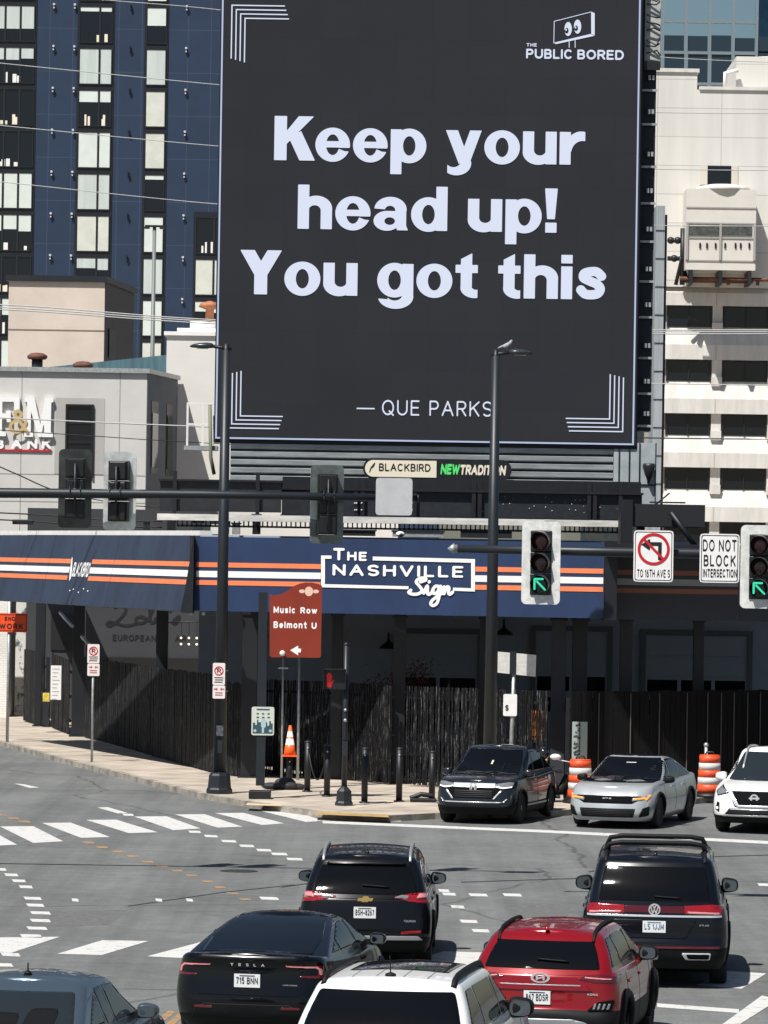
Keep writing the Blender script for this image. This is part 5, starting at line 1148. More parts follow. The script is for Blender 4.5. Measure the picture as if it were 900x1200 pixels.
e = PA[-1]; MB().cyl(e, e + V((.03, 0, 0)), .072, n=12).build('end_cap', M_dark, ma)

M_bplate = mat('worn_backplate_face', (.60, .61, .59), .5, .25, col2=(.80, .80, .77), scale=6, ramp=(.40, .62))
M_bback = mat('backplate_aluminium', (.075, .085, .088), .16, .6, var=.35, scale=2.5, bump=.15, bscale=3)
M_hous = mat('signal_housing_black', (.012, .013, .015), .35)
M_lensr = mat('red_lens_unlit', (.085, .010, .011), .15, coat=.6); M_lensy = mat('amber_lens_unlit', (.05, .016, .010), .15, coat=.6); M_lensg = mat('green_lens_dark', (.004, .03, .022), .15, coat=.5)
M_garrow = mat('lit_green_arrow', (.0, .1, .06), .4, emit=(.05, .72, .42), es=.85)
def signal(label, c, yaw, arm_z, group, bw=.64, bh=1.36, lit=True, back=None):
    # local frame: x right, -y the face, z up, centred on the backplate
    o = thing('traffic_signal', label, 'traffic signal', (0, 0, 0), group)
    m = MB(); pl = lambda x, y: In(rrect(x, y, -bw / 2, -bh / 2, bw / 2, bh / 2, .08), -bx(x, y, -.17, -.53, .17, .53))
    for y_, mi in ((0.0, 0), (.014, 1)): flat(m, pl, (-bw / 2 - .02, -bh / 2 - .02, bw / 2 + .02, bh / 2 + .02), .034, (0, y_, 0), mi=mi)
    m.box((-bw / 2 + .07, .003, bh / 2 - .011), (bw / 2 - .07, .012, bh / 2 - .003), 1).build('backplate', [M_bplate, back or M_bback], o, recalc=False)
    m = MB()
    for k in range(3):
        z = (1 - k) * .355; m.box((-.175, -.03, z - .172), (.175, .17, z + .172)); m.box((-.14, .17, z - .15), (.14, .23, z + .15))
    m.build('housing', M_hous, o, bevel=.012)
    for k in range(3):
        z = (1 - k) * .355; mm = (M_lensr, M_lensy, M_lensg)[k]
        ln = MB().lathe([(.152, -.031), (.13, -.05), (.08, -.065), (.01, -.07)], (0, 0, z), 22, axis='y').build('lens', mm, o)
        n = 22; m = MB(); vs = []
        for d_, rr_ in ((-.031, .162), (-.26, .150)):
            for i in range(n + 1):
                t = math.radians(-62 + 304 * i / n); dd = d_ if d_ > -.1 else -.031 - .23 * (.55 + .45 * max(0, math.sin(t)) ** .5 if math.sin(t) > 0 else .55 + .0)
                vs.append((rr_ * math.cos(t), dd, z + rr_ * math.sin(t)))
        m.add(vs, [(i, i + 1, n + 2 + i, n + 1 + i) for i in range(n)], 0, True); m.build('visor', mat('visor_grey', (.05, .052, .055), .45), o, recalc=False)
        if k == 2 and lit:
            m = MB(); h = .028; a = [(.088, -.088), (-.075, .075)]; 
            flat(m, lambda x, y: Un(seg(x, y, .085, -.085, -.05, .05) - .016, seg(x, y, -.09, .09, .045, .09) - .017, seg(x, y, -.09, .09, -.09, -.075) - .017), (-.15, -.15, .15, .15), .012, (0, -.074, z)); m.build('arrow', M_garrow, ln)
    m = MB().tube([(0, .2, .42), (0, .30, .42), (0, .30, -.42), (0, .2, -.42)], .022, 8).cyl((0, .30, arm_z - .07), (0, .30, arm_z + .07), .04)
    for dx in (-.09, .09): m.tube([V((dx, .30 + .125 * math.cos(t), arm_z + .125 * math.sin(t))) for t in [2 * math.pi * i / 14 for i in range(15)]], .008, 5)
    m.tube([(-.05, .30, arm_z + .12), (0, .30, arm_z + .24), (.05, .30, arm_z + .12)], .009, 5)
    m.build('mount_bracket', M_dark, o)
    o.location = c; o.rotation_euler = (0, 0, yaw); return o
# facing us on the right arm
for (u0, v0, u1, v1), yaw, lab in (((612, 610, 656, 709), -12, 'lit green arrow signal hanging over the end of the navy fascia'), ((868, 615.5, 913, 713), -10, 'lit green arrow signal at the right edge beside DO NOT BLOCK')):
    c = at((u0 + u1) / 2, (v0 + v1) / 2, YR - .32); az = PRr[1].z + (c.x - PRr[1].x) / (PRr[0].x - PRr[1].x) * (PRr[0].z - PRr[1].z) - c.z
    signal(lab, c, math.radians(yaw), az, 'green arrow signals facing the camera')
for (u0, v0, u1, v1), yaw, lab in (((68, 527, 108, 618), 184, 'traffic signal seen from behind, leftmost of the pair before the bank'), ((121, 529, 160, 622), 171, 'silver backed traffic signal seen from behind, right one of the pair before the bank'), ((363.5, 545, 402.5, 637), 186, 'traffic signal seen from behind hanging over the navy fascia near the logo')):
    c = at((u0 + u1) / 2, (v0 + v1) / 2, YA + .32); az = PA[1].z + (c.x - PA[1].x) / (PA[2].x - PA[1].x) * (PA[2].z - PA[1].z) - c.z
    s_ = signal(lab, c, math.radians(yaw), az, 'traffic signals seen from behind', bw=.58, bh=1.37, lit=False, back=mat('bright_backplate', (.62, .64, .63), .3, .5, var=.3, scale=3) if 'silver' in lab else mat('grey_green_backplate', (.15, .175, .175), .25, .5, var=.35, scale=3) if 'logo' in lab else None)
# sign seen from behind on the left arm
def sign_plate(mb, x0, z0, x1, z1, r, Y, th=.006, mi=0, res=None):
    f_ = lambda x, y: rrect(x, y, x0, z0, x1, z1, r); b_ = (x0 - .02, z0 - .02, x1 + .02, z1 + .02); res = res or max(.02, (x1 - x0) / 16)
    flat(mb, f_, b_, res, (0, Y, 0), mi=mi); flat(mb, f_, b_, res, (0, Y + th, 0), mi=mi)
    n = 28; ring = []
    for cx_, cz_, a0 in ((x1 - r, z1 - r, 0), (x0 + r, z1 - r, 90), (x0 + r, z0 + r, 180), (x1 - r, z0 + r, 270)): ring += [(cx_ + r * math.cos(math.radians(a0 + t)), cz_ + r * math.sin(math.radians(a0 + t))) for t in (0, 30, 60, 90)]
    k = len(ring); mb.add([(x, Y, z) for x, z in ring] + [(x, Y + th, z) for x, z in ring], [(i, (i + 1) % k, (i + 1) % k + k, i + k) for i in range(k)], mi); return mb
a, b = at(440, 603.5, YA + .25), at(483.5, 560.5, YA + .25)
o = thing('road_sign', 'blank aluminium back of a road sign at the end of the left signal arm', 'sign', ((a.x + b.x) / 2, YA + .25, a.z))
c = at(462, 582, YA - .2); Yb = YA - .2; a, b = at(440, 603.5, Yb), at(483.5, 560.5, Yb)
sign_plate(MB(), a.x, a.z, b.x, b.z, .05, Yb).build('panel', mat('dull_sign_back', (.60, .61, .62), .45, .35, var=.06, scale=5), o)
MB().box(((a.x + b.x) / 2 - .03, Yb + .012, a.z + .1), ((a.x + b.x) / 2 + .03, YA + .1, a.z + .2)).build('bracket', M_galv, o)
# regulatory signs on the right arm
def reg_sign(name, label, u0, v0, u1, v1, Y, border=True):
    a, b = at(u0, v1, Y), at(u1, v0, Y); o = thing(name, label, 'sign', ((a.x + b.x) / 2, Y, a.z))
    sign_plate(MB(), a.x, a.z, b.x, b.z, .05, Y).build('panel', M_signwhite, o)
    g = .022; w_ = .014
    if border:
        m = MB(); flat(m, lambda x, y: In(rrect(x, y, a.x + g, a.z + g, b.x - g, b.z - g, .035), -rrect(x, y, a.x + g + w_, a.z + g + w_, b.x - g - w_, b.z - g - w_, .025)), (a.x, a.z, b.x, b.z), .0125, (0, Y - .003, 0)); m.build('border', M_inkblk, o)
    MB().box(((a.x + b.x) / 2 - .03, Y + .008, (a.z + b.z) / 2 - .2), ((a.x + b.x) / 2 + .03, Y + .1, (a.z + b.z) / 2 + .25)).build('bracket', M_galv, o)
    return o, a, b
Yg = YR - .22
o, a, b = reg_sign('road_sign', 'white no left turn sign reading TO 16TH AVE S', 742, 622, 789.5, 681.5, Yg)
cx_, cz_ = at(766, 643.5, Yg).x, at(766, 643.5, Yg).z; R_ = 17.2 * Yg / F
m = MB(); flat(m, lambda x, y: conv(x, y, (.30, -.75), (.55, -.75), (.55, .42), (.30, .42)), (-1, -1, 1, 1), .05, (cx_, Yg - .004, cz_), (R_, 0, 0), (0, 0, R_))
flat(m, lambda x, y: Un(bx(x, y, -.30, .22, .55, .48), conv(x, y, (-.85, .30), (-.25, .72), (-.25, -.12))), (-1, -1, 1, 1), .05, (cx_, Yg - .0041, cz_), (R_, 0, 0), (0, 0, R_)); m.build('turn_arrow', M_inkblk, o)
m = MB(); flat(m, lambda x, y: Un(np.abs(np.hypot(x, y) - 1.0) - .095, seg(x, y, -.70, .70, .70, -.70) - .085), (-1.2, -1.2, 1.2, 1.2), .05, (cx_, Yg - .0072, cz_), (R_, 0, 0), (0, 0, R_)); m.build('ban_ring', M_inkred, o)
m = MB(); text_at(m, 'TO 16TH AVE S', 746.5, 676.5, 785, 667, Yg - .004, hw=.085, gap=.2); m.build('lettering', M_inkblk, o)
o, a, b = reg_sign('road_sign', 'white sign reading DO NOT BLOCK INTERSECTION', 819.5, 626, 867, 682.5, Yg)
m = MB(); text_at(m, 'DO NOT', 823.5, 646, 863, 632, Yg - .004, hw=.085, gap=.24); text_at(m, 'BLOCK', 824.5, 663.5, 862, 650, Yg - .004, hw=.085, gap=.26); text_at(m, 'INTERSECTION', 823.5, 676.5, 863.5, 666.5, Yg - .004, hw=.10, gap=.2); m.build('lettering', M_inkblk, o)

# ================================================================ sidewalk signs
def post(p, top, r=.03, m=None): return MB().cyl(p, (p.x, p.y, top), r, n=10)
# END ROAD WORK
p = gnd(8.5, 870, SWZ); Y = p.y; o = thing('road_work_sign', 'orange END ROAD WORK sign on a thin post at the left edge', 'sign', p)
post(p, at(8, 705, Y).z, .045).build('post', M_galv, o)
a, b = at(-38, 740, Y - .06), at(32.5, 719, Y - .06)
MB().box((a.x, Y - .08, a.z), (b.x, Y - .06, b.z)).build('panel', mat('orange_sheeting', (.90, .085, .015), .45, var=.05), o)
m = MB(); text_at(m, 'END', 5.5, 727.5, 18, 722.5, Y - .084, hw=.12, gap=.25); text_at(m, 'ROAD WORK', -32, 736.5, 27, 730, Y - .084, hw=.11, gap=.22)
for x0, x1, z0, z1 in ((a.x + .03, b.x - .03, a.z + .03, a.z + .05), (a.x + .03, b.x - .03, b.z - .05, b.z - .03), (b.x - .05, b.x - .03, a.z + .051, b.z - .051)): m.box((x0, Y - .084, z0), (x1, Y - .0805, z1))
m.build('lettering', M_inkblk, o)
M_npk = mat('no_parking_white', (.80, .74, .73), .45)
def no_parking(o, u, v0, v1, v2, w_, Y):  # two stacked plates
    hw = w_ / 2
    for k, (va, vb) in enumerate(((v0, v1 - .4), (v1 + .4, v2))):
        a, b = at(u - hw, vb, Y), at(u + hw, va, Y); sg_ = sign_plate(MB(), a.x, a.z, b.x, b.z, .025, Y).build('panel', M_npk, o)
        m = MB(); W = b.x - a.x; H = b.z - a.z; cx_ = (a.x + b.x) / 2
        if k == 0:
            cz_ = b.z - H * .36; R_ = W * .33; text(m, 'P', (cx_ - R_ * .45, Y - .003, cz_ - R_ * .62), R_ * .95, R_ * 1.25, hw=.1, res=.08)
            for i, zz in enumerate((.66, .76, .86)): m.box((a.x + W * (.14 + .06 * (i % 2)), Y - .004, b.z - H * zz - H * .03), (b.x - W * (.14 + .05 * (i == 2)), Y - .0005, b.z - H * zz + H * .012))
            m.build('lettering', M_inkblk, sg_); m = MB()
            flat(m, lambda x, y: Un(np.abs(np.hypot(x, y) - 1) - .13, seg(x, y, -.7, .7, .7, -.7) - .1), (-1.2, -1.2, 1.2, 1.2), .09, (cx_, Y - .006, cz_), (R_, 0, 0), (0, 0, R_)); m.build('ban_ring', M_inkred, sg_)
        else:
            for s_ in (-1, 1): m.prism([(0, 0), (.05 * s_, .04), (.05 * s_, .015), (.1 * s_, .015), (.1 * s_, -.015), (.05 * s_, -.015), (.05 * s_, -.04)][::s_], (cx_ - s_ * -.02, Y - .0005, b.z - H * .28), (1, 0, 0), (0, 0, 1), (0, -.003, 0))
            for zz in (.55, .72): m.box((a.x + W * .2, Y - .004, b.z - H * zz - H * .05), (b.x - W * .2, Y - .0005, b.z - H * zz + H * .03))
            m.build('lettering', mat('faded_red_ink', (.45, .12, .12), .6), sg_)
p = gnd(107.5, 893, SWZ); o = thing('no_parking_sign', 'white no parking sign on its own thin post by the board fence', 'sign', p); post(p, at(107.5, 755, p.y).z, .033).build('post', M_galv, o); no_parking(o, 109.5, 755, 777.5, 792, 14.5, p.y - .06)
Y = pl1.y - .19; o = thing('no_parking_sign', 'white no parking sign strapped to the left street lamp pole', 'sign', at(256.5, 819, Y)); no_parking(o, 256.5, 777, 803, 818.5, 14.8, Y)
m = MB()
for v in (786, 810): z = at(257, v, Y).z; m.lathe([(.168, -.012), (.168, .012)], (pl1.x, pl1.y, z), 16)
m.build('strap', M_galv, o)
# brown wayfinding sign
p = gnd(305.5, 936, SWZ); Y = p.y; ww = thing('wayfinding_sign', 'tall brown wayfinding sign with a curved top reading Music Row and Belmont U', 'sign', p)
zt = at(310, 694, Y).z; MB().box((p.x - .115, Y - .08, SWZ + .3), (p.x + .085, Y + .08, zt)).build('post', M_pole, ww); MB().box((p.x - .27, Y - .2, SWZ), (p.x + .23, Y + .2, SWZ + .19)).build('base', M_black, ww, bevel=.02)
Ys = Y - .03
def P(u, v): q = at(u, v, Ys); return (q.x, q.z)
out = [(316, 768), (316, 697)] + [(321, 697.6), (327, 697), (333, 694.5), (339, 690.5), (345, 686.5), (351, 684), (358, 682.6), (366, 682.8), (373, 684.2), (377.5, 686.6)] + [(376, 768.6), (374.5, 770.8), (318, 770.3)]
pp_ = [P(*q) for q in out]; M_brown = mat('brown_sign_face', (.235, .030, .014), .42, var=.05, scale=2)
MB().prism(pp_, (0, Ys, 0), (1, 0, 0), (0, 0, 1), (0, .05, 0)).build('panel', M_brown, ww)
m = MB(); text_at(m, 'Music', 320.5, 718.5, 346, 710.5, Ys - .003, hw=.115, gap=.24, res=.06); text_at(m, 'Row', 352, 719, 371.5, 711.5, Ys - .003, hw=.115, gap=.22, res=.06)
text_at(m, 'Belmont', 320.5, 736, 359.5, 728, Ys - .003, hw=.115, gap=.22, res=.06); text_at(m, 'U', 365, 737, 371, 729.5, Ys - .003, hw=.13, res=.06); m.build('lettering', M_letter, ww)
m = MB(); pxpoly(m, [(340, 762), (349.5, 756.5), (349.5, 760), (352.8, 760.3), (352.5, 764.5), (349.3, 764.5), (349.5, 768)], Ys - .003); m.build('arrow', M_letter, ww)
m = MB(); c = at(362, 693, Ys); k = Ys / F; flat(m, lambda x, y: ell(x, y, 0, 0, 4.9 * k, 5.6 * k), (-.15, -.15, .15, .15), .02, (c.x, Ys - .003, c.z))
flat(m, lambda x, y: In(Un(ell(x, y, -8 * k, 0, 3.6 * k, 2.2 * k), ell(x, y, 8 * k, 0, 3.8 * k, 2.2 * k), bx(x, y, -7 * k, -1.2 * k, 7 * k, 1.4 * k)), -ell(x, y, 0, 0, 5.1 * k, 5.8 * k)), (-.3, -.1, .3, .1), .012, (c.x, Ys - .004, c.z)); m.build('emblem', mat('pale_pink_emblem', (.78, .50, .42), .6), ww)
m = MB(); p1_ = at(331, 765.5, Ys); m.ball((p1_.x, Ys - .05, p1_.z), (.065, .05, .065), 10, 8); m.build('white_knob', M_white, ww)
p2 = thing('pipe_stand', 'pair of thin pipe stubs standing behind the lower edge of the brown wayfinding sign', 'pipes', gnd(340, 914, SWZ)); q = gnd(340, 914, SWZ)
m = MB()
for u, r_ in ((332, .028), (351, .035)): a = at(u, 772, q.y); m.cyl((a.x, q.y, SWZ), (a.x, q.y, a.z + .3), r_)
a = at(331, 783, q.y); m.box((a.x - .1, q.y - .03, a.z - .02), (a.x + .14, q.y + .01, a.z + .02)); m.build('pipe', M_galv, p2)
# small audio tour sign
o = thing('parking_meter_sign', 'small pale sign with a microphone and skyline picture on the brown sign post', 'sign', at(308, 861, Ys))
Y = p.y - .1; a, b = at(294.5, 861.5, Y), at(321.5, 828.5, Y); sign_plate(MB(), a.x, a.z, b.x, b.z, .04, Y).build('panel', mat('pale_green_sign', (.55, .60, .53), .5), o)
m = MB(); W, H = b.x - a.x, b.z - a.z; g = lambda x, y: (a.x + W * x, a.z + H * y)
sk = [(.06, .06), (.94, .06), (.94, .42), (.86, .42), (.86, .5), (.78, .5), (.78, .34), (.7, .34), (.7, .46), (.3, .46), (.3, .55), (.24, .55), (.24, .36), (.16, .36), (.16, .44), (.06, .44)]
m.prism([g(*q) for q in sk], (0, Y - .0006, 0), (1, 0, 0), (0, 0, 1), (0, -.002, 0)); text(m, 'WAYFINDING', (a.x + W * .2, Y - .003, b.z - H * .12), W * .6, H * .06, hw=.14)  if False else None
m.box((a.x + W * .22, Y - .003, b.z - H * .12), (b.x - W * .2, Y - .0006, b.z - H * .07))
for i in range(3): x = .22 + i * .24; m.box((a.x + W * x, Y - .003, b.z - H * .27), (a.x + W * (x + .1), Y - .0006, b.z - H * .22)); m.box((a.x + W * x, Y - .003, b.z - H * .40), (a.x + W * (x + .11), Y - .0006, b.z - H * .35))
m.build('print', mat('teal_print', (.03, .07, .09), .6), o)
m = MB(); flat(m, lambda x, y: rrect(x, y, a.x + W * .42, a.z + H * .26, a.x + W * .64, a.z + H * .58, .05), (a.x, a.z, b.x, b.z), .02, (0, Y - .005, 0)); m.box((a.x + W * .46, Y - .006, a.z + H * .08), (a.x + W * .56, Y - .0035, a.z + H * .26))
for x in (.16, .84): flat(m, lambda X_, Z_: ell(X_, Z_, a.x + W * x, a.z + H * .16, .035, .035), (a.x, a.z, b.x, b.z), .02, (0, Y - .0055, 0))
m.build('microphone_print', mat('pale_blue_print', (.36, .50, .56), .5), o)
# bollards, one with a cone on it, one leaning out of a pile
def bollard(u, v, label, vt, cap_=True):
    p = gnd(u, v, SWZ); z = at(u, vt, p.y).z
    o = thing('bollard', label, 'bollard', p, 'black bollards along the corner'); MB().cyl((p.x, p.y, SWZ), (p.x, p.y, z - .03), .072, n=14).build('shaft', M_black, o); MB().lathe([(.078, -.035), (.078, -.015), (.055, 0), (.01, .008)], (p.x, p.y, z), 14).cyl((p.x, p.y, SWZ), (p.x, p.y, SWZ + .03), .12, n=14).build('cap', M_dark, o)
    MB().ball((p.x, p.y - .07, z - .17), .022, 8, 6).build('eyelet', M_galv, o); return p, z
bs = [bollard(339, 922, 'bollard carrying an orange traffic cone', 884), bollard(360, 928, 'bollard just right of the orange cone', 868), bollard(383, 933.5, 'bollard left of the thin walk signal pole', 872), bollard(427, 941, 'bollard right of the thin walk signal pole', 876), bollard(467.5, 939.5, 'bollard with two bright eyelets in front of the reed fence post', 876), bollard(506, 938.5, 'bollard left of the dark oncoming crossover', 880)]
o = thing('chain', 'sagging chain hanging between the bollards by the walk signal', 'chain', bs[1][0]); m = MB(); a = V((bs[1][0].x, bs[1][0].y, bs[1][1] - .12)); b = V((bs[2][0].x, bs[2][0].y, bs[2][1] - .12))
m.tube([a.lerp(b, t) - V((0, 0, .75 * (1 - (2 * t - 1) ** 2))) for t in [i / 12 for i in range(13)]], .016, 6); m.build('links', M_black, o)
# cone
M_cone = mat('cone_orange', (.92, .13, .02), .45); M_refl = mat('reflective_white', (.80, .78, .76), .35)
p = bs[0][0]; zc0 = at(338, 886.5, p.y).z; zc1 = at(338, 851, p.y).z; H = zc1 - zc0; cn = thing('traffic_cone', 'orange cone with two white bands set on top of a bollard', 'traffic cone', (p.x, p.y, zc0))
c = (p.x, p.y, zc0); rr_ = lambda t: .155 - .125 * t
m = MB()
for t0, t1, mi in ((0, .36, 0), (.36, .56, 1), (.56, .62, 0), (.62, .80, 1), (.80, 1.0, 0)): m.lathe([(rr_(t0), H * t0 + .02), (rr_(t1), H * t1 + .02)], c, 18, mi)
m.build('body', [M_cone, M_refl], cn); sign_b = MB().box((p.x - .19, p.y - .19, zc0), (p.x + .19, p.y + .19, zc0 + .03)); sign_b.build('base', M_cone, cn, bevel=.01)
# sandbag / broken base at its foot
p = gnd(333, 925, SWZ); o = thing('sandbag', 'lumpy black sandbags lying at the foot of the cone bollard', 'sandbag', p); m = MB()
for dx, dy, rx, rz in ((-.28, -.1, .26, .09), (.05, -.15, .30, .10), (.30, -.06, .22, .08), (.02, .04, .26, .15)): m.ball((p.x + dx, p.y + dy, SWZ + rz * .9), (rx, .17, rz), 14, 8)
m.build('sack', mat('black_sack', (.02, .021, .024), .7, var=.3, scale=7, bump=.5, bscale=14), o)
p = gnd(496, 940, SWZ); o = thing('rubber_base', 'flat black rubber base lying beside the bollard near the dark crossover', 'base', p); m = MB(); m.box((p.x - .3, p.y - .12, SWZ), (p.x + .3, p.y + .12, SWZ + .09)).tube([(p.x - .3, p.y, SWZ + .08), (p.x - .05, p.y, SWZ + .18), (p.x + .25, p.y, SWZ + .14)], .06); m.build('slab', M_black, o, bevel=.02)
# walk signal pole
p = gnd(403, 944, SWZ); Y = p.y; z1 = at(410, 756, Y).z; o = thing('walk_signal', 'thin dark pole with a walk signal showing a red hand', 'walk signal', p)
MB().lathe([(.20, 0), (.20, .06), (.175, .10), (.16, .32), (.12, .37), (.07, .42)], p, 8, smooth=False).build('base', M_pole, o)
MB().cyl((p.x, Y, SWZ + .35), (p.x, Y, z1), .065, .058, 14).lathe([(.066, z1), (.066, z1 + .03), (.02, z1 + .06)], (p.x, Y, 0), 12).build('pole', M_pole, o)
Yh = Y - .12; a, b = at(379.5, 807.5, Yh), at(404.5, 785, Yh); hd = MB().box((a.x, Yh - .05, a.z), (b.x, Yh + .16, b.z)).box((a.x - .02, Yh - .2, b.z), (b.x + .02, Yh, b.z + .02)).box((a.x - .02, Yh - .18, a.z), (a.x - .003, Yh - .05, b.z)).box((b.x + .003, Yh - .18, a.z), (b.x + .02, Yh - .05, b.z)).build('head', M_hous, o)
c = at(386, 797, Yh); hs = MB(); k = 9.6 * Yh / F
flat(hs, lambda x, y: Un(rrect(x, y, -.30, -.9, .30, .05, .14), seg(x, y, -.22, 0, -.27, .62) - .075, seg(x, y, -.07, 0, -.09, .85) - .075, seg(x, y, .08, 0, .09, .82) - .075, seg(x, y, .22, 0, .26, .62) - .07, seg(x, y, .2, -.5, .52, -.02) - .085), (-.7, -1.05, .8, 1.05), .07, (c.x, Yh - .053, c.z), (k, 0, 0), (0, 0, k)); hs.build('red_hand', mat('lit_red_hand', (.2, .0, .0), .5, emit=(.40, .012, .016), es=.42), hd)
MB().cyl((p.x - .15, Y - .02, a.z + .1), (p.x, Y, a.z + .1), .03).cyl((p.x - .15, Y - .02, b.z - .1), (p.x, Y, b.z - .1), .03).build('bracket', M_black, o)
m = MB(); z = at(407, 832, Y).z; m.ball((p.x + .0, Y - .07, z), .035, 8, 6).ball((p.x, Y - .07, z - .23), .04, 8, 6); m.build('bolt', M_galv, o); z = at(407, 876, Y).z; MB().box((p.x - .06, Y - .13, z - .17), (p.x + .06, Y - .06, z + .14)).build('push_button_box', M_dark, o)
# pair of signs seen from behind on a tilted post by the right lamp
p = gnd(597, 932, SWZ); Y = p.y; o = thing('street_sign', 'blank backs of two signs on a post right of the right street lamp', 'sign', p); top = at(603, 765, Y)
MB().tube([p, V((top.x, Y, top.z))], .045, 8).build('post', M_galv, o)
a, b = at(583, 790, Y - .06), at(628, 766, Y - .06)
m = MB(); m.prism([(a.x, at(582, 788, Y).z), (b.x, at(627, 793, Y).z), (b.x + .01, at(627, 767.5, Y).z), (a.x, at(582, 763.5, Y).z)], (0, Y - .06, 0), (1, 0, 0), (0, 0, 1), (0, -.01, 0)); m.build('panel', mat('pale_sign_back', (.66, .65, .60), .5, .1, var=.1, scale=12), o); t_ = MB(); c0, c1 = at(597, 790, Y), at(605, 763.5, Y); t_.box((c0.x, Y - .08, c0.z), (c1.x, Y - .071, c1.z)).build('post_strap', M_dark, o)
a, b = at(589.5, 839, Y - .06), at(606, 813.5, Y - .06); sign_plate(MB(), a.x, a.z, b.x, b.z, .03, Y - .07).build('panel', M_signwhite, o); m = MB(); text_at(m, 'S', 592, 833, 596, 826, Y - .076, hw=.12); m.build('lettering', M_inkblk, o)
# traffic drums
def drum(label, u, v, us, dull=False):
    Yd = gnd(u, v, SWZ).y; p = V((at(us, v, Yd).x, Yd, SWZ)); o = thing('traffic_barrel', label, 'traffic barrel', p, 'orange and white traffic barrels')
    prof = [(.30, .08), (.275, .14), (.275, .30), (.27, .31), (.27, .46), (.262, .47), (.262, .63), (.255, .64), (.255, .80), (.248, .81), (.248, .97), (.235, 1.0)]
    mo = mat('barrel_orange', (.74, .085, .02), .5, var=.1, scale=3); mw = mat('barrel_white', (.60, .60, .585), .4, var=.08, scale=4); m = MB()
    for i, (h0, h1) in enumerate(((.10, .30), (.30, .465), (.465, .635), (.635, .805), (.805, .97))): r0 = .285 - .04 * i / 4; m.lathe([(r0, h0 + .003), (r0, h1 - .003), (r0 - .010, h1)], p, 24, 0 if i % 2 == 0 else 1)
    m.lathe([(.24, .965), (.235, .995), (.05, 1.0)], p, 24, 0); m.build('body', [mo, mw], o)
    MB().lathe([(.40, 0), (.40, .06), (.31, .11), (.29, .11)], p, 24).build('rubber_base', M_black, o)
    MB().tube([(p.x - .1, p.y, SWZ + 1.0), (p.x - .08, p.y, SWZ + 1.06), (p.x + .08, p.y, SWZ + 1.06), (p.x + .1, p.y, SWZ + 1.0)], .022, 8).build('handle', M_dark, o); return p
drum('orange and white barrel between the dark crossover and the silver sedan', 680, 941, 679.5); pd = drum('orange and white barrel behind the silver sedan with a small lamp stub on top', 830, 934, 831)
o = thing('stub_light', 'thin grey stub standing just behind the right traffic barrel', 'stub', (pd.x + .05, pd.y + .5, SWZ)); MB().cyl((pd.x - .05, pd.y + .5, SWZ), (pd.x - .05, pd.y + .5, SWZ + 1.15), .04).ball((pd.x - .05, pd.y + .5, SWZ + 1.2), .06, 10, 7).build('post', M_galv, o)

# ================================================================ overhead wires and the small catwalk
M_wire = mat('pale_cable', (.50, .50, .49), .5, .2); M_wireb = mat('black_cable', (.012, .012, .012), .6)
def wire(label, pts, Y0, Y1, r, m, sag=.0):
    a, b = at(*pts[0], Y0), at(*pts[-1], Y1); n = 24; o = thing('power_line', label, 'wire', a, 'overhead wires'); mid = [at(*q, Y0 + (Y1 - Y0) * (q[0] - pts[0][0]) / (pts[-1][0] - pts[0][0])) for q in pts]
    MB().tube([V(q) for q in smooth_pts([tuple(q) for q in mid], 8)], r, 5, ).build('cable', m, o)
wire('top pale wire crossing the blue tower near the upper left', [(-40, -20), (115, -1), (252, 11), (500, 42), (760, 66), (930, 74)], 119, 121, .011, M_wire)
wire('pale wire crossing the second window row of the blue tower', [(-40, 69), (0, 74), (252, 99), (500, 121), (760, 131.5), (930, 133)], 119, 121, .012, M_wire)
wire('pale wire crossing the fourth window row of the blue tower', [(-40, 143), (0, 147), (252, 171), (500, 190), (760, 198), (930, 200)], 119, 121, .012, M_wire)
wire('pale wire crossing the fifth window row of the blue tower', [(-40, 209), (0, 213), (252, 239), (500, 256), (760, 264), (930, 265)], 119, 121, .012, M_wire)
for i, (v0, v1) in enumerate(((357, 374.5), (360, 376.5), (362.5, 379))): wire(('uppermost', 'middle', 'lowest')[i] + ' wire of the triple bundle crossing the beige block', [(-40, v0 - 3), (0, v0), (60, v0 + 3.5), (245, v1), (500, v1 + 8), (760, v1 + 12), (930, v1 + 12)], 119, 121, .018, M_wire)
wire('bright wire crossing the bank window', [(-40, 487), (0, 489.5), (225, 499.5), (500, 508), (745, 513), (930, 515)], 117, 119, .019, M_wire)
wire('thin dark wire below the bank letters', [(-40, 500), (0, 504), (110, 511), (220, 518), (500, 532), (760, 540)], 117, 119, .012, M_wireb)
wire('thin pale wire crossing the right office ledges', [(700, 448), (770, 449.5), (930, 452)], 125, 125, .015, M_wire)
wire('black wire drooping across the bank wall from the left edge', [(-40, 528), (0, 547), (25, 558), (55, 571.5), (90, 583)], 112, 112, .018, M_wireb)
wire('black wire sagging low along the bank wall', [(-40, 600), (0, 601), (60, 604), (120, 609), (190, 611)], 113, 113, .02, M_wireb)
wire('second black wire low along the bank wall with a splice box', [(-40, 607), (0, 609), (40, 611), (110, 616), (190, 618)], 113, 113, .02, M_wireb)
wire('thin black wire at signal height across the bank corner', [(105, 584), (150, 592), (188, 594)], 113, 113, .014, M_wireb)
p = at(27, 611.5, 112.9); o = thing('splice_box', 'black splice box hanging on the lowest wire before the bank', 'box', p); MB().box((p.x - .28, 112.82, p.z - .07), (p.x + .28, 112.98, p.z + .06)).build('case', M_black, o, bevel=.02)
Yc = 116.0; a, b = at(218, 522, Yc), at(251, 472, Yc); o = thing('catwalk', 'small white railed catwalk sticking out at the lower left of the screen', 'catwalk', ((a.x + b.x) / 2, Yc, a.z))
m = MB(); 
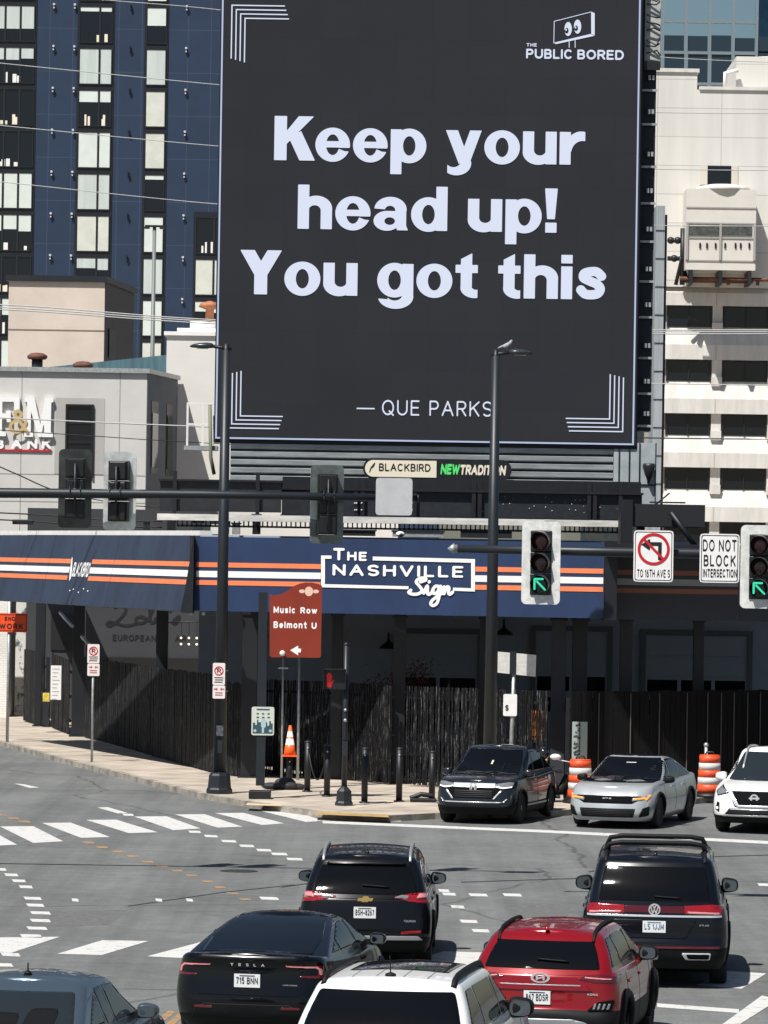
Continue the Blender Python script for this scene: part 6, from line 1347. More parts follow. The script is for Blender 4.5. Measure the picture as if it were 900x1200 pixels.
for x in (a.x, a.x + .42, a.x + .62, b.x - .05): m.box((x, Yc, a.z), (x + .055, Yc + .05, b.z))
zm = at(230, 496, Yc).z
for z in (b.z, zm): m.box((a.x, Yc - .003, z - .05), (b.x, Yc + .053, z))
m.build('railing', M_white, o); MB().box((a.x - .05, Yc - .1, a.z - .12), (b.x + .1, Yc + .9, a.z - .003)).build('floor', M_galv, o)
m = MB().tube([at(246, 474, Yc - .2), at(247, 536, Yc - .2), at(251, 556, Yc - .2)], .05); m.build('conduit', mat('olive_conduit', (.16, .18, .12), .6), o)
# ================================================================ vehicles
def paint_m(name, col, metal=0.0, rough=.32, coat=.7, spec=.35): return mat(name, col, rough, metal, coat=coat, spec=spec)
M_tyre = mat('tyre_rubber', (.012, .012, .012), .8); M_rimd = mat('rim_dark', (.05, .05, .055), .3, .8); M_rim = mat('rim_alloy', (.42, .43, .44), .3, .9)
M_plast = mat('black_cladding', (.007, .0075, .0085), .6, spec=.2, var=.1, scale=3); M_chrome = mat('chrome', (.78, .79, .80), .22, .55); M_glass = mat('tinted_glass', (.003, .0035, .0045), .04, spec=.30)
M_glass2 = mat('light_tinted_glass', (.016, .021, .024), .05, spec=.45); M_red = mat('tail_lamp_red', (.26, .005, .008), .12, coat=1.0); M_redd = mat('tail_lamp_dark_red', (.10, .004, .008), .12, coat=1.0)
M_clear = mat('lamp_clear', (.26, .27, .28), .12, .4, coat=1.0); M_drl = mat('lamp_lit_white', (.8, .8, .75), .3, emit=(1.0, .95, .82), es=.9); M_amb = mat('lamp_amber', (.85, .22, .03), .3, emit=(1.0, .33, .05), es=.8)
M_plate = mat('plate_white', (.70, .72, .72), .45); M_inkbl = mat('plate_ink', (.02, .025, .04), .6); M_mir = mat('mirror_glass', (.10, .12, .135), .08, .4); M_silver = mat('satin_silver', (.55, .56, .57), .35, .7)
M_int = mat('cabin_dark', (.004, .0045, .005), .9, spec=.1)
def lerpt(tab, x): return float(np.interp(x, [a for a, _ in tab], [b for _, b in tab]))
def dense(tab):
    if len(tab) < 3: return tab
    p = smooth_pts([tuple(map(float, q)) for q in tab], 6); out = [p[0]]
    for q in p[1:]:
        if q[0] > out[-1][0] + 1e-6: out.append(q)
    return out
class Car:
    def __init__(c, name, label, s, mats, group=None):
        c.s = s; c.L = s['L']; c.W = s['W']; c.root = thing(name, label, 'car' if 'truck' not in name else 'truck', (0, 0, 0), group)
        for k in ('sh', 'roof', 'bot', 'taper'): s[k] = dense(s[k])
        for k in ('rear', 'front', 'w', 'cr', 'cf', 'cw'): s[k] = dense(s[k])
        c.v, c.f, c.m = [], [], []
        tap = lambda x: lerpt(s['taper'], x)
        def shell(slices, zfun, ra, fa, bowr, bowf, crown, cap_mi, nsd=58):
            rows = []
            for (xr, xf, w_, t, mi) in slices:
                half = []; rr_ = min(ra, w_ * .8); rf_ = min(fa, w_ * .8); br = bowr; bf = bowf
                for k in range(7): y = (w_ - rr_) * k / 6; half.append((xr + br * (y / w_) ** 2, y))
                cx_ = xr + br * ((w_ - rr_) / w_) ** 2 + rr_
                for k in range(1, 6): a = math.pi / 2 * k / 6; half.append((cx_ - rr_ * math.cos(a), w_ - rr_ + rr_ * math.sin(a)))
                cf_ = xf - bf * ((w_ - rf_) / w_) ** 2 - rf_
                for k in range(nsd + 1): half.append((cx_ + (cf_ - cx_) * k / nsd, w_))
                for k in range(5, 0, -1): a = math.pi / 2 * k / 6; half.append((cf_ + rf_ * math.cos(a), w_ - rf_ + rf_ * math.sin(a)))
                for k in range(6, -1, -1): y = (w_ - rf_) * k / 6; half.append((xf - bf * (y / w_) ** 2, y))
                half = [(x, y * tap(x)) for x, y in half]
                full = half + [(x, -y) for x, y in half[::-1][1:-1]]
                rows.append(([(x, y, zfun(x, t)) for x, y in full], mi, len(half)))
            base = len(c.v); n = len(rows[0][0])
            for r_, _, _ in rows: c.v += r_
            for i in range(len(rows) - 1):
                for k in range(n):
                    q = (base + i * n + k, base + i * n + (k + 1) % n, base + (i + 1) * n + (k + 1) % n, base + (i + 1) * n + k); c.f.append(q); c.m.append(rows[i][1])
            top, _, nh = rows[-1]; M = 8; b2 = len(c.v)
            for k in range(nh):
                x, y, z = top[k]
                for j in range(M + 1): g = 1 - 2 * j / M; c.v.append((x, y * g, z + crown * (1 - g * g) * min(1, y / .3)))
            for k in range(nh - 1):
                for j in range(M): c.f.append((b2 + k * (M + 1) + j, b2 + k * (M + 1) + j + 1, b2 + (k + 1) * (M + 1) + j + 1, b2 + (k + 1) * (M + 1) + j)); c.m.append(cap_mi)
        sh = lambda x: lerpt(s['sh'], x); bo = lambda x: lerpt(s['bot'], x); rf = lambda x: lerpt(s['roof'], x)
        c.sh, c.rf = sh, rf
        R = s.get('fil', .07); sl_ = []; hh = sh(c.L * .4) - bo(c.L * .4); tr = 1 - R / hh
        for i in range(17): t = tr * i / 16; sl_.append((lerpt(s['rear'], t), c.L - lerpt(s['front'], t), c.W * lerpt(s['w'], t), t, 1 if t * hh + .2 < s.get('clad', 0) else 0))
        for j in range(1, 6):
            a = math.pi / 2 * j / 5; ins = R * (1 - math.cos(a)); t = tr + (1 - tr) * math.sin(a)
            sl_.append((lerpt(s['rear'], t) + ins, c.L - lerpt(s['front'], t) - ins, c.W * lerpt(s['w'], t) - ins, t, 0))
        shell(sl_, lambda x, t: bo(x) + (sh(x) - bo(x)) * t, s.get('rr', .22), s.get('rf', .30), s.get('bowr', .10), s.get('bowf', .16), s.get('crown', .03), 0)
        c.nlow = len(c.f)
        R = s.get('cfil', .09); sl_ = []; xm = (lerpt(s['cr'], 1) + lerpt(s['cf'], 1)) / 2; hh = rf(xm) - sh(xm); tr = 1 - R / hh * .8
        for i in range(13): t = tr * i / 12; sl_.append((lerpt(s['cr'], t), lerpt(s['cf'], t), lerpt(s['cw'], t), t, 0))
        for j in range(1, 6):
            a = math.pi / 2 * j / 5; ins = R * (1 - math.cos(a)); t = tr + (1 - tr) * math.sin(a)
            sl_.append((lerpt(s['cr'], t) + ins * .8, lerpt(s['cf'], t) - ins, lerpt(s['cw'], t) - ins, t, 0))
        shell(sl_, lambda x, t: (sh(x) - .03) + (rf(x) - sh(x) + .03) * t, s.get('crr', .16), .16, s.get('cbr', .10), s.get('cbf', .16), .035, s.get('roofmi', 0), 40)
        c.bvh = BVHTree.FromPolygons(c.v, c.f)
        # open the wheel arches
        c.xw = s['xw']; c.rw = s['rw']; keep = []
        for i, fc in enumerate(c.f):
            ct = [sum(c.v[k][j] for k in fc) / len(fc) for j in range(3)]
            if i < c.nlow and abs(ct[1]) > c.W * .6 and any(math.hypot(ct[0] - xw, ct[2] - c.rw) < c.rw + .05 for xw in c.xw): continue
            keep.append(i)
        me = bpy.data.meshes.new('body'); me.from_pydata(c.v, [], [c.f[i] for i in keep]); me.polygons.foreach_set('use_smooth', [True] * len(keep)); me.polygons.foreach_set('material_index', [c.m[i] for i in keep])
        for m_ in mats: me.materials.append(m_)
        bm = bmesh.new(); bm.from_mesh(me); bmesh.ops.remove_doubles(bm, verts=bm.verts, dist=1e-4); bmesh.ops.dissolve_degenerate(bm, edges=bm.edges, dist=1e-5)
        bmesh.ops.recalc_face_normals(bm, faces=bm.faces); bm.to_mesh(me); bm.free()
        c.body = bpy.data.objects.new('body', me); COL.objects.link(c.body); c.body.parent = c.root
        zb = max(b for _, b in s['bot']); m = MB().box((.45, -c.W * .80, .20), (c.L - .5, c.W * .80, sh(c.L * .4) - .25)); m.build('underbody', M_int, c.root)
        # wheels
        for xw in c.xw:
            for sd in (-1, 1):
                yo = sd * c.W * lerpt(s['w'], .25) * tap(xw) * .985; wo = thing_part('wheel', c.root); yi = yo - sd * .22
                prof = [(c.rw * .66, .0), (c.rw * .70, -.015), (c.rw * .94, -.012), (c.rw, .03), (c.rw, .19), (c.rw * .93, .22), (c.rw * .6, .22)]
                m = MB().lathe([(r_, yo - sd * d_) for r_, d_ in prof], (xw, 0, c.rw), 26, axis='y'); m.build('tyre', M_tyre, wo)
                rm = s.get('rim', M_rim); m = MB().lathe([(c.rw * .68, yo - sd * .012), (c.rw * .63, yo - sd * .03), (c.rw * .60, yo - sd * .09), (.05, yo - sd * .10)], (xw, 0, c.rw), 26, axis='y', mi=1)
                m.lathe([(c.rw * .69, yo - sd * .004), (c.rw * .62, yo - sd * .004), (c.rw * .62, yo - sd * .03)], (xw, 0, c.rw), 26, axis='y')
                for k in range(s.get('spokes', 10)):
                    a = 2 * math.pi * k / s.get('spokes', 10) + .2; d0 = V((math.cos(a), 0, math.sin(a))); pe = V((-math.sin(a), 0, math.cos(a))); b_ = V((xw, yo - sd * .012, c.rw)); w0, w1 = .022, .034
                    m.hexa([b_ + d0 * .03 - pe * w0, b_ + d0 * .03 + pe * w0, b_ + d0 * .03 + pe * w0 - V((0, sd * .05, 0)), b_ + d0 * .03 - pe * w0 - V((0, sd * .05, 0)), b_ + d0 * c.rw * .64 - pe * w1, b_ + d0 * c.rw * .64 + pe * w1, b_ + d0 * c.rw * .64 + pe * w1 - V((0, sd * .05, 0)), b_ + d0 * c.rw * .64 - pe * w1 - V((0, sd * .05, 0))])
                m.cyl((xw, yo - sd * .02, c.rw), (xw, yo + sd * .0, c.rw), .055, n=12); m.build('rim', [rm, M_int], wo)
                ra = c.rw + .055; pts = []
                for k in range(27):
                    a = math.radians(-14 + 208 * k / 26); x, z = xw + ra * math.cos(a), c.rw + ra * math.sin(a)
                    h = c.bvh.ray_cast(V((x, sd * 4, max(z, .26))), V((0, -sd, 0)))
                    pts.append(V((x, (h[0].y if h[0] is not None else yo) + sd * .004, z)))
                MB().tube(pts, s.get('lip', .03), 6).build('arch_lip', s.get('lipm', M_plast), c.root)
    def hit(c, view, a, b):
        if view == 'rear': o, d = V((-3, a, b)), V((1, 0, 0))
        elif view == 'front': o, d = V((c.L + 3, a, b)), V((-1, 0, 0))
        elif view == 'right': o, d = V((a, -4, b)), V((0, 1, 0))
        elif view == 'left': o, d = V((a, 4, b)), V((0, -1, 0))
        else: o, d = V((a, b, 5)), V((0, 0, -1))
        h = c.bvh.ray_cast(o, d)
        if h[0] is None:
            h = c.bvh.find_nearest(o + d * 3.4); return h[0], -d
        n = h[1] if h[1].dot(d) < 0 else -h[1]; return h[0], n
    def decal(c, name, view, fn, box, m, off=.004, res=.03, parent=None, skirt=.02, thick=None):
        if isinstance(fn, list): p = [tuple(q) for q in fn]; fn = lambda x, y: polyd(x, y, p); xs, ys = [q[0] for q in p], [q[1] for q in p]; box = (min(xs) - .02, min(ys) - .02, max(xs) + .02, max(ys) + .02)
        vs, fs = march(fn, *box, res, runs=False)
        if not vs: return None
        hp = [c.hit(view, x, y) for x, y in vs]; P = [p + n * off for p, n in hp]; Q = [p - n * skirt for p, n in hp]; k = len(P); ed = set()
        for f in fs:
            for i in range(len(f)): ed.add((f[i], f[(i + 1) % len(f)]))
        mb = MB().add(P, fs, 0, True); be = [e for e in ed if (e[1], e[0]) not in ed]
        mb.add([q for e in be for q in (P[e[0]], P[e[1]], Q[e[1]], Q[e[0]])], [(4 * i, 4 * i + 1, 4 * i + 2, 4 * i + 3) for i in range(len(be))])
        return mb.build(name, m, parent or c.root)
    def both(c, name, view, pts, m, **k):
        return [c.decal(name, view, q, None, m, **k) for q in (pts, [(-a, b) for a, b in pts][::-1])]
    def sides(c, name, pts, m, **k): return [c.decal(name, v, list(pts), None, m, **k) for v in ('right', 'left')]
    def zt(c, x, t): return c.sh(x) - .03 + (c.rf(x) - c.sh(x) + .03) * t
    def glass(c, gm=None, rear=(.10, .90), front=(.07, .92), ins=.09, fins=.08, pillars=(), side=(.16, .84), rearx=.22, frontx=.20, rear_on=True):
        gm = gm or M_glass; s = c.s
        def scr(name, tab, view, t0, t1, inset):
            pts = [(-(lerpt(s['cw'], t) * lerpt(s['taper'], lerpt(tab, t)) - inset), c.zt(lerpt(tab, t), t)) for t in np.linspace(t0, t1, 7)]
            return c.decal(name, view, pts + [(-a, b) for a, b in pts[::-1]], None, gm, res=.035)
        if rear_on: c.rg = scr('rear_window', s['cr'], 'rear', *rear, ins)
        c.fg = scr('windshield', s['cf'], 'front', *front, fins)
        lo, hi = side; n = 9; xs0 = lambda t: lerpt(s['cr'], t) + rearx; xs1 = lambda t: lerpt(s['cf'], t) - frontx
        top = [(x, c.zt(x, hi)) for x in np.linspace(xs1(hi), xs0(hi), n)]; bot_ = [(x, c.zt(x, lo)) for x in np.linspace(xs0(lo), xs1(lo), n)]
        poly = bot_ + top; c.sidepoly = poly
        edges = [xs0(lo) - .1] + list(pillars) + [xs1(lo) + .1]
        for sd in ('right', 'left'):
            for a, b in zip(edges[:-1], edges[1:]):
                sl = c.s.get('pslant', .12); zm = c.zt(2, .5)
                fn = lambda x, y: In(polyd(x, y, poly), (a + .03 + (zm - y) * sl * (1 if a != edges[0] else 0)) - x, x - (b - .03 + (zm - y) * sl * (1 if b != edges[-1] else 0)))
                c.decal('side_window', sd, fn, (poly[0][0] - .1, poly[0][1] - .3, poly[n - 1][0] + .1, poly[n][1] + .25), c.s.get('sgm', gm), res=.04)
    def mirrors(c, x, z, m, y=None, sz=(.10, .115, .085), drop=0):
        for sd in (-1, 1):
            yy = sd * (y or c.W + .035); p = thing_part('wing_mirror', c.root)
            mb_ = MB().ball((0, 0, 0), 1.0, 18, 12); pw_ = lambda q: math.copysign(abs(q) ** .62, q); mb_.v = [(x + pw_(a) * sz[0] * (1 - .12 * pw_(b) * sd), yy + pw_(b) * sz[1], z + pw_(e_) * sz[2] * (1 - .18 * pw_(b) * sd)) for a, b, e_ in mb_.v]; mb_.build('housing', m, p)
            MB().box((x - .05, min(sd * c.W * .84, yy - sd * .06), z - .075), (x + .05, max(sd * c.W * .84, yy - sd * .06), z - .01)).build('arm', M_plast, p)
            n = 20; pq = lambda q: math.copysign(abs(q) ** .6, q); v_ = [(x - sz[0] * .99, yy + sz[1] * .80 * pq(math.cos(2 * math.pi * k / n)), z + sz[2] * .76 * pq(math.sin(2 * math.pi * k / n))) for k in range(n)]
            MB().add(v_ + [(q[0] + .07, q[1], q[2]) for q in v_], [tuple(range(n))] + [(k, (k + 1) % n, n + (k + 1) % n, n + k) for k in range(n)]).build('glass', M_mir, p)
    def plate(c, view, z, txt, y=0, w_=.305, h=.155, txt2=None, ink=None):
        p, n = c.hit(view, y, z); sg = -1 if view == 'rear' else 1; x = p.x + sg * .015; ex = (0, -1, 0) if view == 'rear' else (0, 1, 0)
        o = MB().box((min(x, x - sg * .03), y - w_ / 2, z - h / 2), (max(x, x - sg * .03), y + w_ / 2, z + h / 2)).build('license_plate', M_plate, c.root)
        m = MB(); xx = x + sg * .003; y0 = y - ex[1] * w_ * .42
        text(m, txt, (xx, y0, z - h * .26), w_ * .84, h * .52, hw=.1, gap=.2, ex=ex, res=.1); m.box((xx - .001, y - .09, z + h * .34), (xx + .001, y + .09, z + h * .40)); m.build('lettering', ink or M_inkbl, o)
        m = MB()
        for a, b in ((z + h / 2, z + h / 2 + .012), (z - h / 2 - .012, z - h / 2)): m.box((min(x, x - sg * .03), y - w_ / 2 - .012, a), (max(x, x - sg * .03), y + w_ / 2 + .012, b))
        m.build('plate_frame', M_plast, o); return o
    def letters(c, view, s, y, z, w_, h, m, name='lettering', **kw):
        p, n = c.hit(view, y, z + h / 2); sg = -1 if view == 'rear' else 1; ex = V((0, -1, 0)) if view == 'rear' else V((0, 1, 0))
        mb = MB(); text(mb, s, V((p.x + sg * .012, y, z)) - ex * (w_ / 2), w_, h, ex=ex, **kw); return mb.build(name, m, c.root)
    def badge(c, view, fn, box, y, z, m, res, name='emblem', off=.014):
        p, n = c.hit(view, y, z); sg = -1 if view == 'rear' else 1; ex = (0, -1, 0) if view == 'rear' else (0, 1, 0)
        vs, fs = march(fn, *box, res, runs=False); x = p.x + sg * off; mb = MB()
        for dx in (0, -sg * .02): mb.add([(x + dx, y + ex[1] * a, z + b) for a, b in vs], fs)
        return mb.build(name, m, c.root, recalc=False)
    def fin(c, x, m, h=.065, l=.17):
        p, _ = c.hit('top', x, 0); z = p.z - .01; w_ = .032
        MB().add([(x - l * .35, -w_, z), (x - l * .35, w_, z), (x + l * .65, 0, z), (x - l * .42, 0, z + h), (x - l * .15, 0, z + h * .85), (x - l * .45, 0, z)], [(0, 2, 4, 3), (1, 3, 4, 2), (0, 3, 5), (5, 3, 1)], 0, True).build('antenna_fin', m, c.root)
    def rails(c, x0, x1, y, m, h=.045, r=.022, bars=(), barm=None):
        for sd in (-1, 1):
            pts = []
            for i in range(15):
                t = i / 14; x = x0 + (x1 - x0) * t; p, _ = c.hit('top', x, sd * y); lift = h * min(1, (max(0, math.sin(math.pi * t)) * 2.2) ** .7); pts.append(V((x, sd * y, p.z + lift - .005)))
            o = MB().tube(pts, r, 8).build('roof_rail', m, c.root)
        for x in bars:
            p, _ = c.hit('top', x, y); q, _ = c.hit('top', x, 0); MB().tube([(x, -y * 1.02, p.z + .03), (x, -y * .95, p.z + h + .085), (x, -y * .7, p.z + h + .11), (x, y * .7, p.z + h + .11), (x, y * .95, p.z + h + .085), (x, y * 1.02, p.z + .03)], .034, 8).build('cross_bar', barm or m, c.root)
    def handles(c, xs, z, m):
        for x in xs:
            for v, sd in (('right', -1), ('left', 1)):
                p, n = c.hit(v, x, z); MB().box((x - .11, p.y - .018, z - .018), (x + .11, p.y + .018, z + .018)).build('door_handle', m, c.root, bevel=.006)
    def seams(c, xs, z0, z1, m=None, slant=.0):
        for x in xs: c.sides('door_seam', [(x - .006, z0), (x + .006, z0), (x + .006 + slant, z1), (x - .006 + slant, z1)], m or M_int, off=.002, res=.012)
    def wiper(c, view, y, z, l, dz=.02):
        pts = []
        for i in range(7): yy = y + l * i / 6; p, n = c.hit(view, yy, z + dz * i / 6); pts.append(p + n * .022)
        MB().tube(pts, .012, 6).build('wiper', M_plast, c.root)
    def place(c, P, heading_deg):  # rear centre on the ground; heading measured from straight ahead, positive to the right
        c.root.location = (P[0], P[1], 0); c.root.rotation_euler = (0, 0, math.radians(90 - heading_deg)); return c
def thing_part(name, parent):
    o = bpy.data.objects.new(name, None); COL.objects.link(o); o.parent = parent; o.empty_display_size = .1; return o
W_SUV = [(0, .90), (.12, .965), (.35, 1.0), (.62, 1.0), (.85, .975), (1, .945)]
W_SED = [(0, .88), (.12, .955), (.35, 1.0), (.60, 1.0), (.85, .96), (1, .92)]
# ---------------------------------------------------------------- black crossover, rear view, middle of the junction
P_blk = paint_m('black_paint', (.003, .0033, .0042), 0, .25, .45, .25); P_blk2 = paint_m('deep_black_paint', (.0022, .0026, .004), 0, .2, .45, .25); P_navy = paint_m('black_blue_paint', (.003, .004, .007), 0, .25, .5, .25)
c = Car('crossover_car', 'black crossover with a gold bow tie emblem driving away through the junction', dict(L=4.65, W=.92, xw=(.92, 3.64), rw=.35, bot=[(0, .30), (.5, .22), (4, .20), (4.65, .26)], sh=[(0, 1.0), (.5, 1.02), (2.4, 1.01), (3.4, 1.03), (3.9, .98), (4.4, .86), (4.65, .74)],
    rear=[(0, .20), (.12, .05), (.32, .0), (.5, .02), (.75, .05), (1, .10)], front=[(0, .2), (.3, .0), (.7, .04), (1, .12)], w=W_SUV, taper=[(0, .955), (.7, 1), (3.6, 1), (4.65, .90)],
    cr=[(0, .09), (.4, .22), (.8, .44), (1, .50)], cf=[(0, 3.6), (.5, 3.0), (1, 2.55)], cw=[(0, .86), (.5, .785), (1, .67)], roof=[(.3, 1.50), (1.3, 1.565), (2.4, 1.555), (3.6, 1.46)], clad=.42, rim=M_rimd), [P_blk, M_plast])
c.glass(pillars=(1.1, 2.15), rear=(.10, .80), ins=.10)
c.both('tail_lamp', 'rear', [(.36, 1.00), (.62, .94), (.885, .915), (.895, 1.03), (.80, 1.065), (.62, 1.05)], M_red, res=.02)
for sd in (1, -1): c.decal('lamp_glint', 'rear', [(sd * .40, .995), (sd * .58, .965), (sd * .60, 1.02), (sd * .5, 1.03)], None, M_clear, off=.009, res=.016); c.decal('lamp_glint', 'rear', [(sd * .70, .975), (sd * .84, .965), (sd * .86, 1.04), (sd * .74, 1.05)], None, mat('lamp_pink', (.62, .25, .25), .15, coat=1), off=.009, res=.016)
c.plate('rear', .79, 'BSH-8267'); c.badge('rear', lambda x, y: Un(conv(x, y, (-.11, -.022), (.095, -.022), (.115, .022), (-.09, .022)), conv(x, y, (-.048, -.045), (.032, -.045), (.052, .045), (-.03, .045))), (-.13, -.06, .13, .06), 0, .965, mat('gold_badge', (.72, .50, .18), .3, .6), .01)
c.decal('bumper_trim', 'rear', [(-.80, .42), (.80, .42), (.74, .475), (-.74, .475)], None, M_silver, off=.012); c.both('reflector', 'rear', [(.50, .50), (.78, .52), (.78, .555), (.50, .535)], M_red, off=.008, res=.015)
c.letters('rear', 'EQUINOX', -.62, .665, .16, .03, M_silver, hw=.1)
c.rails(.55, 3.0, .60, M_silver, .05); c.fin(.75, P_blk); c.mirrors(3.0, 1.06, P_blk); c.handles((1.35, 2.35), .90, P_blk); c.seams((1.05, 2.15, 3.25), .35, .98); c.wiper('rear', -.32, 1.125, .36); c.decal('tailgate_seam', 'rear', [(-.78, .555), (.78, .555), (.78, .567), (-.78, .567)], None, M_int, off=.002, res=.012)
p = c.decal('spoiler_lip', 'rear', [(-.55, 1.405), (.55, 1.405), (.52, 1.44), (-.52, 1.44)], None, P_blk, off=.04)
s_eq = at(427.5, 1060, 58.6); c.place((s_eq.x, 58.6), 1.8)

# ---------------------------------------------------------------- black electric sedan, rear view
c = Car('electric_sedan', 'glossy black fastback sedan with a T E S L A lettered boot lid', dict(L=4.72, W=.925, xw=(.95, 3.83), rw=.335, bot=[(0, .30), (.5, .20), (4, .18), (4.72, .22)], sh=[(0, 1.03), (.12, 1.055), (.45, 1.04), (1.2, .99), (2.4, .95), (3.4, .95), (3.9, .88), (4.4, .74), (4.72, .60)],
    rear=[(0, .16), (.15, .03), (.35, .0), (.6, .04), (.85, .06), (1, .02)], front=[(0, .2), (.3, .0), (.7, .06), (1, .2)], w=W_SED, taper=[(0, .90), (.8, 1), (3.6, 1), (4.72, .86)],
    cr=[(0, .36), (.3, .66), (.6, 1.10), (.85, 1.65), (1, 2.1)], cf=[(0, 3.75), (.5, 3.2), (1, 2.75)], cw=[(0, .85), (.4, .77), (.75, .67), (1, .56)], roof=[(.4, 1.28), (1.6, 1.335), (2.5, 1.355), (3.6, 1.30)], clad=.30, fil=.06, rr=.30, rim=M_rimd, cfil=.07, cbr=.14, pslant=.2), [P_blk2, M_plast])
c.glass(pillars=(1.45, 2.5), rear_on=False, rearx=.42, side=(.18, .86))
c.decal('rear_glass', 'top', [(.58, -.66), (1.2, -.66), (1.9, -.56), (3.0, -.50), (3.0, .50), (1.9, .56), (1.2, .66), (.58, .66), (.52, .3), (.52, -.3)], None, M_glass, off=.004, res=.05)
for sd in (1, -1):
    c.decal('tail_lamp', 'rear', [(sd * .43, .955), (sd * .84, .945), (sd * .86, .80), (sd * .60, .815), (sd * .60, .835), (sd * .80, .835), (sd * .79, .915), (sd * .43, .935)], None, M_redd, res=.016, off=.007)
    c.decal('lamp_glint', 'rear', [(sd * .45, .948), (sd * .78, .938), (sd * .83, .90), (sd * .84, .84), (sd * .81, .84), (sd * .80, .895), (sd * .76, .92), (sd * .45, .936)], None, mat('lamp_pink', (.6, .25, .25), .15), off=.010, res=.011)
c.plate('rear', .77, '715 BNN'); c.letters('rear', 'TESLA', 0, .935, .40, .032, M_chrome, hw=.1, gap=1.5)
c.letters('rear', 'LONG RANGE', -.50, .72, .17, .016, M_silver, hw=.1)
c.decal('diffuser', 'rear', [(-.68, .30), (.68, .30), (.62, .44), (.5, .50), (-.5, .50), (-.62, .44)], None, M_plast, off=.01); c.both('reflector', 'rear', [(.40, .445), (.62, .445), (.62, .475), (.40, .475)], M_redd, off=.014, res=.014)
c.decal('boot_seam', 'rear', [(-.60, .60), (.60, .60), (.60, .61), (-.60, .61)], None, M_int, off=.002, res=.01)
c.decal('boot_lip', 'rear', [(-.72, 1.015), (.72, 1.015), (.70, 1.045), (-.70, 1.045)], None, P_blk2, off=.02); c.mirrors(3.15, 1.02, P_blk2, y=.98, sz=(.10, .10, .07)); c.handles((1.55, 2.6), .84, M_int); c.seams((1.3, 2.45, 3.5), .3, .92)
s_ = at(289, 1137, 49.2); c.place((s_.x, 49.2), 10)

# ---------------------------------------------------------------- red subcompact crossover, rear view
P_red = paint_m('red_paint', (.235, .004, .008), .2, .22, .8)
c = Car('red_crossover', 'bright red small crossover with black cladding and an oval H emblem', dict(L=4.2, W=.90, xw=(.80, 3.40), rw=.335, bot=[(0, .28), (.5, .20), (4, .18), (4.2, .24)], sh=[(0, .99), (.5, 1.0), (2.2, .98), (3.1, 1.0), (3.6, .95), (4.0, .84), (4.2, .74)],
    rear=[(0, .18), (.15, .03), (.34, .0), (.5, .05), (.75, .07), (1, .10)], front=[(0, .2), (.3, .0), (.7, .04), (1, .12)], w=W_SUV, taper=[(0, .93), (.7, 1), (3.2, 1), (4.2, .90)],
    cr=[(0, .10), (.4, .24), (.8, .44), (1, .52)], cf=[(0, 3.25), (.5, 2.7), (1, 2.3)], cw=[(0, .82), (.5, .735), (1, .61)], roof=[(.3, 1.385), (1.2, 1.44), (2.2, 1.425), (3.2, 1.34)], clad=.56, rim=M_rimd, lip=.05), [P_red, M_plast])
c.glass(pillars=(1.0, 1.98), rear=(.14, .82), ins=.10)
c.both('tail_lamp', 'rear', [(.40, .925), (.62, .885), (.84, .88), (.86, .95), (.72, .985), (.52, .965)], M_redd, res=.02); c.both('lamp_glint', 'rear', [(.50, .935), (.80, .915), (.80, .93), (.50, .95)], mat('lamp_pink', (.6, .25, .25), .15), off=.009, res=.01)
c.both('lower_lamp', 'rear', [(.52, .56), (.80, .575), (.84, .70), (.66, .675)], M_int, res=.02, off=.012); 
for k in range(4):
    for sd in (1, -1): a = sd * (.60 + .05 * k); c.decal('lamp_bar', 'rear', [(a, .585), (a + sd * .025, .585), (a + sd * .045, .655), (a + sd * .02, .655)], None, M_clear, off=.017, res=.01)
c.plate('rear', .71, '867 BDSR', y=.03); c.badge('rear', lambda x, y: Un(np.abs(ell(x, y, 0, 0, .095, .05)) - .008, bx(x, y, -.05, -.028, -.028, .028), bx(x, y, .028, -.028, .05, .028), seg(x, y, -.04, -.012, .04, .012) - .008), (-.12, -.07, .12, .07), 0, .93, M_chrome, .008)
c.decal('chrome_strip', 'rear', [(-.46, .845), (.46, .845), (.46, .857), (-.46, .857)], None, M_silver, off=.02, res=.012); c.decal('tailgate_crease', 'rear', [(-.60, .79), (.60, .79), (.52, .86), (-.52, .86)], None, P_red, off=.014)
c.decal('skid_plate', 'rear', [(-.62, .33), (.62, .33), (.54, .44), (.38, .475), (-.38, .475), (-.54, .44)], None, M_silver, off=.012)
c.letters('rear', 'KONA', -.60, .745, .12, .024, M_chrome, hw=.11); c.rails(.50, 2.4, .545, M_plast, .03, .022); c.fin(.62, P_red, .07, .2); c.mirrors(2.55, 1.03, M_plast); c.handles((1.15, 2.1), .84, P_red); c.seams((.95, 1.95, 2.95), .35, .95); c.wiper('rear', -.30, 1.10, .36)
s_ = at(632, 1142, 48.4); c.place((s_.x, 48.4), 10.5)

# ---------------------------------------------------------------- large dark SUV, rear view
c = Car('large_suv', 'big dark SUV with roof bars and a red light strip joined across the tailgate', dict(L=5.07, W=.985, xw=(1.05, 4.03), rw=.385, bot=[(0, .34), (.5, .25), (4.4, .22), (5.07, .30)], sh=[(0, 1.10), (.5, 1.11), (2.6, 1.10), (3.7, 1.12), (4.2, 1.08), (4.8, .98), (5.07, .86)],
    rear=[(0, .16), (.15, .03), (.34, .0), (.5, .04), (.75, .05), (1, .08)], front=[(0, .2), (.3, .0), (.7, .04), (1, .10)], w=W_SUV, taper=[(0, .925), (.7, 1), (4, 1), (5.07, .92)],
    cr=[(0, .08), (.4, .17), (.8, .33), (1, .40)], cf=[(0, 3.85), (.5, 3.3), (1, 2.9)], cw=[(0, .90), (.5, .835), (1, .75)], roof=[(.3, 1.70), (1.5, 1.755), (2.8, 1.75), (3.8, 1.66)], clad=.46, rim=M_rimd), [P_navy, M_plast])
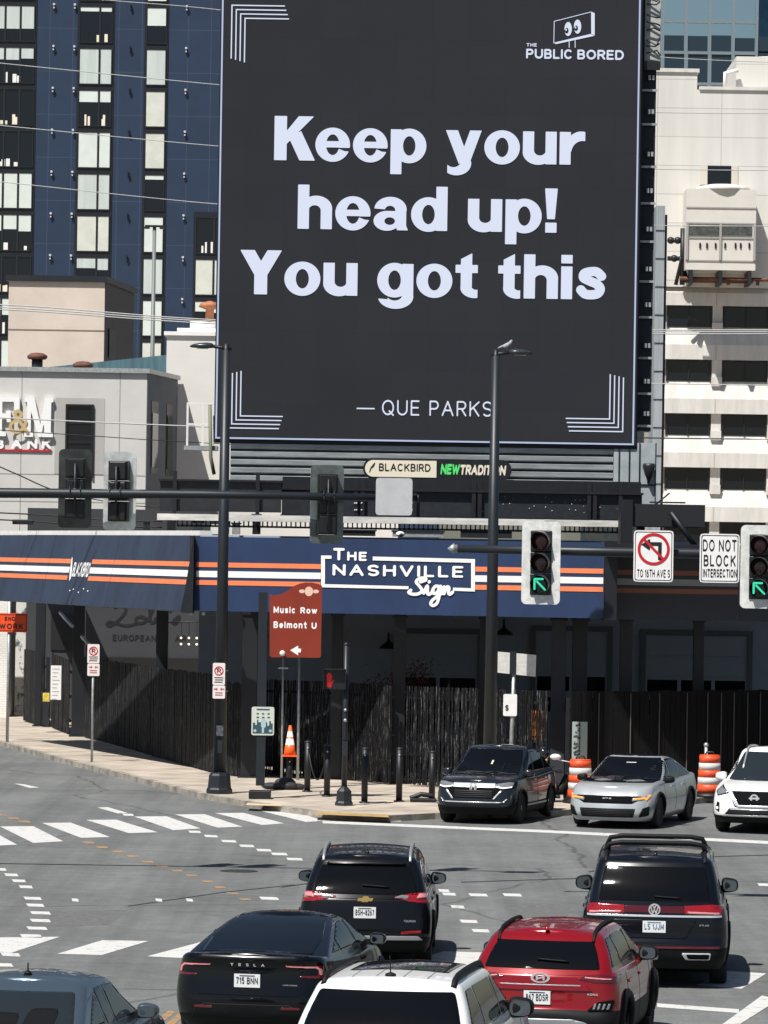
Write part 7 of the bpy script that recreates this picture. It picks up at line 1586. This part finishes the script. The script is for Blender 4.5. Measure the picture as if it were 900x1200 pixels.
c.glass(pillars=(1.2, 2.5), rear=(.14, .84), ins=.10)
c.both('tail_lamp', 'rear', [(.40, 1.0), (.895, .985), (.90, 1.105), (.78, 1.125), (.40, 1.105)], M_red, res=.025); c.decal('light_strip', 'rear', [(-.40, 1.01), (.40, 1.01), (.40, 1.10), (-.40, 1.10)], None, mat('dark_red_strip', (.07, .003, .006), .15, coat=1), res=.03)
c.both('lamp_glint', 'rear', [(.44, 1.01), (.86, .995), (.87, 1.02), (.44, 1.035)], mat('lamp_pink', (.6, .25, .25), .15), off=.008, res=.012)
c.decal('chrome_strip', 'rear', [(-.89, .955), (.89, .955), (.89, .982), (-.89, .982)], None, M_chrome, off=.012, res=.013)
c.badge('rear', lambda x, y: Un(np.abs(np.hypot(x, y) - .070) - .009, pline(x, y, [(-.05, .045), (-.022, -.05), (0, .0), (.022, -.05), (.05, .045)]) - .008, pline(x, y, [(-.022, .055), (0, .015), (.022, .055)]) - .008), (-.09, -.09, .09, .09), 0, 1.055, M_chrome, .007, off=.02)
c.plate('rear', .83, 'LS 1JJM', ink=mat('plate_ink_blue', (.10, .16, .28), .6)); c.decal('tailgate_recess', 'rear', [(-.42, .68), (.42, .68), (.56, .92), (-.56, .92)], None, P_navy, off=.010)
c.letters('rear', 'ATLAS', -.66, .845, .13, .022, M_silver, hw=.1); c.decal('bumper_reflector', 'rear', [(-.86, .545), (.86, .545), (.88, .575), (-.88, .575)], None, M_redd, off=.010, res=.015)
c.both('exhaust_trim', 'rear', [(.42, .40), (.74, .40), (.76, .49), (.36, .49)], M_chrome, off=.014, res=.02); c.both('exhaust_opening', 'rear', [(.46, .415), (.725, .415), (.74, .475), (.42, .475)], M_int, off=.018, res=.02); c.decal('tow_hitch', 'rear', [(-.06, .40), (.06, .40), (.06, .47), (-.06, .47)], None, M_galv, off=.02, res=.02)
c.rails(.45, 3.3, .66, M_plast, .05, .026, bars=(.85, 1.75)); c.fin(.62, P_navy); c.mirrors(3.25, 1.16, M_plast, sz=(.12, .12, .10)); c.handles((1.5, 2.75), .98, P_navy); c.seams((1.25, 2.5, 3.65), .38, 1.05); c.wiper('rear', -.34, 1.20, .34)
s_ = at(767, 1056, 56.6); c.place((s_.x, 56.6), 4.2)

# ---------------------------------------------------------------- white SUV, lower middle, only roof and rear glass in the frame
P_wht = paint_m('white_paint_car', (.78, .78, .77), 0, .3)
c = Car('white_suv', 'white SUV with black roof rails and dark rear glass at the bottom edge', dict(L=5.05, W=.94, xw=(1.05, 4.05), rw=.385, bot=[(0, .34), (.5, .25), (4.4, .22), (5.05, .30)], sh=[(0, 1.12), (.5, 1.13), (2.6, 1.12), (3.7, 1.13), (4.2, 1.09), (4.8, .98), (5.05, .86)],
    rear=[(0, .16), (.15, .03), (.34, .0), (.5, .04), (.75, .06), (1, .10)], front=[(0, .2), (.3, .0), (.7, .04), (1, .10)], w=W_SUV, taper=[(0, .93), (.7, 1), (4, 1), (5.05, .92)],
    cr=[(0, .10), (.4, .26), (.8, .50), (1, .58)], cf=[(0, 3.85), (.5, 3.25), (1, 2.85)], cw=[(0, .88), (.5, .79), (1, .67)], roof=[(.4, 1.66), (1.5, 1.675), (2.8, 1.64), (3.8, 1.54)], clad=.46), [P_wht, M_plast])
c.glass(pillars=(1.25, 2.5), rear=(.12, .86), ins=.06, rearx=.30)
c.rails(.66, 2.9, .62, M_plast, .045, .03); m = MB()
for y in (-.36, -.13, .13, .36): c.decal('roof_groove', 'top', [(.75, y - .008), (1.85, y - .008), (1.85, y + .008), (.75, y + .008)], None, M_silver, off=.002, res=.016)
c.decal('sunroof', 'top', [(1.35, -.48), (2.9, -.48), (2.9, .48), (1.35, .48)], None, M_glass, off=.005, res=.06)
p, _ = c.hit('top', .80, 0); m = MB().lathe([(.055, 0), (.05, .02), (.012, .035)], (.80, 0, p.z), 12).tube([(.80, 0, p.z + .03), (.72, 0, p.z + .20)], .006, 5); m.build('antenna', M_plast, c.root)
c.both('tail_lamp', 'rear', [(.72, .95), (.93, .95), (.93, 1.12), (.76, 1.12)], M_red, res=.03); c.plate('rear', .86, '402 BKT'); c.mirrors(3.2, 1.19, M_plast, sz=(.12, .13, .10)); c.wiper('rear', -.3, 1.22, .4); c.handles((1.5, 2.75), 1.0, P_wht); c.seams((1.25, 2.5, 3.65), .4, 1.08)
s_ = at(449, 1160, 40.2); c.place((s_.x - .05, 39.8), 8.6)

# ---------------------------------------------------------------- slate sedan, lower left
P_slate = paint_m('slate_blue_paint', (.075, .105, .135), .45, .28)
c = Car('slate_sedan', 'slate blue grey sedan cut by the lower left corner with a roof antenna', dict(L=4.8, W=.92, xw=(1.0, 3.85), rw=.335, bot=[(0, .30), (.5, .20), (4, .18), (4.8, .22)], sh=[(0, .98), (.2, 1.02), (.9, 1.02), (1.6, .98), (2.6, .95), (3.5, .97), (4.0, .92), (4.6, .78), (4.8, .66)],
    rear=[(0, .16), (.15, .03), (.35, .0), (.6, .02), (.85, .04), (1, .04)], front=[(0, .2), (.3, .0), (.7, .05), (1, .16)], w=W_SED, taper=[(0, .92), (.8, 1), (3.7, 1), (4.8, .88)],
    cr=[(0, .62), (.4, .98), (.8, 1.38), (1, 1.62)], cf=[(0, 3.6), (.5, 3.1), (1, 2.7)], cw=[(0, .83), (.4, .75), (.8, .66), (1, .60)], roof=[(.6, 1.36), (1.7, 1.435), (2.4, 1.45), (3.5, 1.38)], sgm=M_glass2, pslant=.15), [P_slate, M_plast])
c.glass(gm=M_glass2, pillars=(1.85, 2.2), rear=(.08, .86), ins=.08, rearx=.46, side=(.14, .84)); M_seat = mat('headrest_grey', (.004, .0045, .005), .6, spec=.2)
for y, z in ((.36, 1.12), (-.36, 1.12), (0, 1.08)): c.decal('headrest', 'rear', lambda a, b, y=y, z=z: rrect(a, b, y - .15, z - .12, y + .15, z + .1, .06), (y - .2, z - .2, y + .2, z + .2), M_seat, off=.006, res=.03)
p, _ = c.hit('top', 1.85, 0); MB().lathe([(.045, 0), (.03, .03), (.012, .045)], (1.85, 0, p.z), 10).tube([(1.85, 0, p.z + .03), (1.85, 0, p.z + .12)], .008, 5).build('antenna', M_plast, c.root)
c.both('tail_lamp', 'rear', [(.50, .80), (.86, .80), (.86, .93), (.50, .93)], M_red, res=.03); c.plate('rear', .72, '561 BGH'); c.mirrors(3.05, 1.03, P_slate, sz=(.10, .11, .075)); c.handles((1.75, 2.75), .86, P_slate); c.seams((1.6, 2.6, 3.55), .3, .93)
s_ = at(-4, 1150, 41.2); c.place((s_.x - .12, 40.6), 10)

# ---------------------------------------------------------------- dark crossover at the kerb, front view
P_dgr = paint_m('dark_grey_paint', (.013, .0165, .022), .2, .25)
def slots(c, name, n, y0, y1, z0, z1, m, off=.012, gap=.5):
    for i in range(n): a = z0 + (z1 - z0) * i / n; c.decal(name, 'front', [(y0, a), (y1, a), (y1, a + (z1 - z0) / n * gap), (y0, a + (z1 - z0) / n * gap)], None, m, off=off, res=.014)
c = Car('dark_crossover', 'dark grey crossover with a chrome grille bar waiting at the corner beside the kerb', dict(L=4.3, W=.885, xw=(.78, 3.39), rw=.335, bot=[(0, .28), (.5, .22), (3.8, .20), (4.3, .24)], sh=[(0, 1.04), (.5, 1.05), (2.2, 1.0), (3.0, 1.02), (3.5, 1.0), (4.0, .92), (4.3, .80)],
    rear=[(0, .18), (.2, .02), (.5, .02), (1, .12)], front=[(0, .12), (.22, .0), (.5, .02), (.8, .08), (1, .22)], w=W_SUV, taper=[(0, .93), (.7, 1), (3.4, 1), (4.3, .92)],
    cr=[(0, .12), (.4, .48), (.8, .92), (1, 1.12)], cf=[(0, 3.35), (.5, 2.72), (1, 2.25)], cw=[(0, .82), (.5, .745), (1, .64)], roof=[(.4, 1.38), (1.3, 1.55), (2.2, 1.59), (3.3, 1.49)], clad=.40, rf=.36, bowf=.22), [P_dgr, M_plast])
c.glass(pillars=(1.15, 2.1))
c.both('headlamp', 'front', [(.46, .80), (.66, .765), (.80, .80), (.82, .895), (.72, .90), (.46, .86)], M_clear, res=.02, off=.008); c.both('daytime_light', 'front', [(.46, .795), (.64, .765), (.79, .79), (.79, .81), (.64, .785), (.46, .815)], M_drl, off=.013, res=.012)
c.both('lamp_bezel', 'front', [(.44, .78), (.66, .745), (.84, .785), (.85, .91), (.72, .915), (.44, .88)], M_int, res=.025, off=.004)
c.decal('grille', 'front', [(-.46, .56), (.46, .56), (.58, .74), (.46, .86), (-.46, .86), (-.58, .74)], None, M_int, off=.006); c.decal('grille_bar', 'front', [(-.46, .775), (.46, .775), (.46, .865), (-.46, .865)], None, M_silver, off=.02, res=.03)
slots(c, 'grille_slat', 4, -.42, .42, .58, .74, mat('slat_grey', (.016, .016, .018), .5, spec=.2), off=.012)
for sd in (1, -1): c.decal('grille_trim', 'front', [(sd * .42, .535), (sd * .46, .535), (sd * .62, .72), (sd * .585, .73)], None, M_chrome, off=.016, res=.02)
c.badge('front', lambda x, y: Un(In(rrect(x, y, -.075, -.075, .075, .075, .03), -rrect(x, y, -.06, -.06, .06, .06, .025)), conv(x, y, (-.05, .055), (-.028, .055), (-.022, -.055), (-.042, -.055)), conv(x, y, (.05, .055), (.028, .055), (.022, -.055), (.042, -.055)), bx(x, y, -.03, -.01, .03, .012)), (-.09, -.09, .09, .09), 0, .80, M_chrome, .009, off=.05)
c.decal('lower_grille', 'front', [(-.62, .36), (.62, .36), (.58, .46), (-.58, .46)], None, M_plast, off=.010); c.decal('bumper_trim', 'front', [(-.60, .465), (.60, .465), (.64, .485), (-.64, .485)], None, M_chrome, off=.014, res=.012)
c.both('fog_trim', 'front', [(.64, .48), (.72, .56), (.73, .545), (.655, .47)], M_chrome, off=.014, res=.012)
c.mirrors(2.95, 1.05, P_dgr); c.handles((1.3, 2.25), .90, P_dgr); c.seams((1.1, 2.05, 3.0), .35, .97); c.sides('sill_strip', [(1.0, .36), (3.0, .36), (3.0, .40), (1.0, .40)], M_silver, off=.01, res=.02); pass
c.decal('visor_card', 'front', [(.02, 1.22), (.06, 1.22), (.06, 1.30), (.02, 1.30)], None, mat('air_freshener', (.55, .55, .35), .6), off=.008, res=.012)
def front_place(c, u, v, Y, alpha):
    q = at(u, v, Y); a = math.radians(alpha); c.place((q.x + c.L * math.sin(a), Y + c.L * math.cos(a)), 180 + alpha)
front_place(c, 553, 925, 90.9, 16)

# ---------------------------------------------------------------- silver sedan
P_sil = paint_m('silver_paint', (.45, .47, .48), .35, .28)
c = Car('silver_sedan', 'silver fastback sedan with lit amber marker lights between the two barrels', dict(L=4.9, W=.93, xw=(1.0, 3.85), rw=.345, bot=[(0, .28), (.5, .20), (4.3, .17), (4.9, .20)], sh=[(0, 1.02), (.3, 1.03), (1.0, 1.0), (2.4, .96), (3.4, .98), (4.0, .95), (4.6, .86), (4.9, .74)],
    rear=[(0, .16), (.2, .02), (.5, .02), (1, .05)], front=[(0, .10), (.22, .0), (.5, .02), (.8, .10), (1, .26)], w=W_SED, taper=[(0, .92), (.8, 1), (3.8, 1), (4.9, .90)],
    cr=[(0, .28), (.4, .72), (.8, 1.25), (1, 1.6)], cf=[(0, 3.6), (.5, 3.02), (1, 2.55)], cw=[(0, .83), (.4, .77), (.8, .67), (1, .60)], roof=[(.5, 1.35), (1.6, 1.425), (2.4, 1.45), (3.6, 1.36)], fil=.06, rf=.36, bowf=.24, rim=M_rimd, pslant=.15, roofmi=2), [P_sil, M_plast, mat('black_roof_glass', (.004, .005, .006), .25, spec=.15)])
c.glass(pillars=(1.55, 2.5), rearx=.30, frontx=.14, side=(.08, .90), front=(.02, .97), fins=.035)
c.decal('grille', 'front', [(-.52, .545), (.52, .545), (.66, .62), (.72, .70), (-.72, .70), (-.66, .62)], None, M_int, off=.008, res=.02); c.both('headlamp', 'front', [(.52, .595), (.74, .625), (.82, .70), (.66, .675), (.52, .66)], M_clear, off=.010, res=.016)
c.both('marker_light', 'front', [(.55, .625), (.76, .645), (.80, .615), (.86, .72), (.83, .73), (.80, .665), (.76, .675), (.55, .655)], M_amb, off=.016, res=.012)
c.decal('lower_grille', 'front', [(-.56, .26), (.56, .26), (.60, .44), (-.60, .44)], None, M_plast, off=.010, res=.025); slots(c, 'grille_slat', 4, -.5, .5, .29, .42, mat('slat_grey', (.016, .016, .018), .5, spec=.2), off=.014, gap=.4)
c.both('air_vent', 'front', [(.66, .26), (.84, .30), (.86, .50), (.74, .45)], M_plast, off=.010, res=.02); c.letters('front', 'KIA', 0, .625, .20, .045, M_chrome, name='emblem', hw=.12, gap=.1)
c.decal('hood_line', 'front', [(-.5, .675), (.5, .675), (.5, .683), (-.5, .683)], None, M_int, off=.003, res=.01); c.mirrors(3.2, 1.0, M_plast, sz=(.10, .11, .075)); c.handles((1.7, 2.7), .84, P_sil); c.seams((1.45, 2.45, 3.4), .3, .92)
c.decal('windshield_strip', 'front', [(-.10, 1.31), (.12, 1.31), (.12, 1.325), (-.10, 1.325)], None, mat('pale_strip_grey', (.5, .52, .53), .5), off=.008, res=.012)  # thin pale strip high on the windshield
front_place(c, 711, 912, 90.0, 17)

# ---------------------------------------------------------------- white crossover cut by the right edge
c = Car('white_crossover', 'white crossover with a V shaped chrome grille cut by the right edge', dict(L=4.85, W=.955, xw=(.95, 3.8), rw=.365, bot=[(0, .28), (.5, .22), (4.2, .22), (4.85, .26)], sh=[(0, 1.06), (.5, 1.08), (2.4, 1.02), (3.4, 1.06), (3.9, 1.03), (4.5, .93), (4.85, .80)],
    rear=[(0, .18), (.2, .02), (.5, .02), (1, .12)], front=[(0, .14), (.22, .0), (.5, .02), (.8, .08), (1, .22)], w=W_SUV, taper=[(0, .93), (.7, 1), (3.8, 1), (4.85, .91)],
    cr=[(0, .12), (.4, .45), (.8, .85), (1, 1.05)], cf=[(0, 3.65), (.5, 3.0), (1, 2.5)], cw=[(0, .87), (.5, .79), (1, .67)], roof=[(.5, 1.58), (1.5, 1.68), (2.4, 1.69), (3.6, 1.58)], clad=.38, rf=.36, bowf=.22), [P_wht, M_plast])
c.glass(pillars=(1.35, 2.4), gm=M_glass2)
c.both('headlamp', 'front', [(.56, .86), (.80, .79), (.84, .86), (.76, .98), (.72, .94)], M_clear, off=.008, res=.02); c.both('lamp_bezel', 'front', [(.54, .84), (.81, .77), (.86, .87), (.76, 1.0)], M_int, off=.004, res=.025)
c.decal('grille', 'front', [(-.40, .56), (.40, .56), (.58, .88), (-.58, .88)], None, M_int, off=.008); 
for sd in (1, -1): c.decal('grille_trim', 'front', [(sd * .30, .575), (sd * .38, .575), (sd * .60, .88), (sd * .50, .88)], None, M_chrome, off=.018, res=.02)
c.decal('grille_trim', 'front', [(-.34, .555), (.34, .555), (.36, .60), (-.36, .60)], None, M_chrome, off=.019, res=.02); c.badge('front', lambda x, y: Un(np.abs(np.hypot(x, y) - .07) - .016, bx(x, y, -.11, -.018, .11, .018)), (-.13, -.1, .13, .1), 0, .75, M_chrome, .01, off=.035)
c.decal('lower_grille', 'front', [(-.66, .36), (.66, .36), (.52, .53), (-.52, .53)], None, M_plast, off=.010); c.decal('bumper_trim', 'front', [(-.66, .37), (.66, .37), (.64, .40), (-.64, .40)], None, M_silver, off=.016, res=.014); c.decal('bumper_trim', 'front', [(-.50, .50), (.50, .50), (.50, .52), (-.50, .52)], None, M_chrome, off=.016, res=.012)
c.both('fog_vent', 'front', [(.74, .44), (.84, .50), (.80, .66), (.75, .64)], M_plast, off=.010, res=.02); c.both('fog_lamp', 'front', [(.77, .50), (.82, .51), (.81, .55), (.77, .55)], M_drl, off=.016, res=.014)
c.mirrors(3.2, 1.12, P_wht, sz=(.11, .12, .095)); c.handles((1.6, 2.6), .95, P_wht); c.seams((1.3, 2.35, 3.35), .35, 1.0); c.rails(1.0, 3.0, .56, M_silver, .04)
front_place(c, 883, 932, 89.0, 15)

# ---------------------------------------------------------------- rider half hidden behind the dark crossover
q = at(636, 883, 97.5); bx_, by_ = q.x, 97.5
sc = thing('motor_scooter', 'dark scooter with one white mirror standing behind the rear of the dark crossover', 'scooter', (bx_, by_, .0))
m = MB()
for dx in (-.1, 1.15): m.lathe([(.20, -.05), (.26, -.05), (.27, 0), (.26, .05), (.20, .05)], (bx_ + dx - .4, by_, .27), 20, axis='y')
m.build('wheel', M_tyre, sc)
m = MB().tube([(bx_ - .55, by_, .55), (bx_ - .2, by_, .62), (bx_ + .15, by_, .40), (bx_ + .45, by_, .40), (bx_ + .62, by_, .8)], [.10, .17, .15, .13, .10], 12).tube([(bx_ + .60, by_, .5), (bx_ + .72, by_, 1.0)], [.08, .06], 10); m.build('body', M_plast, sc)
MB().ball((bx_ - .2, by_, .80), (.36, .14, .07)).build('saddle', M_plast, sc)
m = MB().tube([(bx_ + .70, by_ - .3, 1.04), (bx_ + .72, by_, 1.0), (bx_ + .70, by_ + .3, 1.04)], .02); m.build('handlebar', M_black, sc)
mm = at(651, 887, by_ - .32); MB().ball((mm.x, by_ - .32, mm.z), (.13, .08, .07)).cyl((mm.x, by_ - .31, mm.z - .05), (bx_ + .70, by_ - .25, 1.04), .012).build('mirror', P_wht, sc)
pr = thing('person', 'person in dark clothes wearing a black round helmet sitting on the scooter', 'person', (bx_, by_, 0))
sk = {'pelvis': (-.12, 0, .88), 'chest': (-.06, 0, 1.22), 'neck': (-.02, 0, 1.44), 'head': (.02, 0, 1.58), 'rsh': (-.03, -.19, 1.36), 'rel': (.17, -.24, 1.14), 'rha': (.46, -.2, 1.08), 'lsh': (-.03, .19, 1.36), 'lel': (.17, .24, 1.14), 'lha': (.46, .2, 1.08), 'rhip': (-.08, -.11, .86), 'rkn': (.32, -.14, .74), 'ran': (.24, -.13, .36), 'rto': (.42, -.13, .32), 'lhip': (-.08, .11, .86), 'lkn': (.32, .14, .74), 'lan': (.24, .13, .36), 'lto': (.42, .13, .32)}
zh = q.z; top = 1.62; k_ = (zh) / 1.60
names = list(sk); eds = [('pelvis', 'chest'), ('chest', 'neck'), ('neck', 'head'), ('chest', 'rsh'), ('rsh', 'rel'), ('rel', 'rha'), ('chest', 'lsh'), ('lsh', 'lel'), ('lel', 'lha'), ('pelvis', 'rhip'), ('rhip', 'rkn'), ('rkn', 'ran'), ('ran', 'rto'), ('pelvis', 'lhip'), ('lhip', 'lkn'), ('lkn', 'lan'), ('lan', 'lto')]
rad = dict(pelvis=.15, chest=.16, neck=.06, head=.09, rsh=.075, lsh=.075, rel=.05, lel=.05, rha=.04, lha=.04, rhip=.10, lhip=.10, rkn=.07, lkn=.07, ran=.05, lan=.05, rto=.04, lto=.04)
me = bpy.data.meshes.new('body'); me.from_pydata([(x, y, z * k_) for x, y, z in sk.values()], [(names.index(a), names.index(b)) for a, b in eds], [])
bo_ = bpy.data.objects.new('body', me); COL.objects.link(bo_); bo_.parent = pr; me.materials.append(mat('dark_jacket', (.016, .018, .022), .8))
md = bo_.modifiers.new('skin', 'SKIN')
for i, nme in enumerate(names): me.skin_vertices[0].data[i].radius = (rad[nme], rad[nme])
me.skin_vertices[0].data[0].use_root = True; bo_.modifiers.new('smooth', 'SUBSURF').levels = 2; bo_.modifiers['smooth'].render_levels = 2
hz = 1.60 * k_
MB().ball((bx_ + .02, by_, hz), (.135, .135, .15), 18, 12).build('helmet', mat('helmet_black', (.01, .01, .011), .15, coat=1), pr)
MB().ball((bx_ + .075, by_ - .02, hz - .02), (.095, .115, .07), 14, 9).build('visor', M_glass, pr); MB().tube([(bx_ + .10, by_ - .12, hz - .13), (bx_ + .06, by_ - .14, hz - .17)], .03).build('chin_strap', mat('tan_strap', (.35, .22, .10), .7), pr)
# ---------------------------------------------------------------- car parked behind the reed fence
c = Car('parked_car', 'silver car parked in the shade behind the reed fence, seen through the gaps', dict(L=4.6, W=.9, xw=(.9, 3.6), rw=.33, bot=[(0, .28), (4.6, .22)], sh=[(0, 1.0), (.5, 1.02), (2.4, .95), (3.4, .96), (4.2, .84), (4.6, .7)], rear=[(0, .16), (.3, .0), (1, .08)], front=[(0, .12), (.3, 0), (1, .2)], w=W_SED, taper=[(0, .93), (.8, 1), (3.7, 1), (4.6, .9)],
    cr=[(0, .5), (.5, .9), (1, 1.5)], cf=[(0, 3.5), (.5, 3.0), (1, 2.5)], cw=[(0, .82), (.5, .74), (1, .6)], roof=[(.5, 1.36), (2, 1.45), (3.5, 1.36)]), [P_sil, M_plast])
c.glass(pillars=(1.5, 2.4), gm=M_glass2); front_place(c, 462, 860, 111.5, 20); c.root.location.z = SWZ

# ---------------------------------------------------------------- small red-leaved tree in a planter behind the reed fence
p = V((at(470, 880, 108.2).x, 108.2, SWZ)); tr_ = thing('potted_tree', 'small tree with sparse dark red leaves in a planter behind the reed fence', 'tree', p)
rng = random.Random(12); m = MB(); tips = []
m.tube([p + V((0, 0, .4)), p + V((.03, .02, 1.3)), p + V((-.02, 0, 2.1))], [.05, .04, .028], 8)
for i in range(16):
    a = rng.random() * 6.28; z = rng.uniform(1.3, 2.3); l = rng.uniform(.5, .95); e = p + V((math.cos(a) * l, math.sin(a) * l * .7, z + rng.uniform(.3, .95))); s0 = p + V((0, 0, min(z, 2.1))); mid = s0.lerp(e, .5) + V((0, 0, .12)); m.tube([s0, mid, e], [.018, .012, .005], 5); tips += [mid, e, s0.lerp(e, .75)]
m.build('trunk', mat('bark', (.05, .035, .028), .9), tr_); m = MB()
for t in tips:
    for k in range(13):
        c0 = t + V((rng.gauss(0, .15), rng.gauss(0, .13), rng.gauss(0, .13))); n = V((rng.uniform(-1, 1), rng.uniform(-1, 1), rng.uniform(-1, 1))).normalized(); u_ = n.orthogonal().normalized() * .045; w_ = n.cross(u_) * .7
        m.add([c0 - u_, c0 - w_ * .6, c0 + u_, c0 + w_ * .6], [(0, 1, 2, 3)], rng.choice((0, 0, 1)))
m.build('crown', [mat('dark_red_leaf', (.16, .035, .025), .7), mat('brown_red_leaf', (.09, .03, .022), .7)], tr_, recalc=False)
MB().lathe([(.22, 0), (.30, .5), (.27, .5), (.25, .42), (.01, .42)], p, 16).build('planter', M_dark, tr_)
